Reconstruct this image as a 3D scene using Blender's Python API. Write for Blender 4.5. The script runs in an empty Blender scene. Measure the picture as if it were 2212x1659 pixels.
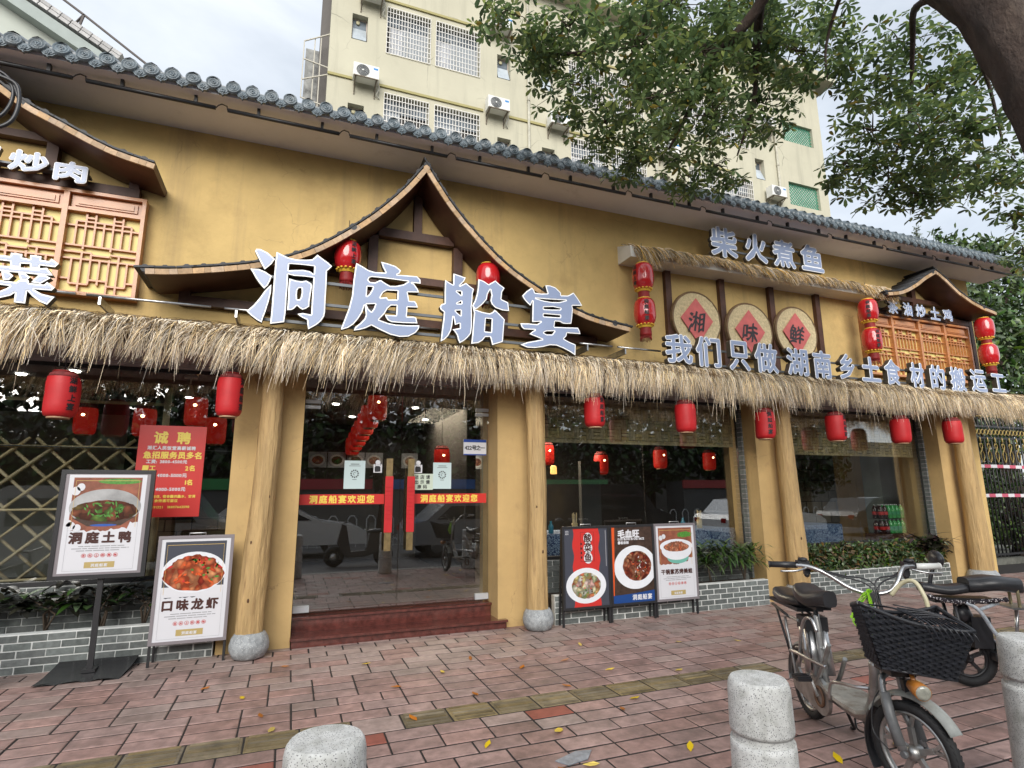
import bpy,math,random
import numpy as np
from mathutils import Vector,Matrix
from mathutils.geometry import delaunay_2d_cdt
SC=bpy.context.scene;COL=SC.collection
PI=math.pi;R=math.radians
random.seed(7)
# ---------------------------------------------------------------- camera, sky, sun, exposure
cam=bpy.data.cameras.new('camera');cam.sensor_width=36;cam.lens=19.878;cam.clip_end=600;cam.clip_start=.02
co=bpy.data.objects.new('camera',cam);COL.objects.link(co);SC.camera=co
_y,_p,_r=R(21.117),R(10.951),R(-.377)
_f=Vector((math.sin(_y)*math.cos(_p),math.cos(_y)*math.cos(_p),math.sin(_p)))
_rt=Vector((math.cos(_y),-math.sin(_y),0));_up=_rt.cross(_f)
_r2=_rt*math.cos(_r)+_up*math.sin(_r);_u2=_up*math.cos(_r)-_rt*math.sin(_r)
CAM=Vector((0,0,1.55))
co.matrix_world=Matrix(((_r2.x,_u2.x,-_f.x,CAM.x),(_r2.y,_u2.y,-_f.y,CAM.y),(_r2.z,_u2.z,-_f.z,CAM.z),(0,0,0,1)))
def inview(x,y,z,mx=30):
    q=Vector((x,y,z))-CAM;d=q.dot(_f)
    if d<.2:return False
    a=1106+1221.4*q.dot(_r2)/d;b=829.5-1221.4*q.dot(_u2)/d
    return -mx<a<2212+mx and -mx<b<1659+mx
SUN_EL,SUN_AZ=R(27),R(205)
w=bpy.data.worlds.new('World');SC.world=w;w.use_nodes=True
nt=w.node_tree;nt.nodes.clear()
def N(t,nt_,**k):
    n=nt_.nodes.new(t)
    for a,b in k.items():
        if a in n.bl_rna.properties.keys():setattr(n,a,b)
    return n
o=N('ShaderNodeOutputWorld',nt);bg=N('ShaderNodeBackground',nt);sky=N('ShaderNodeTexSky',nt)
sky.sky_type='NISHITA';sky.sun_disc=False;sky.sun_elevation=SUN_EL;sky.sun_rotation=SUN_AZ
sc=N('ShaderNodeVectorMath',nt);sc.operation='SCALE';sc.inputs[3].default_value=.10
tc=N('ShaderNodeTexCoord',nt);mp=N('ShaderNodeMapping',nt);mp.inputs['Scale'].default_value=(1,1,2.2)
n1=N('ShaderNodeTexNoise',nt);n1.inputs['Scale'].default_value=1.9;n1.inputs['Detail'].default_value=7;n1.inputs['Roughness'].default_value=.55
n1.inputs['Distortion'].default_value=.3
cr=N('ShaderNodeValToRGB',nt);cr.color_ramp.elements[0].position=.3;cr.color_ramp.elements[0].color=(.235,.262,.30,1)
cr.color_ramp.elements[1].position=.68;cr.color_ramp.elements[1].color=(.47,.49,.51,1)
mx=N('ShaderNodeMix',nt);mx.data_type='RGBA';mx.inputs[0].default_value=.88
L=nt.links.new
L(tc.outputs['Generated'],mp.inputs[0]);L(mp.outputs[0],n1.inputs['Vector']);L(n1.outputs[0],cr.inputs[0])
L(sky.outputs[0],sc.inputs[0]);L(sc.outputs[0],mx.inputs[6]);L(cr.outputs[0],mx.inputs[7]);L(mx.outputs[2],bg.inputs[0]);L(bg.outputs[0],o.inputs[0])
bg.inputs[1].default_value=1.0
sd=bpy.data.lights.new('sun','SUN');sd.energy=1.5;sd.angle=R(42);sd.color=(1,.96,.9)
so=bpy.data.objects.new('sun',sd);COL.objects.link(so)
_sv=Vector((-.35*math.cos(SUN_EL),-.94*math.cos(SUN_EL),math.sin(SUN_EL)))
so.rotation_euler=_sv.to_track_quat('Z','Y').to_euler();so.location=(0,-5,30)
SC.view_settings.view_transform='Standard';SC.view_settings.look='None';SC.view_settings.gamma=1
SC.view_settings.exposure=1.35;SC.view_settings.use_curve_mapping=False
SC.cycles.max_bounces=6;SC.cycles.diffuse_bounces=4;SC.cycles.glossy_bounces=3;SC.cycles.transparent_max_bounces=12
SC.cycles.sample_clamp_indirect=4;SC.cycles.caustics_reflective=False;SC.cycles.caustics_refractive=False
try:SC.cycles.use_denoising=True
except Exception:pass
# ---------------------------------------------------------------- materials
def S(r,g,b):
    f=lambda c:(c/12.92 if c<=.04045 else ((c+.055)/1.055)**2.4)
    return (f(r/255),f(g/255),f(b/255))
_mats={}
def M(name,col,rough=.6,metal=0.,noise=None,bump=None,rand=0.,stretch=None,col2=None,spec=.5,coat=0.,emit=0.,dirt=None,trans=0.,speck=None,streak=None,crack=None,world=False):
    if name in _mats:return _mats[name]
    m=bpy.data.materials.new(name);_mats[name]=m;m.use_nodes=True;t=m.node_tree;t.nodes.clear();K=t.links.new
    out=N('ShaderNodeOutputMaterial',t);b=N('ShaderNodeBsdfPrincipled',t);K(b.outputs[0],out.inputs[0])
    b.inputs['Roughness'].default_value=rough;b.inputs['Metallic'].default_value=metal
    b.inputs['Specular IOR Level'].default_value=spec;b.inputs['Coat Weight'].default_value=coat;b.inputs['Coat Roughness'].default_value=.12
    if trans:b.inputs['Transmission Weight'].default_value=trans
    if emit:
        b.inputs['Emission Color'].default_value=(*col,1);b.inputs['Emission Strength'].default_value=emit
    tc=N('ShaderNodeTexCoord',t);mp=N('ShaderNodeMapping',t);K(N('ShaderNodeNewGeometry',t).outputs['Position'] if world else tc.outputs['Object'],mp.inputs[0])
    if stretch:mp.inputs['Scale'].default_value=stretch
    cur=None
    def nz(scale,detail=5,rgh=.6):
        n=N('ShaderNodeTexNoise',t);n.inputs['Scale'].default_value=scale;n.inputs['Detail'].default_value=detail;n.inputs['Roughness'].default_value=rgh
        K(mp.outputs[0],n.inputs['Vector']);return n
    def mix(fac,a,bb,mode='MIX'):
        n=N('ShaderNodeMix',t);n.data_type='RGBA';n.blend_type=mode
        for s,v in ((0,fac),(6,a),(7,bb)):
            if isinstance(v,(int,float)):n.inputs[s].default_value=v
            elif isinstance(v,tuple):n.inputs[s].default_value=(*v,1) if len(v)==3 else v
            else:K(v,n.inputs[s])
        return n.outputs[2]
    cur=tuple(col)
    if noise:
        n=nz(noise[0]);r=N('ShaderNodeMapRange',t);r.inputs[1].default_value=.32;r.inputs[2].default_value=.68;K(n.outputs[0],r.inputs[0])
        c2=col2 if col2 else tuple(c*(1-noise[1]) for c in col)
        c1=col if col2 else tuple(min(1,c*(1+noise[1]*.6)) for c in col)
        cur=mix(r.outputs[0],tuple(c2),tuple(c1))
    if speck:
        v=N('ShaderNodeTexVoronoi',t);v.inputs['Scale'].default_value=speck[0];K(mp.outputs[0],v.inputs['Vector'])
        r=N('ShaderNodeMapRange',t);r.inputs[1].default_value=speck[2];r.inputs[2].default_value=speck[2]+.08;r.inputs[3].default_value=1;r.inputs[4].default_value=0
        K(v.outputs['Distance'],r.inputs[0]);cur=mix(r.outputs[0],cur,speck[1])
    if streak:
        m2=N('ShaderNodeMapping',t);m2.inputs['Scale'].default_value=(streak[0],streak[0],streak[0]*.07);K(tc.outputs['Object'],m2.inputs[0])
        n=N('ShaderNodeTexNoise',t);n.inputs['Scale'].default_value=1.;n.inputs['Detail'].default_value=7;n.inputs['Roughness'].default_value=.65;K(m2.outputs[0],n.inputs['Vector'])
        r=N('ShaderNodeMapRange',t);r.inputs[1].default_value=.52;r.inputs[2].default_value=.74;r.inputs[4].default_value=streak[2];K(n.outputs[0],r.inputs[0]);cur=mix(r.outputs[0],cur,streak[1])
    if crack:
        n=nz(crack[0]*.8,4);va=N('ShaderNodeVectorMath',t);va.operation='SCALE';va.inputs[3].default_value=.35;K(n.outputs['Color'],va.inputs[0])
        vb=N('ShaderNodeVectorMath',t);vb.operation='ADD';K(mp.outputs[0],vb.inputs[0]);K(va.outputs[0],vb.inputs[1])
        v=N('ShaderNodeTexVoronoi',t);v.feature='DISTANCE_TO_EDGE';v.inputs['Scale'].default_value=crack[0];K(vb.outputs[0],v.inputs['Vector'])
        r=N('ShaderNodeMapRange',t);r.inputs[1].default_value=.0;r.inputs[2].default_value=crack[3];r.inputs[3].default_value=1;r.inputs[4].default_value=0;K(v.outputs['Distance'],r.inputs[0])
        n2=nz(crack[0]*.6,3);r2=N('ShaderNodeMapRange',t);r2.inputs[1].default_value=.54;r2.inputs[2].default_value=.62;r2.inputs[4].default_value=crack[2];K(n2.outputs[0],r2.inputs[0])
        mm=N('ShaderNodeMath',t);mm.operation='MULTIPLY';K(r.outputs[0],mm.inputs[0]);K(r2.outputs[0],mm.inputs[1]);cur=mix(mm.outputs[0],cur,crack[1])
    if dirt:
        n=nz(dirt[0],6,.7);r=N('ShaderNodeMapRange',t);r.inputs[1].default_value=dirt[3] if len(dirt)>3 else .52;r.inputs[2].default_value=(dirt[3] if len(dirt)>3 else .52)+.2;K(n.outputs[0],r.inputs[0])
        mm=N('ShaderNodeMath',t);mm.operation='MULTIPLY';mm.inputs[1].default_value=dirt[2];K(r.outputs[0],mm.inputs[0])
        cur=mix(mm.outputs[0],cur,dirt[1])
    if rand:
        oi=N('ShaderNodeObjectInfo',t);ge=N('ShaderNodeNewGeometry',t);a=N('ShaderNodeMath',t);a.operation='ADD'
        K(oi.outputs['Random'],a.inputs[0]);K(ge.outputs['Random Per Island'],a.inputs[1])
        fr=N('ShaderNodeMath',t);fr.operation='FRACT';K(a.outputs[0],fr.inputs[0])
        r=N('ShaderNodeMapRange',t);r.inputs[3].default_value=1-rand;r.inputs[4].default_value=1+rand;K(fr.outputs[0],r.inputs[0])
        hs=N('ShaderNodeHueSaturation',t);K(r.outputs[0],hs.inputs['Value'])
        r2=N('ShaderNodeMapRange',t);r2.inputs[3].default_value=1+rand*.8;r2.inputs[4].default_value=1-rand*.8
        f2=N('ShaderNodeMath',t);f2.operation='MULTIPLY';f2.inputs[1].default_value=7.13;K(fr.outputs[0],f2.inputs[0])
        f3=N('ShaderNodeMath',t);f3.operation='FRACT';K(f2.outputs[0],f3.inputs[0]);K(f3.outputs[0],r2.inputs[0]);K(r2.outputs[0],hs.inputs['Saturation'])
        if isinstance(cur,tuple):hs.inputs['Color'].default_value=(*cur,1)
        else:K(cur,hs.inputs['Color'])
        cur=hs.outputs[0]
    if isinstance(cur,tuple):b.inputs['Base Color'].default_value=(*cur,1)
    else:K(cur,b.inputs['Base Color'])
    if bump:
        n=nz(bump[0],6,.65);bb=N('ShaderNodeBump',t);bb.inputs['Strength'].default_value=bump[1];bb.inputs['Distance'].default_value=bump[2] if len(bump)>2 else .01
        K(n.outputs[0],bb.inputs['Height']);K(bb.outputs[0],b.inputs['Normal'])
    return m
def GLASS(name,tint,refl=1.):
    m=bpy.data.materials.new(name);m.use_nodes=True;t=m.node_tree;t.nodes.clear();K=t.links.new
    out=N('ShaderNodeOutputMaterial',t);tr=N('ShaderNodeBsdfTransparent',t);g=N('ShaderNodeBsdfGlossy',t);g.inputs['Roughness'].default_value=.0
    tr.inputs[0].default_value=(*tint,1);lw=N('ShaderNodeLayerWeight',t);lw.inputs[0].default_value=.5
    p=N('ShaderNodeMath',t);p.operation='POWER';p.inputs[1].default_value=4.;K(lw.outputs['Facing'],p.inputs[0])
    r=N('ShaderNodeMapRange',t);r.inputs[3].default_value=.19*refl;r.inputs[4].default_value=.9;K(p.outputs[0],r.inputs[0])
    mx=N('ShaderNodeMixShader',t);K(r.outputs[0],mx.inputs[0]);K(tr.outputs[0],mx.inputs[1]);K(g.outputs[0],mx.inputs[2]);K(mx.outputs[0],out.inputs[0])
    return m
ochre=M('ochre_plaster',(.63,.445,.18),.85,noise=(1.1,.17),bump=(14,.55,.012),dirt=(1.7,(.34,.22,.09),.4,.54),streak=(3.2,(.33,.23,.12),.62),crack=(2.6,(.22,.14,.07),.4,.010))
ochre_p=M('ochre_pillar',(.54,.37,.16),.8,noise=(2.,.12),bump=(16,.35,.006),dirt=(5,(.25,.16,.08),.35,.57),streak=(5,(.30,.20,.10),.35),crack=(3,(.2,.12,.06),.5,.008))
soffit=M('soffit_paint',(.82,.81,.86),.8,noise=(1.2,.06),dirt=(3,(.3,.28,.28),.3,.58))
beamgrey=M('grey_beam_paint',(.36,.33,.34),.7,noise=(3,.1))
white=M('white_paint',(.75,.74,.7),.5,noise=(4,.05))
darkwood=M('dark_stained_timber',(.085,.036,.022),.55,noise=(6,.4),stretch=(1,1,1),bump=(30,.3,.003))
boardwood=M('brown_barge_board',(.085,.034,.021),.5,noise=(4,.35),bump=(20,.2,.003))
boardpale=M('pale_cut_timber',(.46,.31,.18),.6,noise=(28,.25),rand=.2,bump=(40,.3,.002))
orangewood=M('varnished_orange_wood',(.52,.22,.085),.35,noise=(5,.22),stretch=(1,1,3),bump=(60,.1,.002),coat=.3)
panelyellow=M('yellow_backing_panel',(.74,.62,.22),.5,noise=(3,.05))
tile_g=M('glazed_grey_roof_tile',(.125,.155,.175),.38,noise=(22,.35),rand=.2,bump=(40,.4,.004),coat=.25,dirt=(30,(.25,.32,.34),.4,.6))
tile_d=M('dark_curved_tile',(.035,.036,.04),.6,rand=.3,bump=(40,.3,.003))
strawm=M('dry_straw',(.90,.75,.55),.7,rand=.62,noise=(3,.25))
strawd=M('weathered_brown_straw',(.30,.21,.12),.85,rand=.5,noise=(5,.3))
strawbase=M('straw_underlayer',(.14,.10,.06),.9,noise=(30,.5),bump=(60,.8,.02))
blackm=M('black_metal',(.022,.022,.024),.42,metal=.0,spec=.5)
greym=M('grey_painted_steel',(.13,.14,.15),.5,metal=.3)
chrome=M('polished_steel',(.55,.55,.55),.30,metal=.95,noise=(9,.3),dirt=(22,(.16,.11,.075),.6,.56))
brushed=M('worn_aluminium',(.42,.42,.41),.4,metal=.85,noise=(12,.3),dirt=(14,(.2,.14,.09),.5,.55),bump=(50,.2,.002))
letterface=M('acrylic_letter_face',(.27,.33,.49),.28,spec=.6,noise=(2.5,.05))
letteredge=M('white_letter_trim',(.95,.96,.97),.35)
letterside=M('bronze_letter_return',(.09,.08,.065),.4,metal=.3)
lred=M('red_lantern_fabric',(.50,.012,.016),.55,noise=(6,.12),bump=(60,.15,.003))
lredg=M('glossy_red_lantern_skin',(.52,.016,.02),.16,noise=(5,.12),coat=.8)
lredd=M('dark_red_lantern_collar',(.26,.012,.012),.6,noise=(9,.3))
gold=M('yellow_gold_trim',(.80,.50,.06),.4,metal=.2)
ink=M('black_ink',(.012,.011,.014),.6)
granite=M('white_granite',(.60,.60,.58),.62,speck=(150,(.10,.10,.11),.22),noise=(26,.16),bump=(40,.6,.005),dirt=(5,(.22,.22,.18),.65,.50),streak=(9,(.24,.24,.20),.6))
granite_d=M('grey_carved_granite',(.33,.35,.36),.6,speck=(70,(.6,.62,.62),.18),noise=(22,.3),bump=(26,.8,.012))
gbrick=M('grey_wall_brick',(.135,.15,.145),.75,rand=.3,noise=(22,.3),bump=(50,.4,.004),dirt=(12,(.3,.31,.28),.4,.58),world=True)
mortar=M('pale_mortar',(.70,.72,.70),.9,noise=(20,.15),dirt=(5,(.25,.26,.22),.5,.5),world=True)
paver=M('pink_paving_brick',(.36,.232,.205),.5,rand=.13,noise=(11,.36),bump=(45,.5,.004),dirt=(1.6,(.12,.085,.072),.75,.47),speck=(160,(.30,.24,.22),.12),world=True)
paver_r=M('red_paving_brick',(.34,.12,.09),.6,rand=.15,noise=(12,.2),bump=(45,.4,.003),world=True)
paver_g=M('grey_pink_paving_brick',(.37,.275,.245),.5,rand=.10,noise=(16,.22),bump=(45,.5,.004),dirt=(1.6,(.14,.105,.09),.7,.47),world=True)
tactile=M('olive_tactile_tile',(.21,.168,.10),.55,rand=.33,noise=(9,.3),bump=(35,.4,.004),dirt=(7,(.06,.05,.03),.6,.5),world=True)
joint=M('dark_joint_sand',(.022,.018,.016),.9,noise=(30,.4))
asphalt=M('asphalt',(.10,.10,.105),.8,noise=(40,.3),bump=(90,.4,.004))
kerbm=M('kerb_stone',(.33,.32,.30),.8,noise=(10,.2))
redstone=M('polished_red_granite',(.115,.035,.028),.16,noise=(14,.45),speck=(60,(.2,.05,.04),.12),coat=.5,dirt=(4,(.14,.075,.06),.35,.55))
soil=M('planter_soil',(.06,.043,.03),.95,noise=(30,.5),bump=(40,1,.02))
logm=M('stripped_timber_log',(.52,.35,.155),.55,noise=(3.5,.25),stretch=(4,4,.4),bump=(7,1.,.03),dirt=(5,(.17,.09,.04),.7,.56),streak=(24,(.24,.13,.05),.55))
posterw=M('poster_white',(.66,.665,.70),.32)
greyframe=M('grey_anodised_frame',(.26,.235,.25),.4,metal=.3)
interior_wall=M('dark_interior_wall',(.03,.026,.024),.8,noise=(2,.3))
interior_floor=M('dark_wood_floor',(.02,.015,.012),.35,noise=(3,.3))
stone_clad=M('interior_stone_cladding',(.19,.15,.10),.8,noise=(6,.3),rand=.25,bump=(18,.6,.01))
rattan=M('woven_bamboo_blind',(.66,.53,.29),.7,noise=(14,.35),rand=.22,bump=(60,.4,.003))
rattan_d=M('dark_gap_behind_weave',(.03,.02,.012),.9)
bamboo=M('bamboo_cane',(.62,.50,.30),.5,noise=(7,.25),rand=.2)
redprint=M('red_print',(.56,.035,.03),.35,noise=(5,.05))
yellowprint=M('yellow_print',(.80,.62,.10),.4)
glass=GLASS('window_glass',(.90,.92,.91))
glassin=GLASS('thin_glass',(.9,.93,.92))
leafm=M('green_leaf',(.045,.085,.028),.42,rand=.45,noise=(1.4,.35),spec=.5)
leafl=M('pale_green_leaf',(.09,.14,.04),.4,rand=.4,spec=.5)  # paler green tone, dealt out at random among the leaves
leafd=M('dark_bronze_leaf',(.030,.030,.022),.3,rand=.5,spec=.5)
leafy=M('yellow_fallen_leaf',(.62,.45,.07),.55,rand=.25)
leafo=M('orange_fallen_leaf',(.42,.15,.03),.6,rand=.3)
bark=M('rough_brown_bark',(.050,.032,.024),.9,noise=(9,.45),stretch=(1,1,.5),bump=(14,1,.04),dirt=(5,(.17,.13,.10),.5,.55))
twigm=M('thin_twig_bark',(.075,.055,.038),.9)
creamw=M('cream_building_render',(.50,.475,.365),.85,noise=(.5,.08),bump=(8,.3,.01),dirt=(.9,(.38,.36,.27),.4,.55),streak=(2.2,(.27,.26,.20),.5),crack=(.8,(.16,.15,.12),.8,.010))
olivet=M('olive_ledge_paint',(.36,.32,.14),.8,noise=(2,.1))
whitegrille=M('white_window_grille',(.74,.72,.68),.5)
pane=M('grey_window_pane',(.16,.19,.22),.12,noise=(1.2,.5),spec=.7)
curtain=M('pale_curtain',(.52,.54,.58),.8,noise=(9,.25),stretch=(3,3,.3))
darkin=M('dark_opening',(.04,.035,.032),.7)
acw=M('white_ac_casing',(.70,.70,.67),.45,noise=(3,.06))
acf=M('dark_fan_grille',(.06,.065,.07),.6)
bluep=M('blue_print',(.03,.22,.55),.45)
rust=M('rusty_bracket',(.19,.16,.12),.8,noise=(12,.4))
greenbar=M('green_painted_lattice',(.11,.36,.24),.6)
rubber=M('tyre_rubber',(.017,.017,.018),.75,noise=(20,.3),bump=(60,.3,.003))
blackpl=M('black_plastic',(.022,.022,.025),.38,noise=(10,.25))
vinyl=M('black_vinyl_seat',(.028,.028,.031),.33,noise=(6,.3),bump=(90,.15,.002),dirt=(6,(.10,.09,.08),.35,.6))
dirtywhite=M('dirty_white_footboard',(.45,.42,.36),.5,noise=(7,.35),dirt=(9,(.16,.11,.07),.7,.48))
wicker=M('black_woven_plastic',(.020,.021,.026),.36,rand=.25)
neon=M('lime_green_ribbon',(.34,.72,.03),.6,noise=(20,.2))
amber=M('amber_lamp_body',(.42,.16,.03),.3,dirt=(30,(.15,.07,.03),.5,.5))
lens=M('clear_lamp_lens',(.32,.32,.27),.12,noise=(40,.3),spec=.8)
bluecloth=None
def voromat(name,c1,c2,scale,thr=.5):
    m=bpy.data.materials.new(name);m.use_nodes=True;t=m.node_tree;b=t.nodes['Principled BSDF'];K=t.links.new
    tc=N('ShaderNodeTexCoord',t);n=N('ShaderNodeTexNoise',t);n.inputs['Scale'].default_value=scale*.7
    v=N('ShaderNodeTexVoronoi',t);v.feature='DISTANCE_TO_EDGE';v.inputs['Scale'].default_value=scale
    va=N('ShaderNodeVectorMath',t);va.operation='ADD';vs=N('ShaderNodeVectorMath',t);vs.operation='SCALE';vs.inputs[3].default_value=.12
    K(tc.outputs['Object'],n.inputs['Vector']);K(n.outputs['Color'],vs.inputs[0]);K(tc.outputs['Object'],va.inputs[0]);K(vs.outputs[0],va.inputs[1]);K(va.outputs[0],v.inputs['Vector'])
    r=N('ShaderNodeValToRGB',t);r.color_ramp.elements[0].position=.08;r.color_ramp.elements[0].color=(*c1,1);r.color_ramp.elements[1].position=.16;r.color_ramp.elements[1].color=(*c2,1)
    e=r.color_ramp.elements.new(.34);e.color=(*c1,1);K(v.outputs['Distance'],r.inputs[0]);K(r.outputs[0],b.inputs['Base Color']);b.inputs['Roughness'].default_value=.8
    return m
bluecloth=voromat('blue_floral_cloth',(.02,.05,.16),(.42,.55,.72),22)
def foodmat(name,cols,scale,rough=.3):
    m=bpy.data.materials.new(name);m.use_nodes=True;t=m.node_tree;b=t.nodes['Principled BSDF'];K=t.links.new
    tc=N('ShaderNodeTexCoord',t);n=N('ShaderNodeTexNoise',t);n.inputs['Scale'].default_value=scale*.6
    v=N('ShaderNodeTexVoronoi',t);v.inputs['Scale'].default_value=scale
    va=N('ShaderNodeVectorMath',t);va.operation='ADD';vs=N('ShaderNodeVectorMath',t);vs.operation='SCALE';vs.inputs[3].default_value=.14
    K(tc.outputs['Object'],n.inputs['Vector']);K(n.outputs['Color'],vs.inputs[0]);K(tc.outputs['Object'],va.inputs[0]);K(vs.outputs[0],va.inputs[1]);K(va.outputs[0],v.inputs['Vector'])
    sp=N('ShaderNodeSeparateColor',t);K(v.outputs['Color'],sp.inputs[0])
    r=N('ShaderNodeValToRGB',t);r.color_ramp.interpolation='LINEAR'
    els=r.color_ramp.elements
    while len(els)<len(cols):els.new(.5)
    for i,c in enumerate(cols):els[i].position=i/(len(cols)-1);els[i].color=(*c,1)
    K(sp.outputs[0],r.inputs[0])
    mr=N('ShaderNodeMapRange',t);mr.inputs[1].default_value=0;mr.inputs[2].default_value=.6;mr.inputs[3].default_value=1.15;mr.inputs[4].default_value=.35;K(v.outputs['Distance'],mr.inputs[0])
    vm=N('ShaderNodeVectorMath',t);vm.operation='SCALE';K(r.outputs[0],vm.inputs[0]);K(mr.outputs[0],vm.inputs[3]);K(vm.outputs[0],b.inputs['Base Color']);b.inputs['Roughness'].default_value=rough
    return m
# ---------------------------------------------------------------- mesh builder
WL={}
class MB:
    def __init__(s):s.v=[];s.f=[];s.m=[];s.sm=[]
    def add(s,vs,fs,m=0,sm=False):
        k=len(s.v);s.v+=[tuple(p) for p in vs];s.f+=[tuple(i+k for i in f) for f in fs];s.m+=[m]*len(fs);s.sm+=[sm]*len(fs);return s
    def box(s,x0,x1,y0,y1,z0,z1,m=0):
        return s.add([(x0,y0,z0),(x1,y0,z0),(x1,y1,z0),(x0,y1,z0),(x0,y0,z1),(x1,y0,z1),(x1,y1,z1),(x0,y1,z1)],[(0,3,2,1),(4,5,6,7),(0,1,5,4),(1,2,6,5),(2,3,7,6),(3,0,4,7)],m)
    def obox(s,c,ax,h,m=0):
        c=Vector(c);a=[Vector(x)*k for x,k in zip(ax,h)];vs=[]
        for dz in (-1,1):
            for dx,dy in ((-1,-1),(1,-1),(1,1),(-1,1)):vs.append(c+a[0]*dx+a[1]*dy+a[2]*dz)
        return s.add(vs,[(0,3,2,1),(4,5,6,7),(0,1,5,4),(1,2,6,5),(2,3,7,6),(3,0,4,7)],m)
    def bar(s,p,q,w,d,m=0,up=(0,0,1)):
        p=Vector(p);q=Vector(q);a=(q-p);l=a.length;a.normalize();u=Vector(up)
        if abs(a.dot(u))>.95:u=Vector((1,0,0))
        b=a.cross(u).normalized();c=b.cross(a)
        return s.obox((p+q)/2,(a,b,c),(l/2,w/2,d/2),m)
    def tube(s,path,r,n=8,m=0,cap=True,sm=True):
        P=[Vector(p) for p in path];k=len(P);rs=r if isinstance(r,(list,tuple)) else [r]*k
        vs=[];prev=None
        for i,p in enumerate(P):
            t=(P[min(i+1,k-1)]-P[max(i-1,0)]);t.normalize()
            if prev is None:
                u=Vector((0,0,1)) if abs(t.z)<.9 else Vector((1,0,0));prev=t.cross(u).normalized()
            prev=(prev-t*prev.dot(t)).normalized();b=t.cross(prev)
            for j in range(n):
                a=2*PI*j/n;vs.append(p+(prev*math.cos(a)+b*math.sin(a))*rs[i])
        fs=[(i*n+j,i*n+(j+1)%n,(i+1)*n+(j+1)%n,(i+1)*n+j) for i in range(k-1) for j in range(n)]
        s.add(vs,fs,m,sm)
        if cap:
            kk=len(s.v)-len(vs);s.f+=[tuple(kk+j for j in range(n))[::-1],tuple(kk+(k-1)*n+j for j in range(n))];s.m+=[m,m];s.sm+=[False,False]
        return s
    def lathe(s,c,prof,n=20,m=0,ax=None,sm=True,cap=True):
        c=Vector(c)
        if ax is None:X,Y,Z=Vector((1,0,0)),Vector((0,1,0)),Vector((0,0,1))
        else:
            Z=Vector(ax).normalized();X=(Z.cross(Vector((0,0,1))) if abs(Z.z)<.9 else Z.cross(Vector((1,0,0)))).normalized();Y=Z.cross(X)
        vs=[c+(X*math.cos(2*PI*j/n)+Y*math.sin(2*PI*j/n))*r+Z*z for r,z in prof for j in range(n)]
        k=len(prof);fs=[(i*n+j,i*n+(j+1)%n,(i+1)*n+(j+1)%n,(i+1)*n+j) for i in range(k-1) for j in range(n)]
        s.add(vs,fs,m,sm)
        if cap:
            kk=len(s.v)-len(vs);s.f+=[tuple(kk+j for j in range(n))[::-1],tuple(kk+(k-1)*n+j for j in range(n))];s.m+=[m,m];s.sm+=[False,False]
        return s
    def torus(s,c,ax,R0,r,n=32,k=8,m=0,sy=1.):
        c=Vector(c);Z=Vector(ax).normalized();X=(Z.cross(Vector((0,0,1))) if abs(Z.z)<.9 else Z.cross(Vector((1,0,0)))).normalized();Y=Z.cross(X)
        vs=[]
        for i in range(n):
            a=2*PI*i/n;d=X*math.cos(a)+Y*math.sin(a)
            for j in range(k):
                b=2*PI*j/k;vs.append(c+d*(R0+r*math.cos(b))+Z*r*sy*math.sin(b))
        fs=[(i*k+j,i*k+(j+1)%k,((i+1)%n)*k+(j+1)%k,((i+1)%n)*k+j) for i in range(n) for j in range(k)]
        return s.add(vs,fs,m,True)
    def ell(s,c,rx,ry,rz,n=14,k=9,m=0,rot=None):
        c=Vector(c);vs=[]
        for i in range(k+1):
            a=-PI/2+PI*i/k
            for j in range(n):
                b=2*PI*j/n;p=Vector((rx*math.cos(a)*math.cos(b),ry*math.cos(a)*math.sin(b),rz*math.sin(a)))
                if rot:p=rot@p
                vs.append(c+p)
        fs=[(i*n+j,i*n+(j+1)%n,(i+1)*n+(j+1)%n,(i+1)*n+j) for i in range(k) for j in range(n)]
        return s.add(vs,fs,m,True)
    def poly(s,pts,m=0):return s.add(pts,[tuple(range(len(pts)))],m)
    def prism(s,pts2,y0,y1,m=0,m2=None,ax='y'):
        n=len(pts2)
        if ax=='y':f=lambda a,b,t:(a,t,b)
        elif ax=='x':f=lambda a,b,t:(t,a,b)
        else:f=lambda a,b,t:(a,b,t)
        vs=[f(a,b,y0) for a,b in pts2]+[f(a,b,y1) for a,b in pts2]
        s.add(vs,[tuple(range(n)),tuple(range(n,2*n))[::-1]],m)
        return s.add(vs,[(i,(i+1)%n,n+(i+1)%n,n+i) for i in range(n)],m if m2 is None else m2)
    def mesh(s,name,mats,off=(0,0,0)):
        me=bpy.data.meshes.new(name);ox,oy,oz=off
        me.from_pydata([(x-ox,y-oy,z-oz) for x,y,z in s.v],[],s.f)
        for m in mats:me.materials.append(m)
        if s.m and len(mats)>1:me.polygons.foreach_set('material_index',s.m)
        if any(s.sm):me.polygons.foreach_set('use_smooth',s.sm)
        me.update();return me
    def build(s,name,mats,parent=None,label=None,cat=None,group=None,kind=None,off=None):
        if not isinstance(mats,(list,tuple)):mats=[mats]
        if parent is not None:off=WL[parent.name]
        elif off is None:
            a=np.array(s.v);off=((a[:,0].min()+a[:,0].max())/2,(a[:,1].min()+a[:,1].max())/2,a[:,2].min())
        me=s.mesh(name,mats,off);ob=bpy.data.objects.new(name,me);COL.objects.link(ob)
        if parent is not None:ob.parent=parent
        else:ob.location=off
        WL[ob.name]=tuple(off);tag(ob,label,cat,group,kind);return ob
def tag(o,label=None,cat=None,group=None,kind=None):
    if label:o['label']=label
    if cat:o['category']=cat
    if group:o['group']=group
    if kind:o['kind']=kind
    return o
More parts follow.
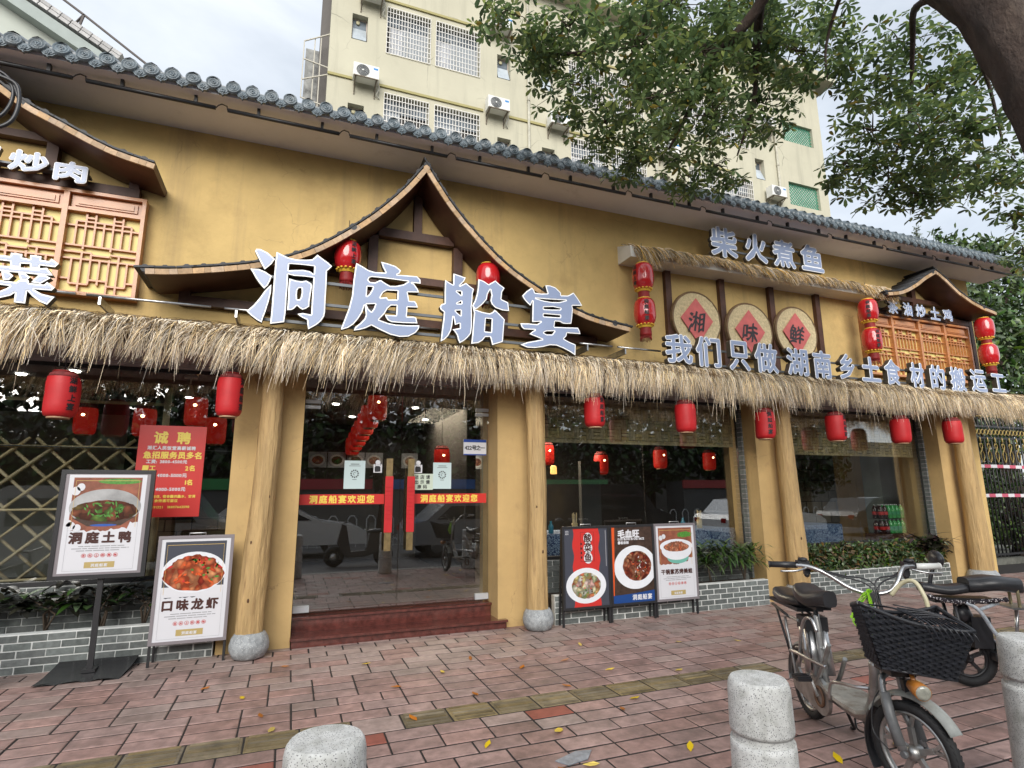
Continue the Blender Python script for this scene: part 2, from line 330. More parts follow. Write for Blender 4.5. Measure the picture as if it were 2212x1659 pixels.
def thing(name,loc,label,cat,group=None):
    o=bpy.data.objects.new(name,None);COL.objects.link(o);o.location=loc;o.empty_display_size=.1;WL[o.name]=tuple(loc);return tag(o,label,cat,group)
def inst(name,me,parent,loc,rot=(0,0,0),scale=(1,1,1),label=None,kind=None):
    ob=bpy.data.objects.new(name,me);COL.objects.link(ob)
    if parent is not None:
        w_=WL[parent.name];ob.parent=parent;ob.location=(loc[0]-w_[0],loc[1]-w_[1],loc[2]-w_[2]);WL[ob.name]=tuple(loc)
    else:ob.location=loc;WL[ob.name]=tuple(loc)
    ob.rotation_euler=rot;ob.scale=scale
    if label:ob['label']=label
    if kind:ob['kind']=kind
    return ob
def kids(o):return [c for c in bpy.data.objects if c.parent==o]
def dup(root,loc,rz=0,label=None,scale=None):
    r=root.copy();COL.objects.link(r);r.location=loc
    if rz:r.rotation_euler=(0,0,rz)
    if scale:r.scale=scale
    if label:r['label']=label
    for c in kids(root):
        d=c.copy();COL.objects.link(d);d.parent=r
        for g in kids(c):
            e=g.copy();COL.objects.link(e);e.parent=d
    WL[r.name]=tuple(loc);return r
# ---------------------------------------------------------------- lettering
_gc={}
def glyph(ch,res=2):
    if (ch,res) in _gc:return _gc[(ch,res)]
    c=bpy.data.curves.new('g','FONT');c.body=ch;c.size=1;c.resolution_u=res;c.fill_mode='FRONT'
    o=bpy.data.objects.new('g',c);COL.objects.link(o)
    dg=bpy.context.evaluated_depsgraph_get();dg.update();me=bpy.data.meshes.new_from_object(o.evaluated_get(dg))
    vs=[(v.co.x,v.co.y) for v in me.vertices];fs=[tuple(p.vertices) for p in me.polygons]
    bpy.data.objects.remove(o);bpy.data.curves.remove(c);bpy.data.meshes.remove(me)
    if not vs:_gc[(ch,res)]=([],[]);return _gc[(ch,res)]
    key={};idx=[];nv=[]
    for a in vs:
        k=(round(a[0],4),round(a[1],4))
        if k not in key:key[k]=len(nv);nv.append(a)
        idx.append(key[k])
    nf=[]
    for f in fs:
        g=[idx[i] for i in f];h=[]
        for i in g:
            if i not in h:h.append(i)
        if len(h)>2:nf.append(tuple(h))
    x0=min(a[0] for a in nv);x1=max(a[0] for a in nv);y0=min(a[1] for a in nv);y1=max(a[1] for a in nv)
    _gc[(ch,res)]=(nv,nf,(x0,y0,x1,y1));return _gc[(ch,res)]
def bedges(fs):
    c={}
    for f in fs:
        for i in range(len(f)):
            a,b=f[i],f[(i+1)%len(f)];k=(min(a,b),max(a,b));c[k]=None if k in c else (a,b)
    return [e for e in c.values() if e]
def region(faces,caps,rad,mode='union',holes=()):
    """faces: polygons (lists of 2D points); caps: segments thickened by rad; returns verts, tris of the union, or of faces minus caps"""
    V=[];F=[];kindf=[]
    def addp(pts,k):
        a=sum(pts[i][0]*pts[(i+1)%len(pts)][1]-pts[(i+1)%len(pts)][0]*pts[i][1] for i in range(len(pts)))
        if abs(a)<1e-9:return
        if a<0:pts=pts[::-1]
        b=len(V);V.extend(Vector(p) for p in pts);F.append(list(range(b,b+len(pts))));kindf.append(k)
    for f in faces:addp(list(f),0)
    for h in holes:addp(list(h),2)
    if rad>0:
        for a,b in caps:
            dx,dy=b[0]-a[0],b[1]-a[1];l=math.hypot(dx,dy)
            if l<1e-6:continue
            nx,ny=-dy/l*rad,dx/l*rad;ex,ey=dx/l*rad*.55,dy/l*rad*.55
            addp([(a[0]+nx,a[1]+ny),(a[0]-ex+nx*.55,a[1]-ey+ny*.55),(a[0]-ex-nx*.55,a[1]-ey-ny*.55),(a[0]-nx,a[1]-ny),(b[0]-nx,b[1]-ny),(b[0]+ex-nx*.55,b[1]+ey-ny*.55),(b[0]+ex+nx*.55,b[1]+ey+ny*.55),(b[0]+nx,b[1]+ny)],1)
    ov,oe,of,_,_,orf=delaunay_2d_cdt(V,[],F,1,1e-5,True)
    tris=[]
    for f,orig in zip(of,orf):
        ks=[kindf[i] for i in orig]
        base=(0 in ks) and not (2 in ks)
        cap=1 in ks
        if (base or cap) if mode=='union' else (base and not cap):tris.append(tuple(f))
    return [(v[0],v[1]) for v in ov],tris
def plate(mb,vs,tris,yf,yb,mf,ms,fx=lambda x:x,fz=lambda z:z):
    """flat shape in the XZ plane facing -Y"""
    used=sorted({i for t in tris for i in t});mp={i:k for k,i in enumerate(used)};n=len(used)
    T=[tuple(mp[i] for i in t) for t in tris]
    F=[(fx(vs[i][0]),yf,fz(vs[i][1])) for i in used]
    mb.add(F,T,mf)
    if yb is not None:
        B=[(x,yb,z) for x,_,z in F];k=len(mb.v);mb.v+=F+B
        for a,b in bedges(T):mb.f.append((k+b,k+a,k+n+a,k+n+b));mb.m.append(ms);mb.sm.append(False)
def bold_letter(mb,ch,box,yf,depth,rad,edge,mats=(0,1,2)):
    x0,z0,x1,z1=box;nv,nf,bb=glyph(ch)
    sx=(x1-x0-2*rad)/(bb[2]-bb[0]);sz=(z1-z0-2*rad)/(bb[3]-bb[1])
    P=[(x0+rad+(a-bb[0])*sx,z0+rad+(b-bb[1])*sz) for a,b in nv]
    faces=[[P[i] for i in f] for f in nf];caps=[(P[a],P[b]) for a,b in bedges(nf)]
    v,t=region(faces,caps,rad);plate(mb,v,t,yf,yf+depth,mats[1],mats[2])
    v,t=region(faces,caps,rad-edge);plate(mb,v,t,yf-.004,yf,mats[0],mats[1])
def cut_letter(mb,polys,yf,depth,edge,mats=(0,1,2)):
    pr_=lambda r:[(r[i],r[i+1]) for i in range(0,len(r),2)]
    O=[pr_(o) for o,_ in polys];H=[pr_(h) for _,hs in polys for h in hs];caps=[]
    for r in O+H:caps+=[(r[i],r[(i+1)%len(r)]) for i in range(len(r))]
    v,t=region(O,caps,0,holes=H);plate(mb,v,t,yf,yf+depth,mats[1],mats[2])
    v,t=region(O,caps,edge,'minus',holes=H);plate(mb,v,t,yf-.004,yf,mats[0],mats[1])
def write(mb,txt,x,z,h,y,m,bold=0.,gap=1.05,align='l',vert=False,sx=1.,tf=None):
    """flat print in the XZ plane; h=em height; tf maps (x,z)->3D"""
    if tf is None:tf=lambda a,b:(a,y,b)
    adv=[]
    for ch in txt:
        if ch==' ':adv.append(.5*h*gap);continue
        adv.append((h*gap if ord(ch)>255 else (glyph(ch)[2][2]+.08)*h*gap)*sx)
    if not vert:
        cx=x-(sum(adv)/2 if align=='c' else sum(adv) if align=='r' else 0)
    cz=z
    for ch,ad in zip(txt,adv):
        if ch==' ':cx+=ad;continue
        nv,nf,bb=glyph(ch)
        ox=cx if not vert else x-h*sx*.5
        P=[(ox+a*h*sx,cz+b*h) for a,b in nv]
        if bold:
            v,t=region([[P[i] for i in f] for f in nf],[(P[a],P[b]) for a,b in bedges(nf)],bold)
        else:v,t=P,nf
        mb.add([tf(a,b) for a,b in v],t,m)
        if vert:cz-=h*gap
        else:cx+=ad
HERO={
'dong':[([-0.476,4.009,-0.439,4.011,-0.370,3.983,-0.298,3.924,-0.328,3.864,-0.386,3.798,-0.420,3.855,-0.454,3.918,-0.488,3.982],[]),
([-0.518,3.789,-0.438,3.796,-0.377,3.775,-0.314,3.737,-0.327,3.688,-0.345,3.635,-0.376,3.595,-0.420,3.642,-0.460,3.696,-0.494,3.755],[]),
([-0.519,3.342,-0.461,3.411,-0.415,3.483,-0.364,3.582,-0.313,3.648,-0.311,3.563,-0.326,3.460,-0.347,3.358,-0.365,3.289,-0.375,3.240,-0.421,3.263,-0.475,3.302],[]),
([-0.287,4.004,-0.226,3.979,-0.164,3.958,-0.094,3.950,0.006,3.961,0.061,3.974,0.083,3.999,0.109,4.034,0.179,3.987,0.220,3.962,0.262,3.927,0.232,3.887,0.213,3.867,0.217,3.717,0.216,3.586,0.218,3.413,0.212,3.369,0.184,3.314,0.140,3.267,0.066,3.213,0.055,3.258,0.048,3.313,0.005,3.329,-0.026,3.347,-0.046,3.366,0.002,3.380,0.084,3.372,0.083,3.509,0.083,3.647,0.084,3.774,0.002,3.776,-0.106,3.770,-0.164,3.779,-0.160,3.668,-0.162,3.514,-0.159,3.413,-0.162,3.345,-0.168,3.265,-0.238,3.249,-0.296,3.235,-0.293,3.355,-0.293,3.523,-0.293,3.736,-0.291,3.925],[[-0.159,3.893,-0.052,3.900,0.084,3.902,0.085,3.814,0.045,3.839,-0.018,3.845,-0.094,3.834,-0.161,3.821]]),
([-0.149,3.734,-0.087,3.720,-0.026,3.718,0.016,3.734,0.068,3.706,0.076,3.681,0.067,3.593,0.060,3.506,0.061,3.459,0.030,3.430,-0.004,3.415,-0.031,3.431,-0.057,3.454,-0.084,3.417,-0.106,3.402,-0.147,3.395,-0.146,3.499,-0.150,3.618],[[-0.052,3.643,-0.025,3.647,-0.020,3.600,-0.027,3.543,-0.037,3.522,-0.060,3.519,-0.066,3.568,-0.064,3.620]])],
'ting':[([0.508,3.999,0.572,3.972,0.640,3.936,0.709,3.923,0.823,3.933,0.791,3.990,0.770,4.052,0.841,4.043,0.929,4.024,0.989,3.981,0.975,3.946,0.945,3.926,1.063,3.933,1.169,3.938,1.208,3.904,1.212,3.857,1.109,3.855,1.136,3.847,1.182,3.788,1.194,3.752,1.069,3.739,1.078,3.701,1.089,3.640,1.150,3.645,1.173,3.620,1.188,3.576,1.073,3.568,1.071,3.508,1.068,3.458,1.138,3.465,1.173,3.456,1.188,3.393,1.035,3.382,0.907,3.378,0.864,3.395,0.841,3.429,0.832,3.454,0.887,3.456,0.951,3.459,0.954,3.558,0.956,3.572,0.892,3.565,0.859,3.529,0.827,3.463,0.779,3.404,0.771,3.390,0.865,3.364,0.950,3.355,1.079,3.360,1.210,3.373,1.203,3.331,1.169,3.283,1.092,3.235,0.997,3.222,0.895,3.238,0.784,3.280,0.695,3.320,0.634,3.283,0.578,3.260,0.517,3.245,0.528,3.285,0.575,3.329,0.621,3.387,0.632,3.432,0.615,3.537,0.594,3.455,0.556,3.380,0.510,3.314,0.456,3.269,0.389,3.241,0.388,3.258,0.419,3.365,0.454,3.483,0.480,3.627,0.488,3.798,0.499,3.934],[[0.677,3.864,0.804,3.868,0.934,3.867,1.074,3.865,1.022,3.823,0.936,3.793,0.876,3.787,0.832,3.807,0.775,3.841,0.754,3.833,0.713,3.805,0.663,3.803,0.641,3.823,0.652,3.852],[0.635,3.750,0.694,3.753,0.683,3.715,0.660,3.667,0.632,3.637],[0.631,3.549,0.727,3.563,0.712,3.512,0.689,3.470,0.658,3.497],[0.806,3.704,0.843,3.731,0.959,3.741,0.958,3.641,0.860,3.629,0.846,3.654,0.774,3.638,0.790,3.675]])],
'chuan':[([1.491,3.940,1.540,3.913,1.586,3.893,1.586,4.030,1.664,4.015,1.734,3.999,1.715,3.953,1.661,3.890,1.737,3.936,1.784,3.902,1.834,3.874,1.819,3.816,1.815,3.730,1.807,3.660,1.812,3.542,1.811,3.416,1.801,3.339,1.764,3.286,1.714,3.240,1.669,3.212,1.652,3.250,1.639,3.299,1.614,3.338,1.585,3.364,1.671,3.389,1.669,3.443,1.613,3.419,1.604,3.469,1.591,3.518,1.584,3.434,1.569,3.350,1.537,3.285,1.493,3.236,1.451,3.211,1.463,3.339,1.477,3.464,1.484,3.556,1.446,3.581,1.434,3.613,1.453,3.644,1.490,3.661,1.488,3.800],[[1.624,3.821,1.683,3.825,1.683,3.778],[1.630,3.674,1.684,3.710,1.685,3.680],[1.615,3.588,1.679,3.599,1.679,3.536,1.636,3.565]]),
([1.886,4.002,1.947,3.989,2.013,3.954,2.096,4.013,2.149,3.971,2.212,3.935,2.180,3.879,2.171,3.790,2.256,3.761,2.268,3.657,2.184,3.656,2.096,3.677,2.052,3.715,2.035,3.756,2.048,3.827,2.033,3.895,2.000,3.830,1.991,3.768,1.939,3.702,1.875,3.643,1.846,3.631,1.814,3.670,1.845,3.733,1.870,3.822,1.882,3.910],[]),
([1.814,3.670,1.841,3.630,1.940,3.607,2.026,3.600,2.061,3.621,2.087,3.654,2.140,3.612,2.212,3.547,2.201,3.455,2.187,3.275,2.057,3.225,2.044,3.278,2.031,3.319,1.975,3.314,1.941,3.269,1.890,3.235,1.806,3.217,1.818,3.333,1.829,3.502,1.837,3.587],[[1.979,3.535,2.051,3.536,2.044,3.378,1.968,3.379]])],
'yan':[([2.435,3.866,2.493,3.931,2.563,3.985,2.590,3.957,2.601,3.924,2.688,3.924,2.771,3.937,2.755,3.987,2.742,4.038,2.804,4.044,2.880,4.026,2.951,3.966,2.950,3.934,3.042,3.943,3.072,3.959,3.122,3.993,3.170,3.938,3.208,3.887,3.241,3.836,3.102,3.820,3.108,3.775,3.098,3.683,3.081,3.586,3.003,3.577,2.965,3.578,2.927,3.596,2.862,3.594,2.851,3.522,2.992,3.531,3.172,3.545,3.190,3.511,3.204,3.467,3.019,3.462,3.009,3.421,2.974,3.384,3.045,3.353,3.133,3.327,3.125,3.192,3.051,3.230,2.966,3.266,2.872,3.293,2.788,3.290,2.695,3.260,2.593,3.238,2.493,3.234,2.408,3.261,2.494,3.299,2.595,3.325,2.692,3.352,2.614,3.375,2.523,3.401,2.560,3.435,2.597,3.461,2.505,3.456,2.451,3.455,2.424,3.478,2.408,3.522,2.515,3.531,2.625,3.532,2.677,3.570,2.561,3.553,2.565,3.669,2.570,3.820,2.541,3.754,2.491,3.793,2.460,3.825],[[2.607,3.856,2.753,3.862,3.021,3.879,2.963,3.858,2.924,3.844,2.828,3.833,2.715,3.838],[2.713,3.757,2.836,3.775,2.941,3.765,2.936,3.751,2.826,3.738,2.713,3.731],[2.712,3.671,2.934,3.678,2.933,3.651,2.824,3.644,2.711,3.640],[2.707,3.436,2.745,3.458,2.853,3.470,2.819,3.425,2.744,3.418]])],
'cai':[([-2.628,3.635,-2.434,3.632,-2.434,3.665,-2.352,3.664,-2.351,3.631,-2.293,3.625,-2.296,3.665,-2.214,3.663,-2.214,3.629,-2.154,3.626,-2.139,3.653,-2.082,3.611,-2.105,3.576,-2.215,3.578,-2.212,3.543,-2.282,3.535,-2.289,3.581,-2.353,3.575,-2.350,3.529,-2.420,3.527,-2.430,3.584,-2.501,3.585,-2.622,3.586],[]),
([-2.602,3.527,-2.494,3.535,-2.422,3.540,-2.348,3.537,-2.213,3.549,-2.162,3.562,-2.111,3.496,-2.207,3.490,-2.312,3.490,-2.429,3.487,-2.574,3.489],[]),
([-2.479,3.484,-2.429,3.487,-2.390,3.455,-2.417,3.411,-2.457,3.410],[]),
([-2.359,3.483,-2.312,3.490,-2.272,3.458,-2.289,3.428,-2.336,3.422],[]),
([-2.213,3.490,-2.162,3.491,-2.124,3.470,-2.191,3.408,-2.258,3.413],[]),
([-2.586,3.408,-2.476,3.401,-2.360,3.400,-2.347,3.419,-2.277,3.428,-2.274,3.403,-2.163,3.402,-2.145,3.430,-2.084,3.385,-2.103,3.355,-2.235,3.352,-2.171,3.316,-2.075,3.298,-2.120,3.221,-2.176,3.242,-2.233,3.285,-2.276,3.332,-2.276,3.214,-2.356,3.216,-2.359,3.304,-2.387,3.274,-2.456,3.244,-2.539,3.225,-2.558,3.260,-2.464,3.306,-2.424,3.334,-2.401,3.360,-2.471,3.362,-2.580,3.359],[])],
}
# ================================================================ ground
g=MB().box(-200,300,-200,300,-.30,-.16);g.build('ground',M('far_ground',(.12,.12,.10),.9,noise=(.3,.2)),kind='structure')
g=MB().box(-60,90,-15,1.47,-.158,-.13);g.build('road',asphalt,kind='structure')
g=MB()
for i in range(-20,30):g.box(i*3.,i*3.+1.5,-6.1,-5.98,-.13,-.126)
g.build('lane_marking',M('worn_road_paint',(.5,.5,.48),.8,noise=(9,.3)),kind='structure')
g=MB()
for i in range(-30,45):g.box(i*1.0+.004,i*1.0+.996,1.47,1.62,-.15,0.)
g.build('kerb',kerbm,kind='structure')
pav=MB().box(-40,60,1.62,9.2,-.158,-.0045).build('pavement',joint,kind='structure',off=(0,0,0))
random.seed(11)
RP=.177;BL=.333
def brickmesh(name,L_,D_,mat,ridges=0):
    j=.0062;c=.006;mb=MB();x=L_/2-j;y=D_/2-j
    y-=.0035;a=[(-x,-y),(x,-y),(x,y),(-x,y)];b=[(-x+c,-y+c),(x-c,-y+c),(x-c,y-c),(-x+c,y-c)]
    mb.add([(p,q,-.03) for p,q in a]+[(p,q,-.004) for p,q in a]+[(p,q,0) for p,q in b],[(8,9,10,11)]+[(i,(i+1)%4,4+(i+1)%4,4+i) for i in range(4)]+[(4+i,4+(i+1)%4,8+(i+1)%4,8+i) for i in range(4)])
    for k in range(ridges):
        yy=-D_/2+D_*(k+.5)/ridges;mb.box(-x+.02,x-.02,yy-.013,yy+.013,-.001,.0045)
    return mb.mesh(name,[mat])
bk=[]
def addrow(y,depth,L_,kind,off,x0=-7,x1=30):
    x=x0+off
    while x<x1:
        l=L_
        if kind=='b' and random.random()<.02:l=L_/2
        k=kind
        if kind=='t' and int(round(x*10))%37==5:k='g'
        if kind=='b':
            k='r' if (y<4.2 and random.random()<.02) or (3.9<y<4.2 and -.8<x<1.9 and random.random()<.35) else ('g' if random.random()<(.06+.6*max(0,min(1,(y-4.6)/1.6))) else 'b')
        bk.append((x+l/2,y+depth/2,l,depth,k));x+=l
y=4.43;i=0
while y<7.05:
    addrow(y,RP,BL,'b',(i%2)*BL/2+.11);y+=RP;i+=1
addrow(4.16,.27,.335,'t',.12)
y=4.16-RP;i=0
while y>1.63:
    addrow(y,min(RP,y+RP-1.62),BL,'b',(i%2)*BL/2+.02);y-=RP;i+=1
mats_={'b':paver,'r':paver_r,'g':paver_g,'t':tactile}
vis=[b for b in bk if inview(b[0],b[1],0)]
vis.sort(key=lambda b:math.hypot(b[0],b[1]));near=set(vis[:300]);bm_={}
rest=MB()
for b in bk:
    t=(random.uniform(-.006,.006),random.uniform(-.005,.005),random.uniform(-.012,.012),random.uniform(-.0012,.0016))
    if b in near:
        k=(round(b[2],3),round(b[3],3),b[4])
        if k not in bm_:bm_[k]=brickmesh('brick',b[2],b[3],mats_[b[4]],5 if b[4]=='t' else 0)
        inst('tactile_tile' if b[4]=='t' else 'brick',bm_[k],pav,(b[0],b[1],t[3]),(t[0],t[1],t[2]))
    else:
        j=.0085;mi='brgt'.index(b[4]);x0,x1,y0,y1=b[0]-b[2]/2+j,b[0]+b[2]/2-j,b[1]-b[3]/2+j+.003,b[1]+b[3]/2-j-.003
        rest.add([(x0,y0,-.02),(x1,y0,-.02),(x1,y1,-.02),(x0,y1,-.02),(x0,y0,t[3]),(x1,y0,t[3]+t[1]*.2),(x1,y1,t[3]),(x0,y1,t[3]-t[0]*.2)],[(4,5,6,7),(0,1,5,4),(1,2,6,5),(2,3,7,6),(3,0,4,7)],mi)
        if mi==3:
            for k in range(5):
                yy=y0+(y1-y0)*(k+.5)/5;rest.box(x0+.02,x1-.02,yy-.013,yy+.013,t[3]-.001,t[3]+.0045,3)
rest.build('brick',[paver,paver_r,paver_g,tactile],pav,kind='stuff')
# fallen leaves
def leafmesh(name,mat,l=.09,w_=.035,curl=.012):
    mb=MB();P=[(-.5,0,0),(-.2,.9,.3),(.15,1,.5),(.5,0,.9),(.15,-1,.4),(-.2,-.8,.6)]
    vs=[(a*l,b*w_/2,.003+c*curl) for a,b,c in P];vs+=[(x*.92,y_*.85,z+.0015) for x,y_,z in vs]
    mb.add(vs,[(0,1,2,3),(0,3,4,5),(6,9,8,7),(6,11,10,9)]+[(i,6+i,6+(i+1)%6,(i+1)%6) for i in range(6)]);return mb.mesh(name,[mat])
LMK=[(.15,2.06,'the nearest bollard'),(1.87,2.01,'the middle bollard'),(3.0,2.3,'the silver bike front wheel'),(3.5,3.28,'the silver bike rear wheel'),(-.28,6.42,'the first log column'),(2.78,6.4,'the second log column'),(1.25,6.57,'the red entrance steps'),(-1.56,6.3,'the black stand base'),(3.4,6.34,'the red and navy board'),(5.0,6.4,'the frog dish board'),(5.2,3.3,'the dark bike'),(7.2,6.7,'the third log column'),(.2,4.3,'the ribbed tile strip'),(2.4,4.3,'the mid ribbed strip'),(1.65,3.35,'the grey plastic scrap')]
_used=set()
def leaflabel(x,y,t):
    col='yellow fallen leaf' if t==0 else 'orange-brown fallen leaf'
    for a in sorted(LMK,key=lambda a:math.hypot(a[0]-x,a[1]-y)):
        dx,dy=x-a[0],y-a[1]
        for w_ in ((('right of' if dx>0 else 'left of'),('beyond' if dy>0 else 'in front of')) if abs(dx)>abs(dy) else (('beyond' if dy>0 else 'in front of'),('right of' if dx>0 else 'left of'))):
            s='%s on the bricks %s %s'%(col,w_,a[2])
            for pf in ('farther','well','a long way'):
                if s in _used:s='%s on the bricks %s %s %s'%(col,pf,w_,a[2])
            if s not in _used:_used.add(s);return s
    return col
LYm=leafmesh('fallen_leaf',leafy);LOm=leafmesh('fallen_leaf',leafo)
random.seed(5)
for (x,y,t,s) in [(-.25,5.2,0,1),(.05,5.95,1,1),(.75,5.75,0,1),(-.55,5.55,1,1),(.9,5.0,1,1.1),(1.7,5.55,1,1),(1.35,5.25,0,1),(2.05,5.1,1,1.2),(2.5,5.15,1,1.1),(2.9,5.6,0,1),(-.1,4.75,1,1),(.15,3.95,0,1),(-.02,4.45,0,1.1),(1.45,4.6,1,1),(1.25,3.7,0,1),(1.75,3.72,0,1.3),(1.55,3.2,1,1.3),(1.72,3.22,0,1.2),(2.35,3.9,1,1),(2.55,4.05,0,1.1),(3.3,4.5,0,1),(2.9,2.9,0,1.5),(3.1,2.75,0,1.2),(3.35,2.3,0,1.3),(2.2,4.5,1,1),(3.9,5.3,0,1),(4.5,5.1,0,1),(2.75,4.75,0,1),(3.6,2.75,0,1.2),(4.1,3.6,1,1),(.9,4.3,1,1.1),(2.4,3.2,0,1.2),(4.9,3.5,0,1.2),(5.5,4.4,0,1.3),(6.4,4.1,1,1.2),(7.5,5.0,0,1.2)]:
    o=inst('fallen_leaf',LYm if t==0 else LOm,None,(x,y,.004),(random.uniform(-.1,.1),random.uniform(-.1,.1),random.uniform(0,6.3)),(s,s,s))
    tag(o,leaflabel(x,y,t),'leaf','fallen leaves on the pavement')
# flat scraps on the paving
MB().prism([(1.55,3.35),(1.72,3.42),(1.82,3.4),(1.74,3.3),(1.6,3.27)],.002,.006,ax='z').build('plastic_scrap',M('grey_scrap',(.22,.25,.29),.4,noise=(20,.4)),label='torn grey-blue plastic scrap lying flat on the bricks near the bollards',cat='litter')
# ================================================================ restaurant
B=thing('restaurant_building',(4,6.8,0),'single-storey restaurant with ochre plaster walls, grey tiled eave and glazed front','building')
XL,XR=-6.0,12.1
m=MB();m.box(XL,XR,6.6,6.85,2.99,5.6);m.box(XR-.2,XR,6.85,14,0,5.6);m.box(XL,XL+.2,6.85,14,0,5.6);m.box(XL,XR,13.9,14.1,0,5.6)
m.box(11.45,XR,6.95,7.2,0,2.99)
m.build('wall',ochre,B)
MB().box(XL-.1,12.55,5.845,6.6,5.575,5.615).build('soffit',soffit,B)
MB().box(XL,XR,6.87,7.2,2.93,2.99).box(XL,XR,6.9,6.95,2.905,2.93).build('lintel',beamgrey,B)
for x0,x1 in ((-4.35,-3.65),(-.60,.09),(2.37,3.02),(6.5,7.2),(10.66,11.42)):
    MB().box(x0,x1,6.65,7.22,0,2.93).build('pillar',ochre_p,B)
# roof slab and tiles
sl=math.tan(R(24));
m=MB();m.add([(XL-.1,5.86,5.62),(12.55,5.86,5.62),(12.55,9.5,5.62+3.64*sl),(XL-.1,9.5,5.62+3.64*sl),(XL-.1,5.86,5.7),(12.55,5.86,5.7),(12.55,9.5,5.7+3.64*sl),(XL-.1,9.5,5.7+3.64*sl)],[(0,3,2,1),(4,5,6,7),(0,1,5,4),(1,2,6,5),(2,3,7,6),(3,0,4,7)])
m.build('roof',tile_g,B)
PT=.1815
rows=MB()
nt_=int((12.5-XL)/PT)
for i in range(nt_+1):
    x=-2.62+ (i-int(3.4/PT))*PT
    if x<XL or x>12.5:continue
    rows.tube([(x,5.8,5.665),(x,9.3,5.665+3.5*sl)],.062,8,cap=False)
rows.build('roof_tile_row',tile_g,B,kind='stuff')
dm=MB();dm.lathe((0,0,0),[(.001,-.0),(.02,-.012),(.024,-.004),(.030,-.002),(.034,-.011),(.043,-.011),(.047,-.002),(.056,-.002),(.060,-.014),(.068,-.012),(.070,.03)],16,ax=(0,1,0),cap=False)
for k in range(5):
    a=k*PI*2/5;dm.ell((.013*math.cos(a),-.010,.013*math.sin(a)),.010,.006,.010,6,4)
dm=dm.mesh('eave_tile_end',[tile_g])
dp=MB();pts=[(-.085,.045),(-.085,-.005),(-.055,-.015),(-.035,-.045),(-.012,-.05),(0,-.068),(.012,-.05),(.035,-.045),(.055,-.015),(.085,-.005),(.085,.045)]
dp.prism(pts,-.006,.02);dp.prism([(a*.8,b*.78+.002) for a,b in pts],-.013,-.005)
for k in range(6):
    a=k*PI/3;dp.ell((.017*math.cos(a),-.015,-.012+.017*math.sin(a)),.011,.007,.011,6,4)
dp=dp.mesh('drip_tile',[tile_g])
random.seed(3)
for i in range(nt_+1):
    x=-2.62+(i-int(3.4/PT))*PT
    if x<XL or x>12.5:continue
    inst('eave_tile_end',dm,B,(x,5.79,5.655+random.uniform(-.008,.008)),(R(-8)+random.uniform(-.07,.07),random.uniform(-.5,.5),random.uniform(-.05,.05)))
    if x+PT/2<12.5:inst('drip_tile',dp,B,(x+PT/2,5.80,5.60+random.uniform(-.006,.006)),(R(-12)+random.uniform(-.06,.06),0,random.uniform(-.05,.05)))
EB=['outside the left edge, outer one','outside the left edge, inner one','cut by the left edge of the photo','above the left gable tip','second full one from the left','just left of the big gable peak','touching the big gable peak','first right of the big gable peak','second right of the big gable peak','above the left end of the thatched ledge','just left of the 柴火煮鱼 sign','above the 柴火煮鱼 sign','right of the 柴火煮鱼 sign','left of the small right gable','above the small right gable','last one at the right end']
# light bars below the eave
x=-5.78;k=0
while x<12:
    l=1.12 if x<7 else 1.12
    m=MB();m.tube([(x,5.95,5.49),(x+l,5.95,5.49)],.021,8);m.box(x+.28,x+.31,5.93,5.97,5.5,5.575);m.box(x+l-.2,x+l-.17,5.93,5.97,5.5,5.575)
    m.tube([(x+l,5.95,5.49),(x+l+.02,5.96,5.53),(x+l+.05,5.97,5.56),(x+l+.10,5.96,5.54),(x+l+.11,5.95,5.49)],.006,6)
    m.build('light_bar',blackm,label='black light tube under the eave, '+EB[k],cat='light bar',group='black light tubes under the eave');x+=1.23;k+=1
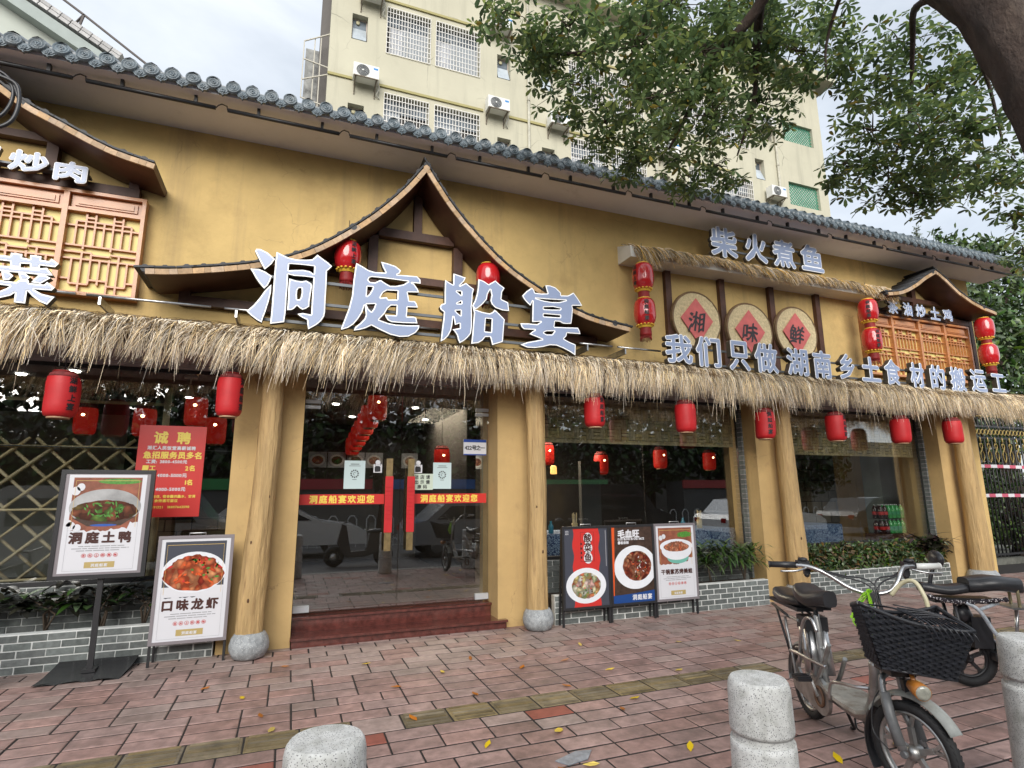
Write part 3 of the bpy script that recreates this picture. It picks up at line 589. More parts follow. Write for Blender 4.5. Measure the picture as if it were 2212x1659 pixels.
# ---- curved gables
def catmull(P,n=6):
    o=[]
    for i in range(len(P)-1):
        p0=P[max(i-1,0)];p1=P[i];p2=P[i+1];p3=P[min(i+2,len(P)-1)]
        for k in range(n):
            t=k/n;o.append(tuple(.5*((2*p1[j])+(-p0[j]+p2[j])*t+(2*p0[j]-5*p1[j]+4*p2[j]-p3[j])*t*t+(-p0[j]+3*p1[j]-3*p2[j]+p3[j])*t**3) for j in range(len(p1))))
    o.append(tuple(P[-1]));return o
tilem=None
def gable(L_,Rr,label,yf,beams,base,th=.055):
    global tilem
    root=thing('decorative_gable',base,label,'gable roof')
    for side,P in enumerate((L_,Rr)):
        C=catmull(P,12);n=len(C)
        nor=[]
        for i in range(n):
            a=C[max(i-1,0)];b=C[min(i+1,n-1)];dx,dz=b[0]-a[0],b[1]-a[1];l=math.hypot(dx,dz)
            if dx<0:dx,dz=-dx,-dz
            nor.append((dz/l,-dx/l))
        m=MB();yb=6.58
        top=[(x,z) for x,z in C];bot=[(x+nx*th,z+nz*th) for (x,z),(nx,nz) in zip(C,nor)]
        vs=[(x,yf+.02,z) for x,z in top]+[(x,yf+.02,z) for x,z in bot]+[(x,yb,z) for x,z in bot]+[(x,yb,z) for x,z in top]
        fs=[]
        for i in range(n-1):
            for a,b in ((0,1),(1,2),(2,3),(3,0)):fs.append((a*n+i,a*n+i+1,b*n+i+1,b*n+i))
        fs+=[(0,n,2*n,3*n),(n-1,4*n-1,3*n-1,2*n-1)];m.add(vs,fs);m.build('roof_board',boardwood,root)
        # pale edging pieces
        seg=0.;last=0;acc=0
        i=0
        while i<n-1:
            j=i;d=0;tgt=random.uniform(.05,.13)
            while j<n-1 and d<tgt:d+=math.dist(C[j],C[j+1]);j+=1
            mm=MB();q=[];e=.0035
            for k in range(i,j+1):q.append(top[k])
            r_=[bot[k] for k in range(j,i-1,-1)]
            pts=q+r_;cxm=sum(p[0] for p in pts)/len(pts);czm=sum(p[1] for p in pts)/len(pts)
            pts=[(cxm+(a-cxm)*.975,czm+(b-czm)*.985) for a,b in pts]
            kk=len(pts);dd=random.uniform(0,.006)
            mm.add([(a,yf-dd,b) for a,b in pts]+[(a,yf+.019,b) for a,b in pts],[(t,kk-1-t,kk-2-t,t+1) for t in range((kk//2)-1)]+[(t,(t+1)%kk,kk+(t+1)%kk,kk+t) for t in range(kk)])
            mm.build('edge_board',boardpale,root);i=j
        # dark tiles on top
        if tilem is None:
            t=MB();t.tube([(0,0,0),(0,.60,0)],.040,9);tilem=t.mesh('curved_tile',[tile_d])
            t=MB();t.prism([(-.09,.01),(.09,.01),(.09,.028),(-.09,.028)],0,.62);gable.flat=t.mesh('flat_tile',[tile_d])
        acc=0
        for i in range(n-1):
            acc+=math.dist(C[i],C[i+1])
            if acc>.155 or i==0:
                acc=0;a=math.atan2(C[i+1][1]-C[i][1],C[i+1][0]-C[i][0])
                inst('curved_tile',tilem,root,(C[i][0]-nor[i][0]*.008,yf+.004+random.uniform(-.006,.006),C[i][1]-nor[i][1]*.008),(random.uniform(-.02,.02),0,0))
                inst('flat_tile',gable.flat,root,(C[i][0]-nor[i][0]*.002,yf-.008,C[i][1]-nor[i][1]*.002),(0,-a,0))
    for b in beams:MB().box(*b).build('beam',darkwood,root)
    return root
random.seed(21)
GL=[(-1.43,3.68),(-1.08,3.73),(-.43,3.89),(.07,4.12),(.59,4.54),(.97,4.95),(1.26,5.36)]
GR=[(1.26,5.36),(1.57,4.92),(1.93,4.53),(2.30,4.22),(2.75,3.97),(3.15,3.80),(3.47,3.71),(3.96,3.64)]
yb0,yb1=6.5,6.599
gable(GL,GR,'large curved timber gable over the entrance, sweeping to a point behind the big letters',6.0,
 [(1.225,1.325,yb0,yb1,4.73,5.22),(.80,1.735,yb0,yb1,4.62,4.73),(.69,.80,yb0,yb1,3.62,4.62),(1.735,1.85,yb0,yb1,3.62,4.60),(.80,1.735,yb0,yb1,4.06,4.15),(-1.22,3.75,yb0+.003,yb1,3.52,3.62),(-1.22,-1.12,yb0,yb1,3.62,3.70),(3.65,3.75,yb0,yb1,3.62,3.67),(-.1,.69,yb0,yb1,4.06,4.15),(1.85,2.4,yb0,yb1,4.06,4.15),(2.36,2.46,yb0,yb1,3.62,4.06),(.1,.2,yb0,yb1,3.62,4.06)],(1.26,6.55,3.5))
gable([(-4.6,4.80),(-4.16,4.85),(-3.76,5.03),(-3.4,5.20),(-3.0,5.50)],[(-3.0,5.50),(-2.6,5.20),(-2.24,5.03),(-1.84,4.86),(-1.45,4.77)],'curved timber gable at the left above the lattice window',6.0,
 [(-4.3,-1.68,yb0,yb1,4.625,4.72),(-2.52,-2.42,yb0,yb1,4.72,5.08),(-3.6,-2.40,yb0-.003,yb1,5.08,5.16),(-1.78,-1.69,yb0-.003,yb1,4.72,4.80)],(-3,6.55,4.6))
gable([(9.05,4.79),(9.4,4.86),(9.75,5.02),(10.05,5.2),(10.36,5.36)],[(10.36,5.36),(10.62,5.22),(10.9,5.04),(11.36,4.86),(11.9,4.76)],'small curved timber gable at the right end of the building',6.08,
 [(9.2,11.9,yb0,yb1,4.60,4.70),(10.3,10.4,yb0,yb1,4.70,5.2),(9.6,11.3,yb0-.003,yb1,4.9,4.98),(11.80,11.9,yb0-.003,yb1,3.4,4.74)],(10.4,6.55,4.6))
# ---- lattice windows
def lattice(x0,n,w_,z0,z1,label,mv=0):
    root=thing('lattice_window',(x0+n*w_/2,6.55,z0),label,'lattice window');x1=x0+n*w_
    MB().box(x0+.01,x1-.01,6.56,6.598,z0+.02,z1-.02).build('backing_panel',panelyellow,root)
    f=.035
    for a in (MB().box(x0,x1,6.48,6.6,z1-f,z1),MB().box(x0,x1,6.48,6.6,z0,z0+f),MB().box(x0,x0+f,6.48,6.598,z0+f,z1-f),MB().box(x1-f,x1,6.48,6.598,z0+f,z1-f)):a.build('frame_rail',orangewood,root)
    for i in range(1,n):MB().box(x0+i*w_-.024,x0+i*w_+.024,6.485,6.598,z0+f,z1-f).build('mullion',orangewood,root)
    cache={}
    def bar(a0,a1,b0,b1):
        k=(round(a1-a0,3),round(b1-b0,3))
        if k not in cache:cache[k]=MB().box(-k[0]/2,k[0]/2,-.014,.014,-k[1]/2,k[1]/2).mesh('lattice_bar',[orangewood])
        inst('lattice_bar',cache[k],root,((a0+a1)/2,6.538+random.uniform(-.002,.002),(b0+b1)/2))
    for i in range(n):
        a=x0+i*w_+(f if i==0 else .024);b=x0+(i+1)*w_-(f if i==n-1 else .024)
        MB().box(a,b,6.492,6.598,z1-.225,z1-.19).build('cross_rail',orangewood,root)
        MB().box(a+.01,b-.01,6.53,6.597,z1-.185,z1-f-.005).box(a+.045,b-.045,6.515,6.53,z1-.160,z1-f-.03).box(a+.075,b-.075,6.505,6.515,z1-.142,z1-f-.05).build('top_panel',orangewood,root)
        lo=z0+f;hi=z1-.225;W=(b-a)/8.;Hh=(hi-lo)/12.;t=.0085
        X=lambda u:a+u*W
        Z=lambda v:lo+v*Hh
        for u,v0,v1 in ((1,1.3,5.),(1,7.,10.7),(2,0,6.),(2,6.5,12),(3,1.3,6),(3,7,12),(4,1.3,5.),(4,7,10.7),(5,0,5.3),(5,6.5,12),(6,0,6),(6,7,12),(7,1.3,5),(7,7,10.7)):bar(X(u)-t,X(u)+t,Z(v0),Z(v1))
        for u0,u1,v in ((0,1,2.),(1,3,1.3),(3,5,2),(5,7,1.3),(7,8,2),(0,8,5.),(1,3,6),(5,7,6),(3,5,5.7),(0,8,7.),(0,1,6),(7,8,6),(0,8,10.),(1,4,10.7),(4,7,10.7),(2,3,11.3),(5,6,11.3)):bar(X(u0),X(u1),Z(v)-t,Z(v)+t)
lattice(-4.36,4,.69,3.50,4.61,'varnished orange timber lattice window over yellow panels, at the left edge')
lattice(8.96,4,.695,3.48,4.575,'varnished orange timber lattice window under the small right gable')
for x in (5.0,5.99,6.98,7.97):MB().box(x-.05,x+.05,6.53,6.6,3.3,4.77).build('wall_post',darkwood,B)
# ---- doors, windows, stairs
m=MB();m.box(.02,2.52,6.57,6.9,0,.165);m.box(.09,2.37,6.87,7.05,.165,.25)
st=thing('entrance_steps',(1.25,6.8,0),'two polished dark red granite steps below the glass doors','steps')
MB().box(.10,2.46,6.60,6.9,0,.075).build('riser',redstone,st);MB().box(.085,2.47,6.57,6.92,.075,.10).build('tread',redstone,st)
MB().box(.10,2.36,6.885,7.3,.10,.225).build('riser',redstone,st);MB().box(.092,2.365,6.86,7.3,.225,.25).build('tread',redstone,st)
DZ0,DZ1=.262,2.905
for k,(x0,x1) in enumerate(((.10,1.232),(1.240,2.362))):
    d=MB().box(x0,x1,6.994,7.006,DZ0,DZ1).build('glass_door',glass,B)
    cz=[(2.545,2.582),(2.609,2.648)] if k==0 else [(2.543,2.581),(2.601,2.642)]
    cx=(x0,x0+.17) if k==0 else (x1-.17,x1)
    for a,b in cz+[(.275,.343)]:MB().box(cx[0],cx[1],6.975,7.02,a,b).build('door_clamp',M('satin_clamp',(.62,.66,.70),.3,metal=.4),d)
    hx=(1.052,1.128) if k==0 else (1.312,1.388)
    mm=MB();mm.box(hx[0],hx[1],6.90,6.93,.90,1.97,0)
    for zz in (1.0,1.87):mm.box(hx[0]+.02,hx[1]-.02,6.93,6.993,zz-.02,zz+.02,0)
    h=mm.build('door_handle',M('brass_handle',(.34,.25,.12),.35,metal=.7,noise=(20,.3)),d)
    mm=MB();mm.box(hx[0]-.008,hx[1]+.008,6.892,6.899,1.11,1.76)
    for q in range(9):mm.box(hx[0],hx[1],6.886,6.892,1.27+q*.045,1.30+q*.045)
    mm.build('red_sleeve',lred,h.parent)
    s0,s1=((.10,1.05) if k==0 else (1.385,2.335))
    mm=MB();mm.box(s0,s1,6.989,6.9935,1.436,1.553,0);write(mm,'洞庭船宴欢迎您',(s0+s1)/2+.0,1.46,.095,6.9875,1,bold=.003,gap=1.12,align='c');mm.build('door_strip',[redprint,yellowprint],B)
def paper(x0,x1,z0,z1,name,fn,mats,y=6.9935,parent=B):
    mm=MB();mm.box(x0,x1,y-.004,y,z0,z1,0);fn(mm,y-.0055);return mm.build(name,mats,parent)
def ring(mb,cx,cz,r0,r1,y,m,n=24,a0=0,a1=2*PI):
    vs=[];k=n+1
    for i in range(k):
        a=a0+(a1-a0)*i/n;vs+=[(cx+r0*math.cos(a),y,cz+r0*math.sin(a)),(cx+r1*math.cos(a),y,cz+r1*math.sin(a))]
    mb.add(vs,[(2*i,2*i+1,2*i+3,2*i+2) for i in range(n)],m)
def disc(mb,cx,cz,rx,rz,y,m,n=40,jag=0.,clip=None):
    pts=[]
    for i in range(n):
        a=2*PI*i/n;k=1+random.uniform(-jag,jag);px,pz=cx+rx*k*math.cos(a),cz+rz*k*math.sin(a)
        if clip:px=min(max(px,clip[0]),clip[1]);pz=min(max(pz,clip[2]),clip[3])
        pts.append((px,y,pz))
    mb.add([(cx if not clip else min(max(cx,clip[0]),clip[1]),y,cz)]+pts,[(0,1+i,1+(i+1)%n) for i in range(n)],m)
paperm=M('pale_blue_paper',(.50,.62,.63),.6);paperg=M('greenish_note_paper',(.52,.60,.50),.7)
def pp(mm,y):
    pass
for (x0,x1,z0,z1) in ((.575,.815,1.615,1.945),(1.64,1.872,1.612,1.935)):
    def fn(mm,y):
        c=(x0+x1)/2;mm.add([(c-.05,y,z1-.045),(c+.05,y,z1-.045),(c+.05,y,z1-.038),(c-.05,y,z1-.038)],[(0,1,2,3)],1)
        mm.add([(c-.065,y,z1-.065),(c+.065,y,z1-.065),(c+.065,y,z1-.06),(c-.065,y,z1-.06)],[(0,1,2,3)],1)
        for q in range(11):ring(mm,c,(z0+z1)/2+.01,.032,.050,y,1,2,q*.57,q*.57+.34)
        ring(mm,c,(z0+z1)/2+.01,.012,.017,y,1,10,.5,5.);mm.add([(c-.025,y,z0+.105),(c+.025,y,z0+.105),(c+.025,y,z0+.11),(c-.025,y,z0+.11)],[(0,1,2,3)],1)
    paper(x0,x1,z0,z1,'printed_notice',fn,[paperm,ink])
paper(1.39,1.64,1.60,1.795,'handwritten_note',lambda mm,y:[write(mm,s,1.515,zz,.052,y,1,bold=.0012,gap=1.35,align='c') for s,zz in (('进店请',1.735),('出示健',1.675),('康码',1.618))],[paperg,ink])
for c in (.962,1.452):
    def fn(mm,y):
        write(mm,'推',c,1.822,.072,y,1,bold=.002,align='c');disc(mm,c,1.925,.03,.03,y,0,14)
        ring(mm,c,1.905,.03,.034,y,1,10,PI,2*PI);ring(mm,c,1.93,.030,.033,y,1,14)
    paper(c-.05,c+.05,1.805,1.905,'push_sign',fn,[posterw,ink])
paper(2.03,2.335,2.035,2.235,'address_plate',lambda mm,y:[mm.add([(2.03,y,2.20),(2.335,y,2.20),(2.335,y,2.235),(2.03,y,2.235)],[(0,1,2,3)],1),mm.add([(2.03,y,2.035),(2.335,y,2.035),(2.335,y,2.05),(2.03,y,2.05)],[(0,1,2,3)],1),write(mm,'422号之一',2.045,2.105,.066,y-.001,2,bold=.002,gap=.86)],[posterw,M('plate_blue',(.01,.05,.28),.4),ink])
# windows: frame, panes, sill wall
glz=[]
for x0,x1,splits in ((-3.65,-.60,(-2.1,)),(3.02,6.5,(4.72,)),(7.2,10.66,(8.95,))):
    wd=MB();wd.box(x0,x1,6.98,7.03,2.87,2.93);wd.box(x0,x1,6.97,7.04,.70,.74);wd.box(x0,x0+.03,6.98,7.03,.74,2.87);wd.box(x1-.03,x1,6.98,7.03,.74,2.87)
    wo=wd.build('window',blackm,B);xs=[x0+.03]+list(splits)+[x1-.03]
    for a,b in zip(xs[:-1],xs[1:]):MB().box(a+.003,b-.003,6.996,7.006,.74,2.87).build('pane',glass,wo)
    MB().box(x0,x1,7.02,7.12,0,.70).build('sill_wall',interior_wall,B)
    mb=MB();mb.box(x0,x1,6.985,7.02,0,.70,1);zz=0.01;r=0
    while zz<.68:
        xx=x0+(.0 if r%2 else -.11)
        while xx<x1:
            a=max(xx,x0)+.005;b=min(xx+.22,x1)-.005
            if b-a>.02:mb.box(a,b,6.972,6.99,zz+.004,min(zz+.062,.70),0)
            xx+=.225
        zz+=.068;r+=1
    mb.build('brick_facing',[gbrick,mortar],B,kind='stuff')
# right window jamb brick strips
for x0 in (6.465,10.625):
    mb=MB();mb.box(x0,x0+.035,6.90,6.98,.3,2.9,1)
    for q in range(36):mb.box(x0-.004,x0+.03,6.892,6.985,.3+q*.072+.005,.3+q*.072+.066,0)
    mb.build('jamb_brick',[gbrick,beamgrey],B,kind='stuff')
# interior
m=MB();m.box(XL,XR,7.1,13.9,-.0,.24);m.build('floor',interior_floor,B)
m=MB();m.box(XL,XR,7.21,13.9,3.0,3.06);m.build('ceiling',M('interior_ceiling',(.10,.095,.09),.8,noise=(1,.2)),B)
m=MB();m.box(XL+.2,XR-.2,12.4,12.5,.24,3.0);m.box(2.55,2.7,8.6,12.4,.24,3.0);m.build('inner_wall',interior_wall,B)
# blinds
def blind(x0,x1,z0,z1,y,label):
    mb=MB();mb.box(x0,x1,y+.012,y+.02,z0,z1,1);W_=.115;H_=.15;c=int((x1-x0)/W_)+1;r=int((z1-z0)/H_)+1;n=3
    for i in range(c):
        for j in range(r):
            a=x0+i*W_;b=z1-(j+1)*H_
            for q in range(n):
                j1=random.uniform(0,.008)
                if (i+j)%2:p=(a+.002,a+W_-.002,b+q*H_/n+.0025,b+(q+1)*H_/n-.0025-j1*.6)
                else:p=(a+q*W_/n+.002,a+(q+1)*W_/n-.002-j1*.6,b+.002,b+H_-.002)
                x_0,x_1,z_0,z_1=max(p[0],x0),min(p[1],x1),max(p[2],z0),min(p[3],z1)
                if x_1-x_0>.01 and z_1-z_0>.01:
                    d=random.uniform(0,.008);mb.box(x_0,x_1,y-d,y+.011,z_0,z_1,0)
    mb.box(x0,x1,y-.006,y+.024,z0-.03,z0,0)
    mb.build('woven_blind',[rattan,rattan_d],label=label,cat='blind')
random.seed(9)
blind(3.06,6.46,2.27,2.90,7.09,'woven bamboo blind hanging behind the middle window above the menu boards')
blind(7.24,10.6,2.18,2.90,7.09,'woven bamboo blind hanging behind the right window above the bottles')
# ================================================================ thatch
def snoise(x,s):
    return math.sin(x*1.7+s)+.6*math.sin(x*4.3+s*2.1)+.4*math.sin(x*9.7+s*3.3)
def strands(N_,x0,x1,fn,w0,name,mat,parent,seed,K=6):
    rg=np.random.RandomState(seed);X=rg.uniform(x0,x1,N_);P=fn(X,rg)  # list of K arrays (N,3)
    P=np.stack(P,1);n=P.shape[0];K=P.shape[1]
    T=P[:,1:]-P[:,:-1];T=np.concatenate([T,T[:,-1:]],1);ang=rg.uniform(0,PI,(n,1))
    ref=np.stack([np.cos(ang),np.sin(ang)*.8,np.zeros_like(ang)],-1);side=np.cross(T,np.repeat(ref,K,1));side=np.cross(side,T)
    side/=np.linalg.norm(side,axis=2,keepdims=True)+1e-9
    taper=np.linspace(1,.25,K)[None,:,None];wd=(w0*rg.uniform(.6,1.4,(n,1,1)))*taper
    A=P+side*wd;Bq=P-side*wd;nb=np.cross(side,T);nb/=np.linalg.norm(nb,axis=2,keepdims=True)+1e-9;Cq=P+nb*wd*1.2
    V=np.stack([A,Bq,Cq],2).reshape(-1,3)
    base=(np.arange(n)*K*3)[:,None]+ (np.arange(K-1)*3)[None,:]
    F=[]
    for a,b in ((0,1),(1,2),(2,0)):
        F.append(np.stack([base+a,base+b,base+b+3,base+a+3],-1).reshape(-1,4))
    F=np.concatenate(F)
    me=bpy.data.meshes.new(name);me.vertices.add(len(V));off=np.array(WL[parent.name]);me.vertices.foreach_set('co',(V-off).astype(np.float32).ravel())
    me.loops.add(F.size);me.loops.foreach_set('vertex_index',F.astype(np.int32).ravel());me.polygons.add(len(F));me.polygons.foreach_set('loop_start',(np.arange(len(F))*4).astype(np.int32))
    try:me.polygons.foreach_set('loop_total',np.full(len(F),4,np.int32))
    except Exception:pass
    me.polygons.foreach_set('use_smooth',np.ones(len(F),bool))
    me.update(calc_edges=True);me.materials.append(mat);ob=bpy.data.objects.new(name,me);COL.objects.link(ob);ob.parent=parent;tag(ob,kind='stuff');return ob
def vs_(X,s):return np.sin(X*1.7+s)+.6*np.sin(X*4.3+s*2.1)+.4*np.sin(X*9.7+s*3.3)
T1=thing('thatched_canopy',(4,6.2,2.9),'long straw thatched canopy running along the whole shopfront above the doors','thatched canopy')
TX0,TX1=-6.,13.6
m=MB();m.add([(TX0,6.6,3.30),(TX0,6.08,3.10),(TX0,6.0,3.0),(TX0,6.06,2.985),(TX0,6.6,2.99),(TX1,6.6,3.30),(TX1,6.08,3.10),(TX1,6.0,3.0),(TX1,6.06,2.985),(TX1,6.6,2.99)],[(0,1,2,3,4),(9,8,7,6,5),(0,5,6,1),(1,6,7,2),(2,7,8,3),(3,8,9,4),(4,9,5,0)])
m.build('straw_underlayer',strawbase,T1)
MB().box(TX0,XR,6.10,6.86,2.95,2.984).box(TX0,XR,6.10,6.13,2.90,2.95).build('canopy_soffit',beamgrey,T1)
def fringe(X,rg,zt=3.15,ln=.31,yf=6.0):
    n=len(X);cw=.085;ci=np.floor(X/cw+.35*np.sin(X*3));cc=(ci+.5+.3*np.sin(ci*12.9))*cw;cl_=.55+.45*np.sin(ci*7.7+1);c=vs_(X*1.3,1.);lean=np.where(X<1.5,-.10,.0)+np.clip((X-4)*.018,0,.16)+.05*vs_(X*.9,4.)*.5+rg.normal(0,.045,n)
    L_=ln*(1+.13*c+.16*np.sin(ci*5.3))+rg.normal(0,.05,n)+(rg.rand(n)<.02)*rg.uniform(.05,.3,n);y0=yf+rg.uniform(-.02,.12,n);z0=zt+rg.uniform(-.10,.05,n)+(y0-yf)*.3
    out=[];wob=rg.normal(0,.02,(n,2))
    for t in (0,.16,.36,.6,.82,1.):
        yy=y0-(.13+.02*c+.03*np.sin(ci*3.1))*(1-np.exp(-3.5*t))+.05*t+wob[:,0]*t*t;zz=z0-L_*(t**1.35)+.02*np.sin(PI*t);xx=X+(cc-X)*cl_*.75*t**1.1+(lean+.05*np.sin(ci*9.1))*(t**1.2)+wob[:,1]*np.sin(t*5)*.8
        out.append(np.stack([xx,yy,zz],1))
    return out
strands(15000,TX0,TX1,fringe,.0042,'straw_fringe',strawm,T1,1)
def cover(X,rg):
    n=len(X);y0=rg.uniform(6.0,6.52,n);z0=3.12+(y0-6.05)*.38+rg.uniform(-.01,.055,n);az=rg.normal(0,.8,n);l=rg.uniform(.1,.32,n);out=[]
    for t in (0,.35,.7,1.):
        yy=y0-l*np.cos(az)*t;out.append(np.stack([X+l*np.sin(az)*t,yy,3.12+(yy-6.05)*.38+(z0-3.12-(y0-6.05)*.38)+.03*np.sin(PI*t)],1))
    return out
strands(15000,TX0,TX1,cover,.0034,'straw_cover',strawd,T1,2)
T2=thing('upper_thatched_ledge',(6.7,6.4,4.77),'narrow white boxed ledge topped with straw, below the four-character sign','thatched canopy')
MB().prism([(6.27,4.77),(6.6,4.77),(6.6,5.05),(6.27,4.93)],4.2,9.3,ax='x').build('box_ledge',white,T2)
def fr2(X,rg):
    n=len(X);c=vs_(X*1.6,2.);lean=.10+.03*c+rg.normal(0,.035,n)
    L_=.17*(1+.2*c)+rg.normal(0,.03,n)+np.where(X<4.5,.12,0)+np.where(X>9.1,.1,0)*rg.rand(n);y0=6.30+rg.uniform(-.03,.2,n);z0=4.93+(y0-6.27)*.38+rg.uniform(0,.03,n);out=[]
    for t in (0,.2,.45,.75,1.):
        yy=y0-.14*(1-np.exp(-3*t))-(y0-6.27)*.6*t;zz=z0-L_*t**1.3-(y0-6.27)*.3*t;out.append(np.stack([X+lean*t,yy,zz],1))
    return out
strands(4200,4.2,9.32,fr2,.0060,'straw_fringe',M('tan_weathered_straw',(.60,.46,.28),.8,rand=.8),T2,3)
# ================================================================ letters
random.seed(2)
def sign(name,label,base):return thing(name,base,label,'sign')
LM=[letterface,letteredge,letterside]
s1=sign('shop_sign','large bulging lavender-white shop name letters 洞庭船宴 standing on the thatch',(1.3,6.0,3.2))
for k in ('dong','ting','chuan','yan'):
    mb=MB();cut_letter(mb,HERO[k],5.95,.07,.0125);mb.build('letter',LM,s1)
for z in (3.30,3.52,3.76):MB().box(-.40,3.1,6.025,6.05,z-.015,z+.015).build('support_bar',greym,s1)
s2=sign('dish_sign','large lavender-white 菜 letter cut off by the left edge, standing on the thatch',(-2.3,6.0,3.2))
mb=MB();cut_letter(mb,HERO['cai'],5.95,.07,.013);mb.build('letter',LM,s2)
MB().box(-2.95,-2.1,6.025,6.05,3.30,3.33).build('support_bar',greym,s2)
s3=sign('slogan_sign','long row of fourteen small white letters starting 我们只做 on the right thatch',(8,6.0,3.18))
SB=[(4.44,4.88,3.205,3.61),(4.93,5.35,3.19,3.62),(5.48,5.85,3.18,3.61),(5.93,6.36,3.18,3.62),(6.52,6.94,3.18,3.6),(7.03,7.4,3.17,3.6),(7.55,7.88,3.19,3.6),(8.01,8.43,3.19,3.59),(8.52,8.88,3.17,3.59),(9.1,9.44,3.16,3.58),(9.58,9.95,3.16,3.58),(10.07,10.47,3.16,3.58),(10.6,11.02,3.18,3.58),(11.15,11.54,3.21,3.54)]
for ch,(a,b,c,d) in zip('我们只做湖南乡土食材的搬运工',SB):
    mb=MB();bold_letter(mb,ch,(a,c,b,d),5.95,.08,.0175,.0085);mb.build('letter',LM,s3)
for z in (3.25,3.46):MB().box(4.5,11.5,6.035,6.06,z-.013,z+.013).build('support_bar',greym,s3)
s4=sign('dish_sign','four white letters 柴火煮鱼 on the upper thatched ledge',(6.6,6.25,4.95))
for ch,(a,b,c,d) in zip('柴火煮鱼',((5.45,5.95,4.90,5.38),(6.08,6.52,4.91,5.38),(6.62,7.08,4.91,5.37),(7.19,7.67,4.93,5.38))):
    q=1.0164;mb=MB();bold_letter(mb,ch,(a*q,1.55+(c-1.55)*q,b*q,1.55+(d-1.55)*q),6.2,.06,.022,.011);mb.build('letter',LM,s4)
MB().box(5.6,7.7,6.262,6.28,5.10,5.13).box(5.6,7.7,6.262,6.28,5.30,5.33).build('support_bar',greym,s4)
s5=sign('dish_sign','five small white letters 茶油炒土鸡 above the right lattice window',(10.2,6.4,4.55))
for ch,(a,b,c,d) in zip('茶油炒土鸡',((9.39,9.65,4.55,4.80),(9.78,10.01,4.55,4.8),(10.11,10.37,4.56,4.80),(10.48,10.74,4.55,4.80),(10.83,11.09,4.57,4.80))):
    mb=MB();bold_letter(mb,ch,(a,c,b,d),6.35,.05,.0105,.0045);mb.build('letter',LM,s5)
MB().box(9.4,11.1,6.402,6.495,4.66,4.68).build('support_bar',greym,s5)
s6=sign('dish_sign','small white letters 炒肉 over the left lattice window, cut off at the left edge',(-2.6,6.4,4.6))
for ch,(a,b,c,d) in zip('椒炒肉',((-3.13,-2.80,4.66,4.89),(-2.74,-2.42,4.645,4.87),(-2.38,-2.1,4.61,4.83))):
    mb=MB();bold_letter(mb,ch,(a,c,b,d),6.35,.05,.0135,.006);mb.build('letter',LM,s6)
MB().box(-3.1,-2.1,6.402,6.495,4.73,4.75).build('support_bar',greym,s6)
SBL={-2.35:'just right of the 菜 letter',-1.88:'on the thatch below the left lattice window',-.73:'just left of the 洞 letter',.9:'behind the 庭 letter',3.25:'touching the right foot of the 宴 letter',3.80:'ending at the 我 letter'}
for a,b in ((-2.35,-1.96),(-1.88,-.85),(-.73,-.28),(.9,1.45),(3.25,3.72),(3.80,4.45)):
    m=MB();m.tube([(a,6.07,3.385),(b,6.07,3.385)],.013,8);m.box(a+.1,a+.12,6.06,6.5,3.30,3.375);m.build('light_bar',chrome,label='silver light tube '+SBL[a],cat='light bar',group='silver light tubes on the thatch')
# rubbish bag on gable
m=MB();random.seed(4);m.ell((-.78,6.3,3.86),.09,.08,.045,9,6);m.v=[(x+random.uniform(-.012,.012),y+random.uniform(-.01,.01),z+random.uniform(-.012,.012)) for x,y,z in m.v]
m.build('plastic_bag',M('crumpled_pale_plastic',(.52,.52,.48),.4,noise=(30,.3)),label='crumpled pale plastic bag caught on the left wing of the big gable',cat='bag')
# ================================================================ lanterns
def ltext(mb,txt,cx,cy,r,ztop,h,phi,m):
    write(mb,txt,0,ztop-h,h,0,m,bold=h*.03,gap=1.18,vert=True,tf=lambda a,b:(cx+(r+.003)*math.sin(a/r+phi),cy-(r+.003)*math.cos(a/r+phi),b))
def lantern(x,y,zt,zb,r,label,txt=None,phi=0,hang=2.95,mat=None,group='red lanterns hanging under the thatched canopy',warp=0):
    t=thing('red_lantern',(x,y,zb),label,'lantern',group);h=zt-zb;sd=random.random()*6
    mb=MB();prof=[(r*.62,0),(r*.86,.015),(r*.97,.05),(r*1.0,.11),(r*1.,h*.5),(r*1.01,h*.7),(r*.99,h-.10),(r*.93,h-.05),(r*.80,h-.015),(r*.62,h)]
    mb.lathe((x,y,zb),prof[:8],24,cap=False);mb.lathe((x,y,zb),prof[7:],24,m=1)
    mb.v=[(a+(a-x)*(.012*math.sin(math.atan2(b-y,a-x)*5+sd+c*9)+.008*math.sin(c*60+sd)),b+(b-y)*.012*math.sin(math.atan2(b-y,a-x)*5+sd+c*9),c) for a,b,c in mb.v]
    if warp:mb.v=[(a+warp*math.sin((c-zb)/h*3.1),b,c) for a,b,c in mb.v]
    mb.build('lantern_body',[mat or lred,M('dusty_lantern_top',(.20,.03,.03),.8,noise=(14,.5))],t)
    MB().lathe((x,y,zb-.012),[(r*.58,0),(r*.66,.0),(r*.66,.013),(r*.58,.013)],20,cap=False).lathe((x,y,zb-.005),[(.0,.004),(r*.6,.005)],16,cap=False,m=0).build('bottom_ring',M('pale_lantern_ring',(.55,.36,.22),.5),t)
    MB().lathe((x,y,zt-.002),[(r*.66,0),(r*.66,.012),(r*.52,.014)],20).build('top_cap',lredd,t)
    MB().tube([(x,y,zt),(x+.004,y,hang)],.004,5).build('hanging_wire',blackm,t)
    if txt:
        mb=MB();ltext(mb,txt,x,y,r,zb+h*.9,h*.165,phi,0)
        if warp:mb.v=[(a+warp*math.sin((c-zb)/h*3.1),b,c) for a,b,c in mb.v]
        mb.build('calligraphy',ink,t)
    return t
random.seed(6)
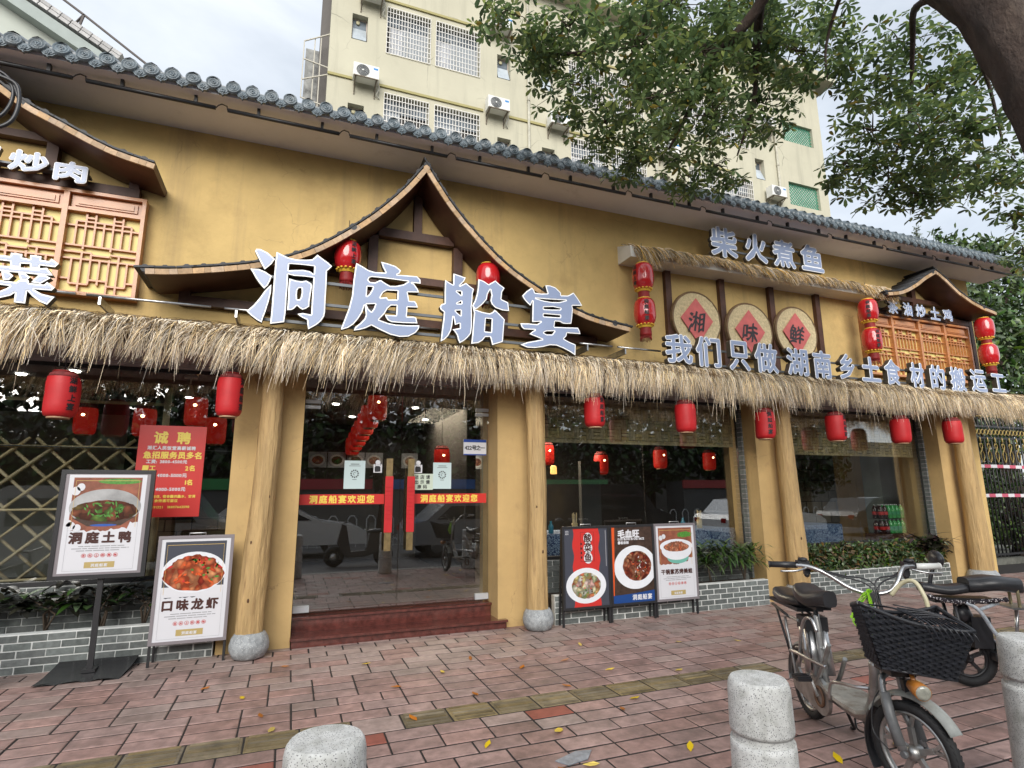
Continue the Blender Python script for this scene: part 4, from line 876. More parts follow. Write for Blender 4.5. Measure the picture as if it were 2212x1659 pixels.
lantern(-1.985,6.15,2.655,2.245,.13,'hanging red lantern lettered 湖鲜上宴, leftmost, in front of the bamboo lattice','湖鲜上宴',.85,warp=.012)
lantern(-.62,6.15,2.735,2.31,.12,'hanging red lantern just left of the first log column','洞庭船宴',1.15)
lantern(3.475,6.15,2.755,2.35,.128,'first hanging red lantern right of the second log column','洞庭船宴',.30)
lantern(4.85,6.15,2.745,2.33,.135,'plain hanging red lantern over the middle window, second right of the second log')
lantern(6.2,6.15,2.70,2.28,.135,'hanging red lantern in front of the third pillar','洞庭船宴',-.30,warp=.02)
lantern(7.585,6.15,2.71,2.29,.138,'hanging red lantern over the right window, next to the third log column','洞庭船宴',.20)
lantern(8.99,6.15,2.715,2.29,.14,'plain hanging red lantern over the right window, left of the last pillar')
lantern(10.27,6.15,2.735,2.32,.138,'rightmost hanging red lantern, against the last pillar',warp=-.008)
def glossy(x,y,levels,label,hang,txts,group='glossy red and gold lanterns on the upper wall',r=.15):
    t=thing('glossy_lantern',(x,y,levels[-1][0]-.15),label,'lantern',group)
    for (zb,zt),(tx,ph) in zip(levels,txts):
        h=zt-zb;mb=MB();mb.lathe((x,y,zb),[(r*.55,0),(r*.72,.02),(r*.9,.07),(r*.99,.14),(r,h*.5),(r*.98,h-.11),(r*.9,h-.05),(r*.72,h-.012),(r*.56,h)],22);b=mb.build('lantern_body',lredg,t)
        MB().lathe((x,y,zt-.006),[(r*.60,0),(r*.60,.016),(r*.5,.02)],20).build('gold_ring',gold,t)
        mb=MB();mb.lathe((x,y,zb-.022),[(r*.56,0),(r*.60,.012),(r*.66,.03)],20,cap=False)
        for k in range(14):a=2*PI*k/14;mb.ell((x+r*.72*math.cos(a),y+r*.72*math.sin(a),zb+.016),.018,.018,.012,6,4)
        mb.build('gold_ring',gold,t)
        MB().lathe((x,y,zb-.135),[(r*.50,0),(r*.54,.03),(r*.50,.10),(r*.54,.118)],18).build('collar',lredd,t)
        if tx:mb=MB();ltext(mb,tx,x,y,r,zb+h*.9,h*.165,ph,0);mb.build('calligraphy',ink,t)
    mb=MB();zb=levels[-1][0]-.135
    for k in range(26):
        a=2*PI*k/26;mb.tube([(x+r*.46*math.cos(a),y+r*.46*math.sin(a),zb+.01),(x+r*.5*math.cos(a),y+r*.5*math.sin(a),zb-.055+random.uniform(-.01,.01))],.005,4)
    mb.build('tassel',lredd,t,kind='stuff')
    MB().tube([(x,y,levels[0][1]),(x,y,hang)],.004,5).build('hanging_wire',blackm,t);return t
glossy(.435,6.2,[(3.985,4.335)],'single glossy red lantern between the 洞 and 庭 letters',4.60,[('湖鲜上宴',.35)])
glossy(2.09,6.2,[(3.955,4.305)],'single glossy red lantern behind the 船 letter under the gable',4.60,[(None,0)])
glossy(4.33,6.2,[(4.255,4.64),(3.745,4.135)],'double red lantern at the left end of the upper thatched ledge',4.95,[('湖鲜上宴',-1.4),('洞庭船宴',-.42)])
glossy(8.68,6.2,[(4.265,4.645),(3.76,4.15)],'double red lantern left of the small lattice window',4.95,[('洞庭船宴',-.9),('洞庭船宴',-.3)])
glossy(11.72,6.22,[(4.27,4.66),(3.78,4.165)],'double red lantern at the far right corner of the building',4.83,[(None,0),(None,0)])
# ================================================================ winnowing baskets
weave=M('gold_woven_bamboo',(.68,.55,.32),.6,noise=(30,.25),bump=(45,.8,.01),dirt=(20,(.28,.19,.08),.4,.6))
for x,z,r,ch,lb in ((5.425,4.04,.43,'湘','round woven basket with red 湘 diamond, leftmost of the three on the wall'),(6.415,3.97,.44,'味','round woven basket with red 味 diamond, the middle one'),(7.37,4.03,.43,'鲜','round woven basket with red 鲜 diamond, nearest the right lanterns')):
    t=thing('winnowing_basket',(x,6.45,z-r),lb,'basket','round woven baskets on the upper wall')
    mb=MB();n=40;vs=[(x,6.50,z)]
    for k,(rr,yy) in enumerate(((.3,6.497),(.6,6.492),(.85,6.485),(.97,6.47))):
        vs+=[(x+r*rr*math.cos(2*PI*j/n)*(1+random.uniform(-.006,.006)),yy+random.uniform(-.003,.003),z+r*rr*math.sin(2*PI*j/n)) for j in range(n)]
    fs=[(0,1+j,1+(j+1)%n) for j in range(n)]
    for k in range(3):fs+=[(1+k*n+j,1+(k+1)*n+j,1+(k+1)*n+(j+1)%n,1+k*n+(j+1)%n) for j in range(n)]
    mb.add(vs,fs,0,True);mb.build('woven_disc',weave,t)
    mb=MB();mb.torus((x,6.485,z),(0,1,0),r*.985,.02,40,6);mb.torus((x,6.52,z),(0,1,0),r*.99,.016,40,6);mb.build('rim',M('dark_bamboo_rim',(.17,.10,.045),.6,noise=(12,.3)),t)
    d=.29;mb=MB();mb.add([(x-d,6.468,z+.01),(x,6.464,z-d*1.25),(x+d,6.468,z),(x,6.466,z+d*1.15)],[(0,1,2,3)]);mb.add([(x-d,6.472,z+.01),(x,6.470,z-d*1.25),(x+d,6.472,z),(x,6.471,z+d*1.15)],[(3,2,1,0)])
    pp_=mb.build('red_paper_diamond',M('faded_red_paper',(.64,.15,.14),.7,noise=(6,.15)),t)
    mb=MB();write(mb,ch,x,z-.155,.32,6.4615,0,bold=.006,align='c');mb.v=[(a+.18*(c-z)+.006*math.sin(c*70),b,c+.012*math.sin(a*40)) for a,b,c in mb.v];mb.build('calligraphy',M('faded_black_ink',(.05,.04,.045),.7),pp_)
# ================================================================ log columns
def log(x,y,r0,r1,lean,label,seed,rough=1.):
    t=thing('log_column',(x,y,0),label,'column','log columns on stone drums');random.seed(seed);mb=MB();n=28;K=44;z0,z1=.235,3.05;vs=[];ph=[random.uniform(0,6) for _ in range(6)]
    for k in range(K+1):
        tt=k/K;zz=z0+(z1-z0)*tt;r=r0+(r1-r0)*tt
        for j in range(n):
            a=2*PI*j/n;d=1+.03*math.sin(2*a+ph[0]+zz*1.5)+.02*math.sin(3*a+ph[1]-zz*2)+.012*math.sin(7*a+ph[2]+zz*3)+.02*math.sin(zz*5+ph[3])+rough*random.uniform(-.01,.01)+(.05*(rough-1)*math.sin(9*a+3*math.sin(zz*4))*math.sin(zz*11+a*2))
            vs.append((x+lean*tt+.012*math.sin(zz*2+ph[4])+r*d*math.cos(a),y+r*d*math.sin(a),zz))
    mb.add(vs,[(i*n+j,i*n+(j+1)%n,(i+1)*n+(j+1)%n,(i+1)*n+j) for i in range(K) for j in range(n)],0,True);mb.build('trunk',logm,t)
    km=M('dark_wood_knot',(.10,.05,.02),.7);mb=MB()
    for _ in range(3):
        a=random.uniform(PI*1.15,PI*1.75);zz=random.uniform(.4,2.6);r=(r0+(r1-r0)*zz/3)*.985;mb.ell((x+lean*zz/3+r*math.cos(a),y+r*math.sin(a),zz),.013,.008,.022,8,5)
    mb.build('knot',km,t,kind='stuff')
    mb=MB();mb.lathe((x,y,0),[(r0*.9,0),(r0*1.2,.02),(r0*1.42,.08),(r0*1.45,.13),(r0*1.33,.19),(r0*1.1,.235),(r0*.9,.24)],26)
    random.seed(seed);mb.v=[(a+random.uniform(-.003,.003),b+random.uniform(-.003,.003),c) for a,b,c in mb.v];mb.build('stone_drum',granite_d,t)
log(-.285,6.42,.125,.105,.05,'first log column on a round granite drum, left of the entrance steps',3,1.9)
log(2.78,6.40,.125,.105,-.01,'second log column on a round granite drum, right of the entrance steps',5)
log(6.88,6.45,.145,.11,-.02,'third log column on a stone drum, behind the parked bike',8)
log(10.98,6.45,.16,.12,.0,'fourth and farthest log column, at the right end of the shopfront',9)
# ================================================================ planters and plants
def planter(x0,x1,yf,label,h=.35):
    t=thing('brick_planter',((x0+x1)/2,yf,0),label,'planter')
    MB().box(x0,x1,yf,yf+.09,0,h-.012).build('mortar_core',mortar,t)
    MB().box(x0,x1,yf+.09,6.965,0,h-.06).build('soil',soil,t)
    H=.0665;L_=.215;c={}
    zz=.006;r=0
    while zz<h-.02:
        xx=x0+(0 if r%2 else -L_/2)
        while xx<x1-.01:
            a=max(xx,x0);b=min(xx+L_,x1)
            if b-a>.03:
                k=round(b-a,2);
                if k not in c:c[k]=MB().box(-k/2+.0065,k/2-.0065,-.003,.09,0,H-.011).mesh('brick',[gbrick])
                inst('brick',c[k],t,((a+b)/2,yf-random.uniform(0,.002),zz),(random.uniform(-.02,.02),0,random.uniform(-.006,.006)))
            xx+=L_
        zz+=H;r+=1
    return t
random.seed(12)
planter(-3.8,-.62,6.62,'long grey brick planter at the left, behind the two dish stands')
planter(3.04,6.36,6.50,'grey brick planter with a strappy plant, behind the three menu boards')
planter(7.25,10.6,6.72,'grey brick planter with low hedge plants under the right window')
def blade(mb,p,d,l,w_,droop,m=0,up=.3,K=5):
    p=Vector(p);d=Vector(d).normalized();s=d.cross(Vector((0,0,1)));s=s.normalized() if s.length>.01 else Vector((1,0,0))
    L_=[];prev=p
    for k in range(K+1):
        t=k/K;q=p+d*l*t*(1-.12*droop*t)+Vector((0,0,up*l*t-droop*l*t*t));ww=w_*math.sin(PI*min(1,.12+t*.88))**.7*.5 if k<K else .001
        L_+=[q-s*ww,q+Vector((0,0,-.15*ww)),q+s*ww]
    fs=[]
    for k in range(K):fs+=[(3*k,3*k+1,3*k+4,3*k+3),(3*k+1,3*k+2,3*k+5,3*k+4)]
    mb.add(L_,fs,m,True)
def strappy(name,x,y,z,n,l,w_,mats,label,cat='plant',spread=1.,h=.3,stems=3,group=None,droop=.7):
    t=thing(name,(x,y,z),label,cat,group);mb=MB()
    for k in range(stems):mb.tube([(x+random.uniform(-.02,.02),y,z),(x+random.uniform(-.08,.08),y+random.uniform(-.05,.03),z+h*.5),(x+random.uniform(-.15,.15)*spread,y+random.uniform(-.06,.02),z+h)],[.012,.009,.006],6)
    mb.build('stem',twigm,t);mb=MB()
    for k in range(n):
        cx=x+random.uniform(-.2,.2)*spread;cz=z+h*random.uniform(.55,1.15);a=random.uniform(0,2*PI);yy=y+random.uniform(-.08,.02);d=(math.cos(a),math.sin(a)*(.5 if yy>y else .7),0)
        blade(mb,(cx,yy,cz),d,l*random.uniform(.7,1.2),w_*random.uniform(.7,1.2),droop*random.uniform(.6,1.3),random.randrange(len(mats)),up=random.uniform(.2,.9))
    mb.build('foliage',mats,t,kind='stuff');return t
random.seed(31)
strappy('strappy_plant',5.5,6.64,.3,210,.30,.032,[leafm,leafl,leafm],'bushy green strap-leaved plant in the middle planter, right of the menu boards',spread=1.7,h=.46)
strappy('strappy_plant',6.05,6.62,.3,140,.30,.032,[leafm,leafl,leafm],'green strap-leaved plant spilling past the right end of the middle planter',spread=1.3,h=.42)
for i,(x,n,lb) in enumerate(((-3.3,60,'dark broad-leaved shrub at the far left of the left planter'),(-2.55,70,'dark broad-leaved shrub under the bamboo lattice, left of the black stand pole'),(-2.05,80,'dark broad-leaved shrub just left of the black stand pole'),(-1.62,60,'dark leafy shrub with bare forked stems right of the stand pole'),(-1.28,50,'dark leafy shrub beside the crayfish dish board'),(-.85,40,'dark leafy shrub behind the crayfish dish board'))):
    t=strappy('dark_shrub',x,6.80,.29,n,.17,.075,[leafd,leafd,leafm],lb,spread=1.3,h=.36,stems=5,group='dark shrubs in the left planter',droop=.55)
# clipped ground hedge in right planter
def leafcloud(N_,boxfn,l,w_,name,mats,parent,seed,kind='stuff',fold=.3):
    rg=np.random.RandomState(seed);C=boxfn(N_,rg);n=len(C)
    d=rg.normal(size=(n,3));d[:,2]-=.15;d/=np.linalg.norm(d,axis=1,keepdims=True);u=rg.normal(size=(n,3));s=np.cross(d,u);s/=np.linalg.norm(s,axis=1,keepdims=True)+1e-9;nn=np.cross(s,d)
    L_=(l*rg.uniform(.7,1.25,(n,1)));W_=(w_*rg.uniform(.7,1.2,(n,1)))
    pts=[C,C+d*L_*.28+s*W_*.42-nn*W_*fold*.2,C+d*L_*.68+s*W_*.46-nn*W_*fold*.3,C+d*L_-nn*L_*.12,C+d*L_*.68-s*W_*.46-nn*W_*fold*.3,C+d*L_*.28-s*W_*.42-nn*W_*fold*.2,C+d*L_*.45+nn*W_*fold*.4]
    V=np.stack(pts,1).reshape(-1,3);b=np.arange(n)[:,None]*7
    F=[b+np.array([[0,1,6]]),b+np.array([[1,2,6]]),b+np.array([[2,3,6]]),b+np.array([[3,4,6]]),b+np.array([[4,5,6]]),b+np.array([[5,0,6]])];F=np.stack(F,1).reshape(-1,3)
    me=bpy.data.meshes.new(name);off=np.array(WL[parent.name]) if parent is not None else np.zeros(3);me.vertices.add(len(V));me.vertices.foreach_set('co',(V-off).astype(np.float32).ravel())
    me.loops.add(F.size);me.loops.foreach_set('vertex_index',F.astype(np.int32).ravel());me.polygons.add(len(F));me.polygons.foreach_set('loop_start',(np.arange(len(F))*3).astype(np.int32))
    try:me.polygons.foreach_set('loop_total',np.full(len(F),3,np.int32))
    except Exception:pass
    for m_ in mats:me.materials.append(m_)
    if len(mats)>1:me.polygons.foreach_set('material_index',np.repeat(rg.randint(0,len(mats),n),6).astype(np.int32))
    me.update(calc_edges=True);ob=bpy.data.objects.new(name,me);COL.objects.link(ob)
    if parent is not None:ob.parent=parent
    if kind:ob['kind']=kind
    return ob
hd=thing('low_hedge',(8.9,6.85,.29),'low hedge of small dull green and brown leaves in the right planter','hedge')
leafcloud(6800,lambda n,rg:np.stack([rg.uniform(7.25,10.6,n),rg.uniform(6.75,6.95,n),.30+rg.uniform(0,1,n)**.8*(.38+.05*np.sin(rg.uniform(0,9,n)))],1),.085,.034,'foliage',[leafm,leafl,M('brownish_leaf',(.12,.08,.035),.6,rand=.4),leafm],hd,5)
mb=MB()
for k in range(40):
    x=random.uniform(7.3,10.5);mb.tube([(x,6.85,.28),(x+random.uniform(-.08,.08),6.84,.52)],.005,5)
mb.build('stems',twigm,hd,kind='stuff')
strappy('purple_leaf_plant',10.2,6.76,.36,80,.34,.07,[leafd,leafd,M('dark_purple_leaf',(.045,.025,.03),.35,rand=.4)],'dark purple long-leaved plant at the right end of the right planter',spread=1.4,h=.34,droop=.5)
# ================================================================ bamboo lattice screen behind left window
bl=thing('bamboo_screen',(-2.6,7.25,.72),'crossed bamboo cane lattice screen behind the left window','screen')
random.seed(8)
def cane(p,q,r=.017):
    k=6;path=[tuple(p[i]+(q[i]-p[i])*t/k for i in range(3)) for t in range(k+1)];rs=[r*random.uniform(.85,1.12) for _ in path];MB().tube(path,rs,7).build('bamboo_cane',bamboo,bl)
def clipc(x0,slope,zl=.72,zh=2.06,xl=-3.9,xr=-1.42):
    if slope>0:za,xa=zl,x0;zb,xb=zh+.09,x0+(zh+.09-zl)/slope
    else:za,xa=zh+.09,x0;zb,xb=zl,x0+(zl-zh-.09)/slope
    P=[(xa,za),(xb,zb)]
    def at(x):return za+(x-xa)*slope
    if xa<xl:P[0]=(xl,at(xl))
    if xb>xr:P[1]=(xr,at(xr))
    return P if P[1][0]>P[0][0] else None
x=-5.6
while x<-1.4:
    for sl_,yy in ((.95,7.24),(-.95,7.275)):
        c=clipc(x,sl_)
        if c:cane((c[0][0],yy,c[0][1]),(c[1][0],yy,c[1][1]))
    x+=.31
for z in (2.06,1.42,.74):cane((-3.9,7.21,z),(-1.45,7.21,z),.014)
for x in (-3.9,-1.35):MB().tube([(x,7.26,.3),(x,7.26,2.75)],.035,8).build('bamboo_post',bamboo,bl)
MB().tube([(-3.9,7.3,2.56),(-1.3,7.3,2.56)],.02,8).build('bamboo_rail',bamboo,bl)
mb=MB()
for k in range(22):mb.tube([(-3.8+k*.112,7.28,2.6),(-3.8+k*.112,7.6,2.72)],.055,8)
mb.build('small_roof',M('brown_thatch_roof',(.10,.075,.05),.9,noise=(20,.4)),bl)
# wire across left window
MB().tube([(-3.6,7.18,2.07),(-.62,7.18,2.04)],.006,5).build('cable',greym,label='thin pale cable strung across inside the left window',cat='cable')
# recruitment poster
mb=MB();mb.box(-1.53,-.90,7.012,7.016,1.33,2.29,0)
rp=thing('recruitment_poster',(-1.215,7.01,1.33),'red recruitment poster headed 诚聘 with yellow and white lettering, on the left window','poster')
mb.v=[(a,7.0-(b-7.0)*0-.012 if b<7.014 else 6.992,c) for a,b,c in mb.v]
W1=MB();c=-1.215
for s,z,h,mi,al,xx in (('诚 聘',2.11,.135,0,'c',c),('湘汇人民饭堂高薪诚聘',2.035,.043,1,'c',c),('急招服务员多名',1.945,.078,0,'c',c+.02),('工资: 3800-4500元',1.89,.043,1,'l',-1.44),('厨工',1.815,.06,0,'l',-1.47),('2名',1.815,.062,0,'r',-.97),('工资: 4000-5000元',1.745,.046,1,'l',-1.46),('杂工',1.665,.06,0,'l',-1.47),('1名',1.665,.062,0,'r',-.98),('工资: 4000-5000元',1.60,.046,1,'l',-1.46),('以上包吃包住, 宿舍提供热水、空调',1.53,.032,0,'c',c),('富余待遇可面议',1.485,.034,0,'c',c-.02),('13886491321  18807643590',1.42,.034,0,'c',c)):
    write(W1,s,xx,z,h,6.9855,mi,bold=h*.035 if h>.04 else .001,gap=1.06 if s[0]!='急' else 1.02,align=al,sx=1.)
mb.build('poster_sheet',redprint,rp);W1.build('lettering',[yellowprint,posterw],rp,kind='stuff')
# ================================================================ menu boards
fd_red=foodmat('braised_red_food',[(.38,.03,.012),(.62,.10,.03),(.70,.18,.06),(.50,.05,.02),(.75,.34,.15)],15)
fd_brown=foodmat('brown_duck_food',[(.10,.025,.012),(.22,.06,.03),(.30,.10,.05),(.14,.04,.02),(.10,.30,.05)],13)
fd_blood=foodmat('dark_chili_food',[(.12,.015,.01),(.30,.04,.02),(.55,.28,.15),(.20,.02,.01),(.45,.12,.06)],20)
fd_fish=foodmat('pale_fish_food',[(.75,.73,.66),(.60,.08,.04),(.70,.62,.25),(.78,.76,.72),(.30,.36,.12)],17)
fd_frog=foodmat('orange_diced_food',[(.62,.16,.07),(.70,.32,.18),(.45,.07,.03),(.75,.48,.33)],26)
fd_herb=M('green_herb_print',(.08,.26,.04),.4,noise=(60,.4));fd_bg=M('dark_table_print',(.06,.035,.025),.4,noise=(14,.5));fd_wok=M('steel_pan_print',(.38,.38,.38),.35,noise=(5,.35));fd_plate=M('white_plate_print',(.74,.76,.80),.3,noise=(5,.06))
fd_or=M('orange_print',(.70,.10,.02),.4);navy=M('navy_print',(.055,.06,.08),.4);blueb=M('blue_band_print',(.01,.055,.22),.4);goldp=M('gold_box_print',(.45,.34,.13),.45);greyt=M('grey_text_print',(.30,.30,.32),.5);teal=M('teal_print',(.16,.44,.36),.35);brownt=M('brown_letter_print',(.055,.016,.012),.45);fd_flame=M('blue_flame_print',(.03,.10,.40),.4)
wood_print=M('rust_red_table_print',(.28,.09,.05),.5,noise=(10,.4))
def rect(mb,x0,x1,z0,z1,y,m):mb.add([(x0,y,z0),(x1,y,z0),(x1,y,z1),(x0,y,z1)],[(0,1,2,3)],m)
def arts(kind,x0,x1,z0,z1,y,par):
    """flat printed poster"""
    w_=x1-x0;h=z1-z0;U=lambda u:x0+u*w_;V=lambda v:z0+v*h;mb=MB();d=.0006
    P=[posterw,fd_bg,fd_plate,fd_red,fd_brown,fd_blood,fd_fish,fd_frog,fd_herb,redprint,navy,blueb,goldp,greyt,teal,brownt,fd_or,fd_wok,fd_flame,wood_print,ink,M('gold_line_print',(.65,.45,.15),.4)]
    rect(mb,x0,x1,z0,z1,y,0)
    def tear(v0,m,u0=.06,u1=.94,top=.97):
        pts=[(U(u0),y-d,V(top)),(U(u0),y-d,V(v0+.01))]
        n=26
        for k in range(1,n):pts.append((U(u0+(u1-u0)*k/n),y-d,V(v0+random.uniform(-.012,.012)+(.02 if k>n*.6 else 0)+(.06 if k>n*.85 else 0))))
        pts+=[(U(u1),y-d,V(v0+.08)),(U(u1),y-d,V(top))]
        mb.add([(U(.5),y-d,V(.8))]+pts,[(0,i+1,(i+1)%len(pts)+1) for i in range(len(pts))],m)
    def common(title,th,tv,gap=1.25):
        write(mb,title,U(.5),V(tv),th,y-4*d,15,bold=th*.045,gap=gap,align='c')
        for k,(a,b) in enumerate(((.22,.80),(.14,.86),(.2,.74))):
            q=a
            while q<b:l=random.uniform(.05,.16);rect(mb,U(q),U(min(b,q+l)),V(tv-.045-.022*k),V(tv-.045-.022*k)+.006,y-3*d,13);q+=l+.012
        for k,ch in enumerate('舌尖上的美味'):
            cx=U(.30+.08*k);cz=V(tv-.135);ring(mb,cx,cz,.0155,.0185,y-3*d,9,14);write(mb,ch,cx,cz-.008,.021,y-3*d,9,bold=.0007,align='c')
        rect(mb,U(.32),U(.70),V(.045),V(.105),y-2*d,12);write(mb,'洞庭船宴',U(.51),V(.058),.030,y-3*d,0,bold=.0008,align='c',gap=1.1)
        for a,b,c2,e in ((.06,.94,.02,.0225),):
            rect(mb,U(a),U(b),V(c2),V(c2)+.0015,y-3*d,13);rect(mb,U(a),U(a)+.0015,V(c2),V(.5),y-3*d,13);rect(mb,U(b)-.0015,U(b),V(c2),V(.5),y-3*d,13)
    def goldframe():
        for a,b,c2,e in ((.09,.91,.935,.938),(.09,.094,.45,.935),(.906,.91,.45,.935)):rect(mb,U(a),U(b),V(c2),V(e)+.001,y-5*d,21)
    cl=(x0+.002,x1-.002,z0+.002,z1-.002)
    if kind=='duck':
        tear(.42,19);disc(mb,U(.5),V(.66),w_*.46,h*.19,y-2*d,17,clip=cl);disc(mb,U(.5),V(.62),w_*.43,h*.11,y-2.5*d,4,jag=.03);disc(mb,U(.5),V(.655),w_*.34,h*.075,y-3*d,4,jag=.1)
        for k in range(26):
            a=random.uniform(0,6.28);cx=U(.5)+math.cos(a)*w_*random.uniform(.05,.32);cz=V(.64)+math.sin(a)*h*.07;b=random.uniform(0,3.14);l=random.uniform(.012,.04)
            mb.add([(cx-l*math.cos(b),y-3.5*d,cz-l*math.sin(b)),(cx+.008*math.sin(b),y-3.5*d,cz-.008*math.cos(b)),(cx+l*math.cos(b),y-3.5*d,cz+l*math.sin(b)),(cx-.008*math.sin(b),y-3.5*d,cz+.008*math.cos(b))],[(0,1,2,3)],8)
        mb.add([(U(.10),y-2.2*d,V(.55)),(U(.9),y-2.2*d,V(.56)),(U(.72),y-2.2*d,V(.47)),(U(.3),y-2.2*d,V(.465))],[(0,1,2,3)],1);disc(mb,U(.5),V(.475),w_*.17,h*.012,y-3*d,18)
        for cx,cz,r in ((.10,.83,.04),(.16,.87,.035),(.09,.47,.04),(.17,.45,.035),(.06,.5,.03)):disc(mb,U(cx),V(cz),r*.9,r,y-3*d,0,12,clip=cl)
        disc(mb,U(.65),V(.93),w_*.28,h*.03,y-3*d,8,clip=cl);goldframe();common('洞庭土鸭',.105,.305,1.2)
    elif kind=='shrimp':
        tear(.42,10);rect(mb,U(.06),U(.94),V(.42),V(.52),y-1.5*d,0);disc(mb,U(.5),V(.66),w_*.46,h*.205,y-2*d,2,clip=cl);disc(mb,U(.5),V(.635),w_*.44,h*.16,y-2.5*d,3,jag=.03,clip=cl);disc(mb,U(.5),V(.70),w_*.34,h*.13,y-3*d,3,jag=.09)
        for k in range(46):
            a=random.uniform(0,6.28);rr=random.random()**.5;cx=U(.5)+math.cos(a)*w_*.38*rr;cz=V(.665)+math.sin(a)*h*.14*rr;b=random.uniform(0,3.14);l=random.uniform(.012,.035);q=.011
            mb.add([(cx-l*math.cos(b),y-3.5*d,cz-l*math.sin(b)),(cx+q*math.sin(b),y-3.5*d,cz-q*math.cos(b)),(cx+l*math.cos(b),y-3.5*d,cz+l*math.sin(b)),(cx-q*math.sin(b),y-3.5*d,cz+q*math.cos(b))],[(0,1,2,3)],random.choice((16,9,16,3,8)))
        goldframe();common('口味龙虾',.105,.30,1.2)
    elif kind=='frog':
        tear(.47,19);disc(mb,U(.12),V(.83),.03,.032,y-2*d,0,14);disc(mb,U(.2),V(.85),.03,.03,y-2*d,0,14);disc(mb,U(.75),V(.87),w_*.2,h*.04,y-2*d,8,jag=.2,clip=cl)
        disc(mb,U(.55),V(.55),w_*.28,h*.08,y-2.2*d,14);disc(mb,U(.53),V(.66),w_*.40,h*.14,y-2.6*d,2);disc(mb,U(.52),V(.71),w_*.43,h*.10,y-3*d,2);disc(mb,U(.52),V(.70),w_*.33,h*.065,y-3.5*d,7,jag=.03);disc(mb,U(.52),V(.73),w_*.22,h*.05,y-3.8*d,7,jag=.1)
        goldframe();common('干锅紫苏烤美蛙',.066,.335,1.06)
    elif kind=='fish':
        rect(mb,x0,x1,z0,z1,y-d,10)
        pts=[]
        for k in range(41):
            v=k/40;pts.append((U(.20+.018*math.sin(v*22)),U(.80+.018*math.sin(v*22+1)),V(v)))
        mb.add([(a,y-2*d,c) for a,b,c in pts]+[(b,y-2*d,c) for a,b,c in pts],[(i,41+i,42+i,i+1) for i in range(40)],9)
        for k,ch in enumerate('酸菜鱼'):disc(mb,U(.54),V(.872-.128*k),.060,.066,y-3*d,0,18);write(mb,ch,U(.54),V(.832-.128*k),.105,y-4*d,15,bold=.003,align='c')
        rect(mb,U(.37),U(.375),V(.57),V(.95),y-2.5*d,20);rect(mb,U(.68),U(.685),V(.57),V(.95),y-2.5*d,20);rect(mb,U(.37),U(.685),V(.57),V(.573),y-2.5*d,20);rect(mb,U(.37),U(.685),V(.95),V(.953),y-2.5*d,20)
        for k in range(4):disc(mb,U(.385),V(.80-.058*k),.012,.016,y-3*d,20,6)
        disc(mb,U(.48),V(.265),w_*.455,h*.225,y-3*d,2,clip=cl);disc(mb,U(.48),V(.265),w_*.33,h*.165,y-4*d,6,jag=.02)
        for k in range(18):
            a=random.uniform(0,6.28);rr=random.uniform(.2,.9);disc(mb,U(.48)+math.cos(a)*w_*.3*rr,V(.265)+math.sin(a)*h*.15*rr,.012,.008,y-5*d,random.choice((9,8,1)),6,jag=.4)
        for k in range(2):write(mb,'酸菜鱼'[:2],U(.03),V(.955-.03*k),.022,y-3*d,0,align='l')
        rect(mb,U(.95),U(.965),V(.5),V(.97),y-2*d,13)
    elif kind=='blood':
        rect(mb,x0,x1,z0,z1,y-d,1);mb.add([(U(0),y-2*d,V(.1)),(U(.03),y-2*d,V(.1)),(U(.075),y-2*d,V(1)),(U(0),y-2*d,V(1))],[(0,1,2,3)],16)
        write(mb,'毛血旺',U(.15),V(.865),.105,y-3*d,0,bold=.0045,gap=1.02);write(mb,'DUCK BLOOD IN CHILI SAUCE',U(.15),V(.825),.036,y-3*d,0,bold=.0016,gap=.80,sx=.84);write(mb,'鲜香麻辣',U(.15),V(.775),.038,y-3*d,0,bold=.0012,gap=1.05)
        disc(mb,U(.56),V(.46),w_*.52,h*.29,y-3*d,2,44,clip=(x0+.03,x1,z0,z1));disc(mb,U(.60),V(.475),w_*.35,h*.20,y-4*d,5,jag=.015,clip=(x0,x1,z0,z1))
        for k in range(30):
            a=random.uniform(0,6.28);rr=random.uniform(.1,.85);b=random.uniform(0,3);cx=U(.6)+math.cos(a)*w_*.3*rr;cz=V(.475)+math.sin(a)*h*.17*rr;l=.018;q=.006
            mb.add([(cx-l*math.cos(b),y-4.5*d,cz-l*math.sin(b)),(cx+q*math.sin(b),y-4.5*d,cz-q*math.cos(b)),(cx+l*math.cos(b),y-4.5*d,cz+l*math.sin(b)),(cx-q*math.sin(b),y-4.5*d,cz+q*math.cos(b))],[(0,1,2,3)],random.choice((5,16,0,8,15)))
        mb.add([(U(0),y-5*d,V(0)),(U(1),y-5*d,V(0)),(U(1),y-5*d,V(.145)),(U(.5),y-5*d,V(.115)),(U(0),y-5*d,V(.10))],[(0,1,2,3,4)],11)
        write(mb,'洞庭船宴',U(.45),V(.035),.068,y-6*d,0,bold=.0022,gap=1.08)
    return mb.build('poster_print',P,par)
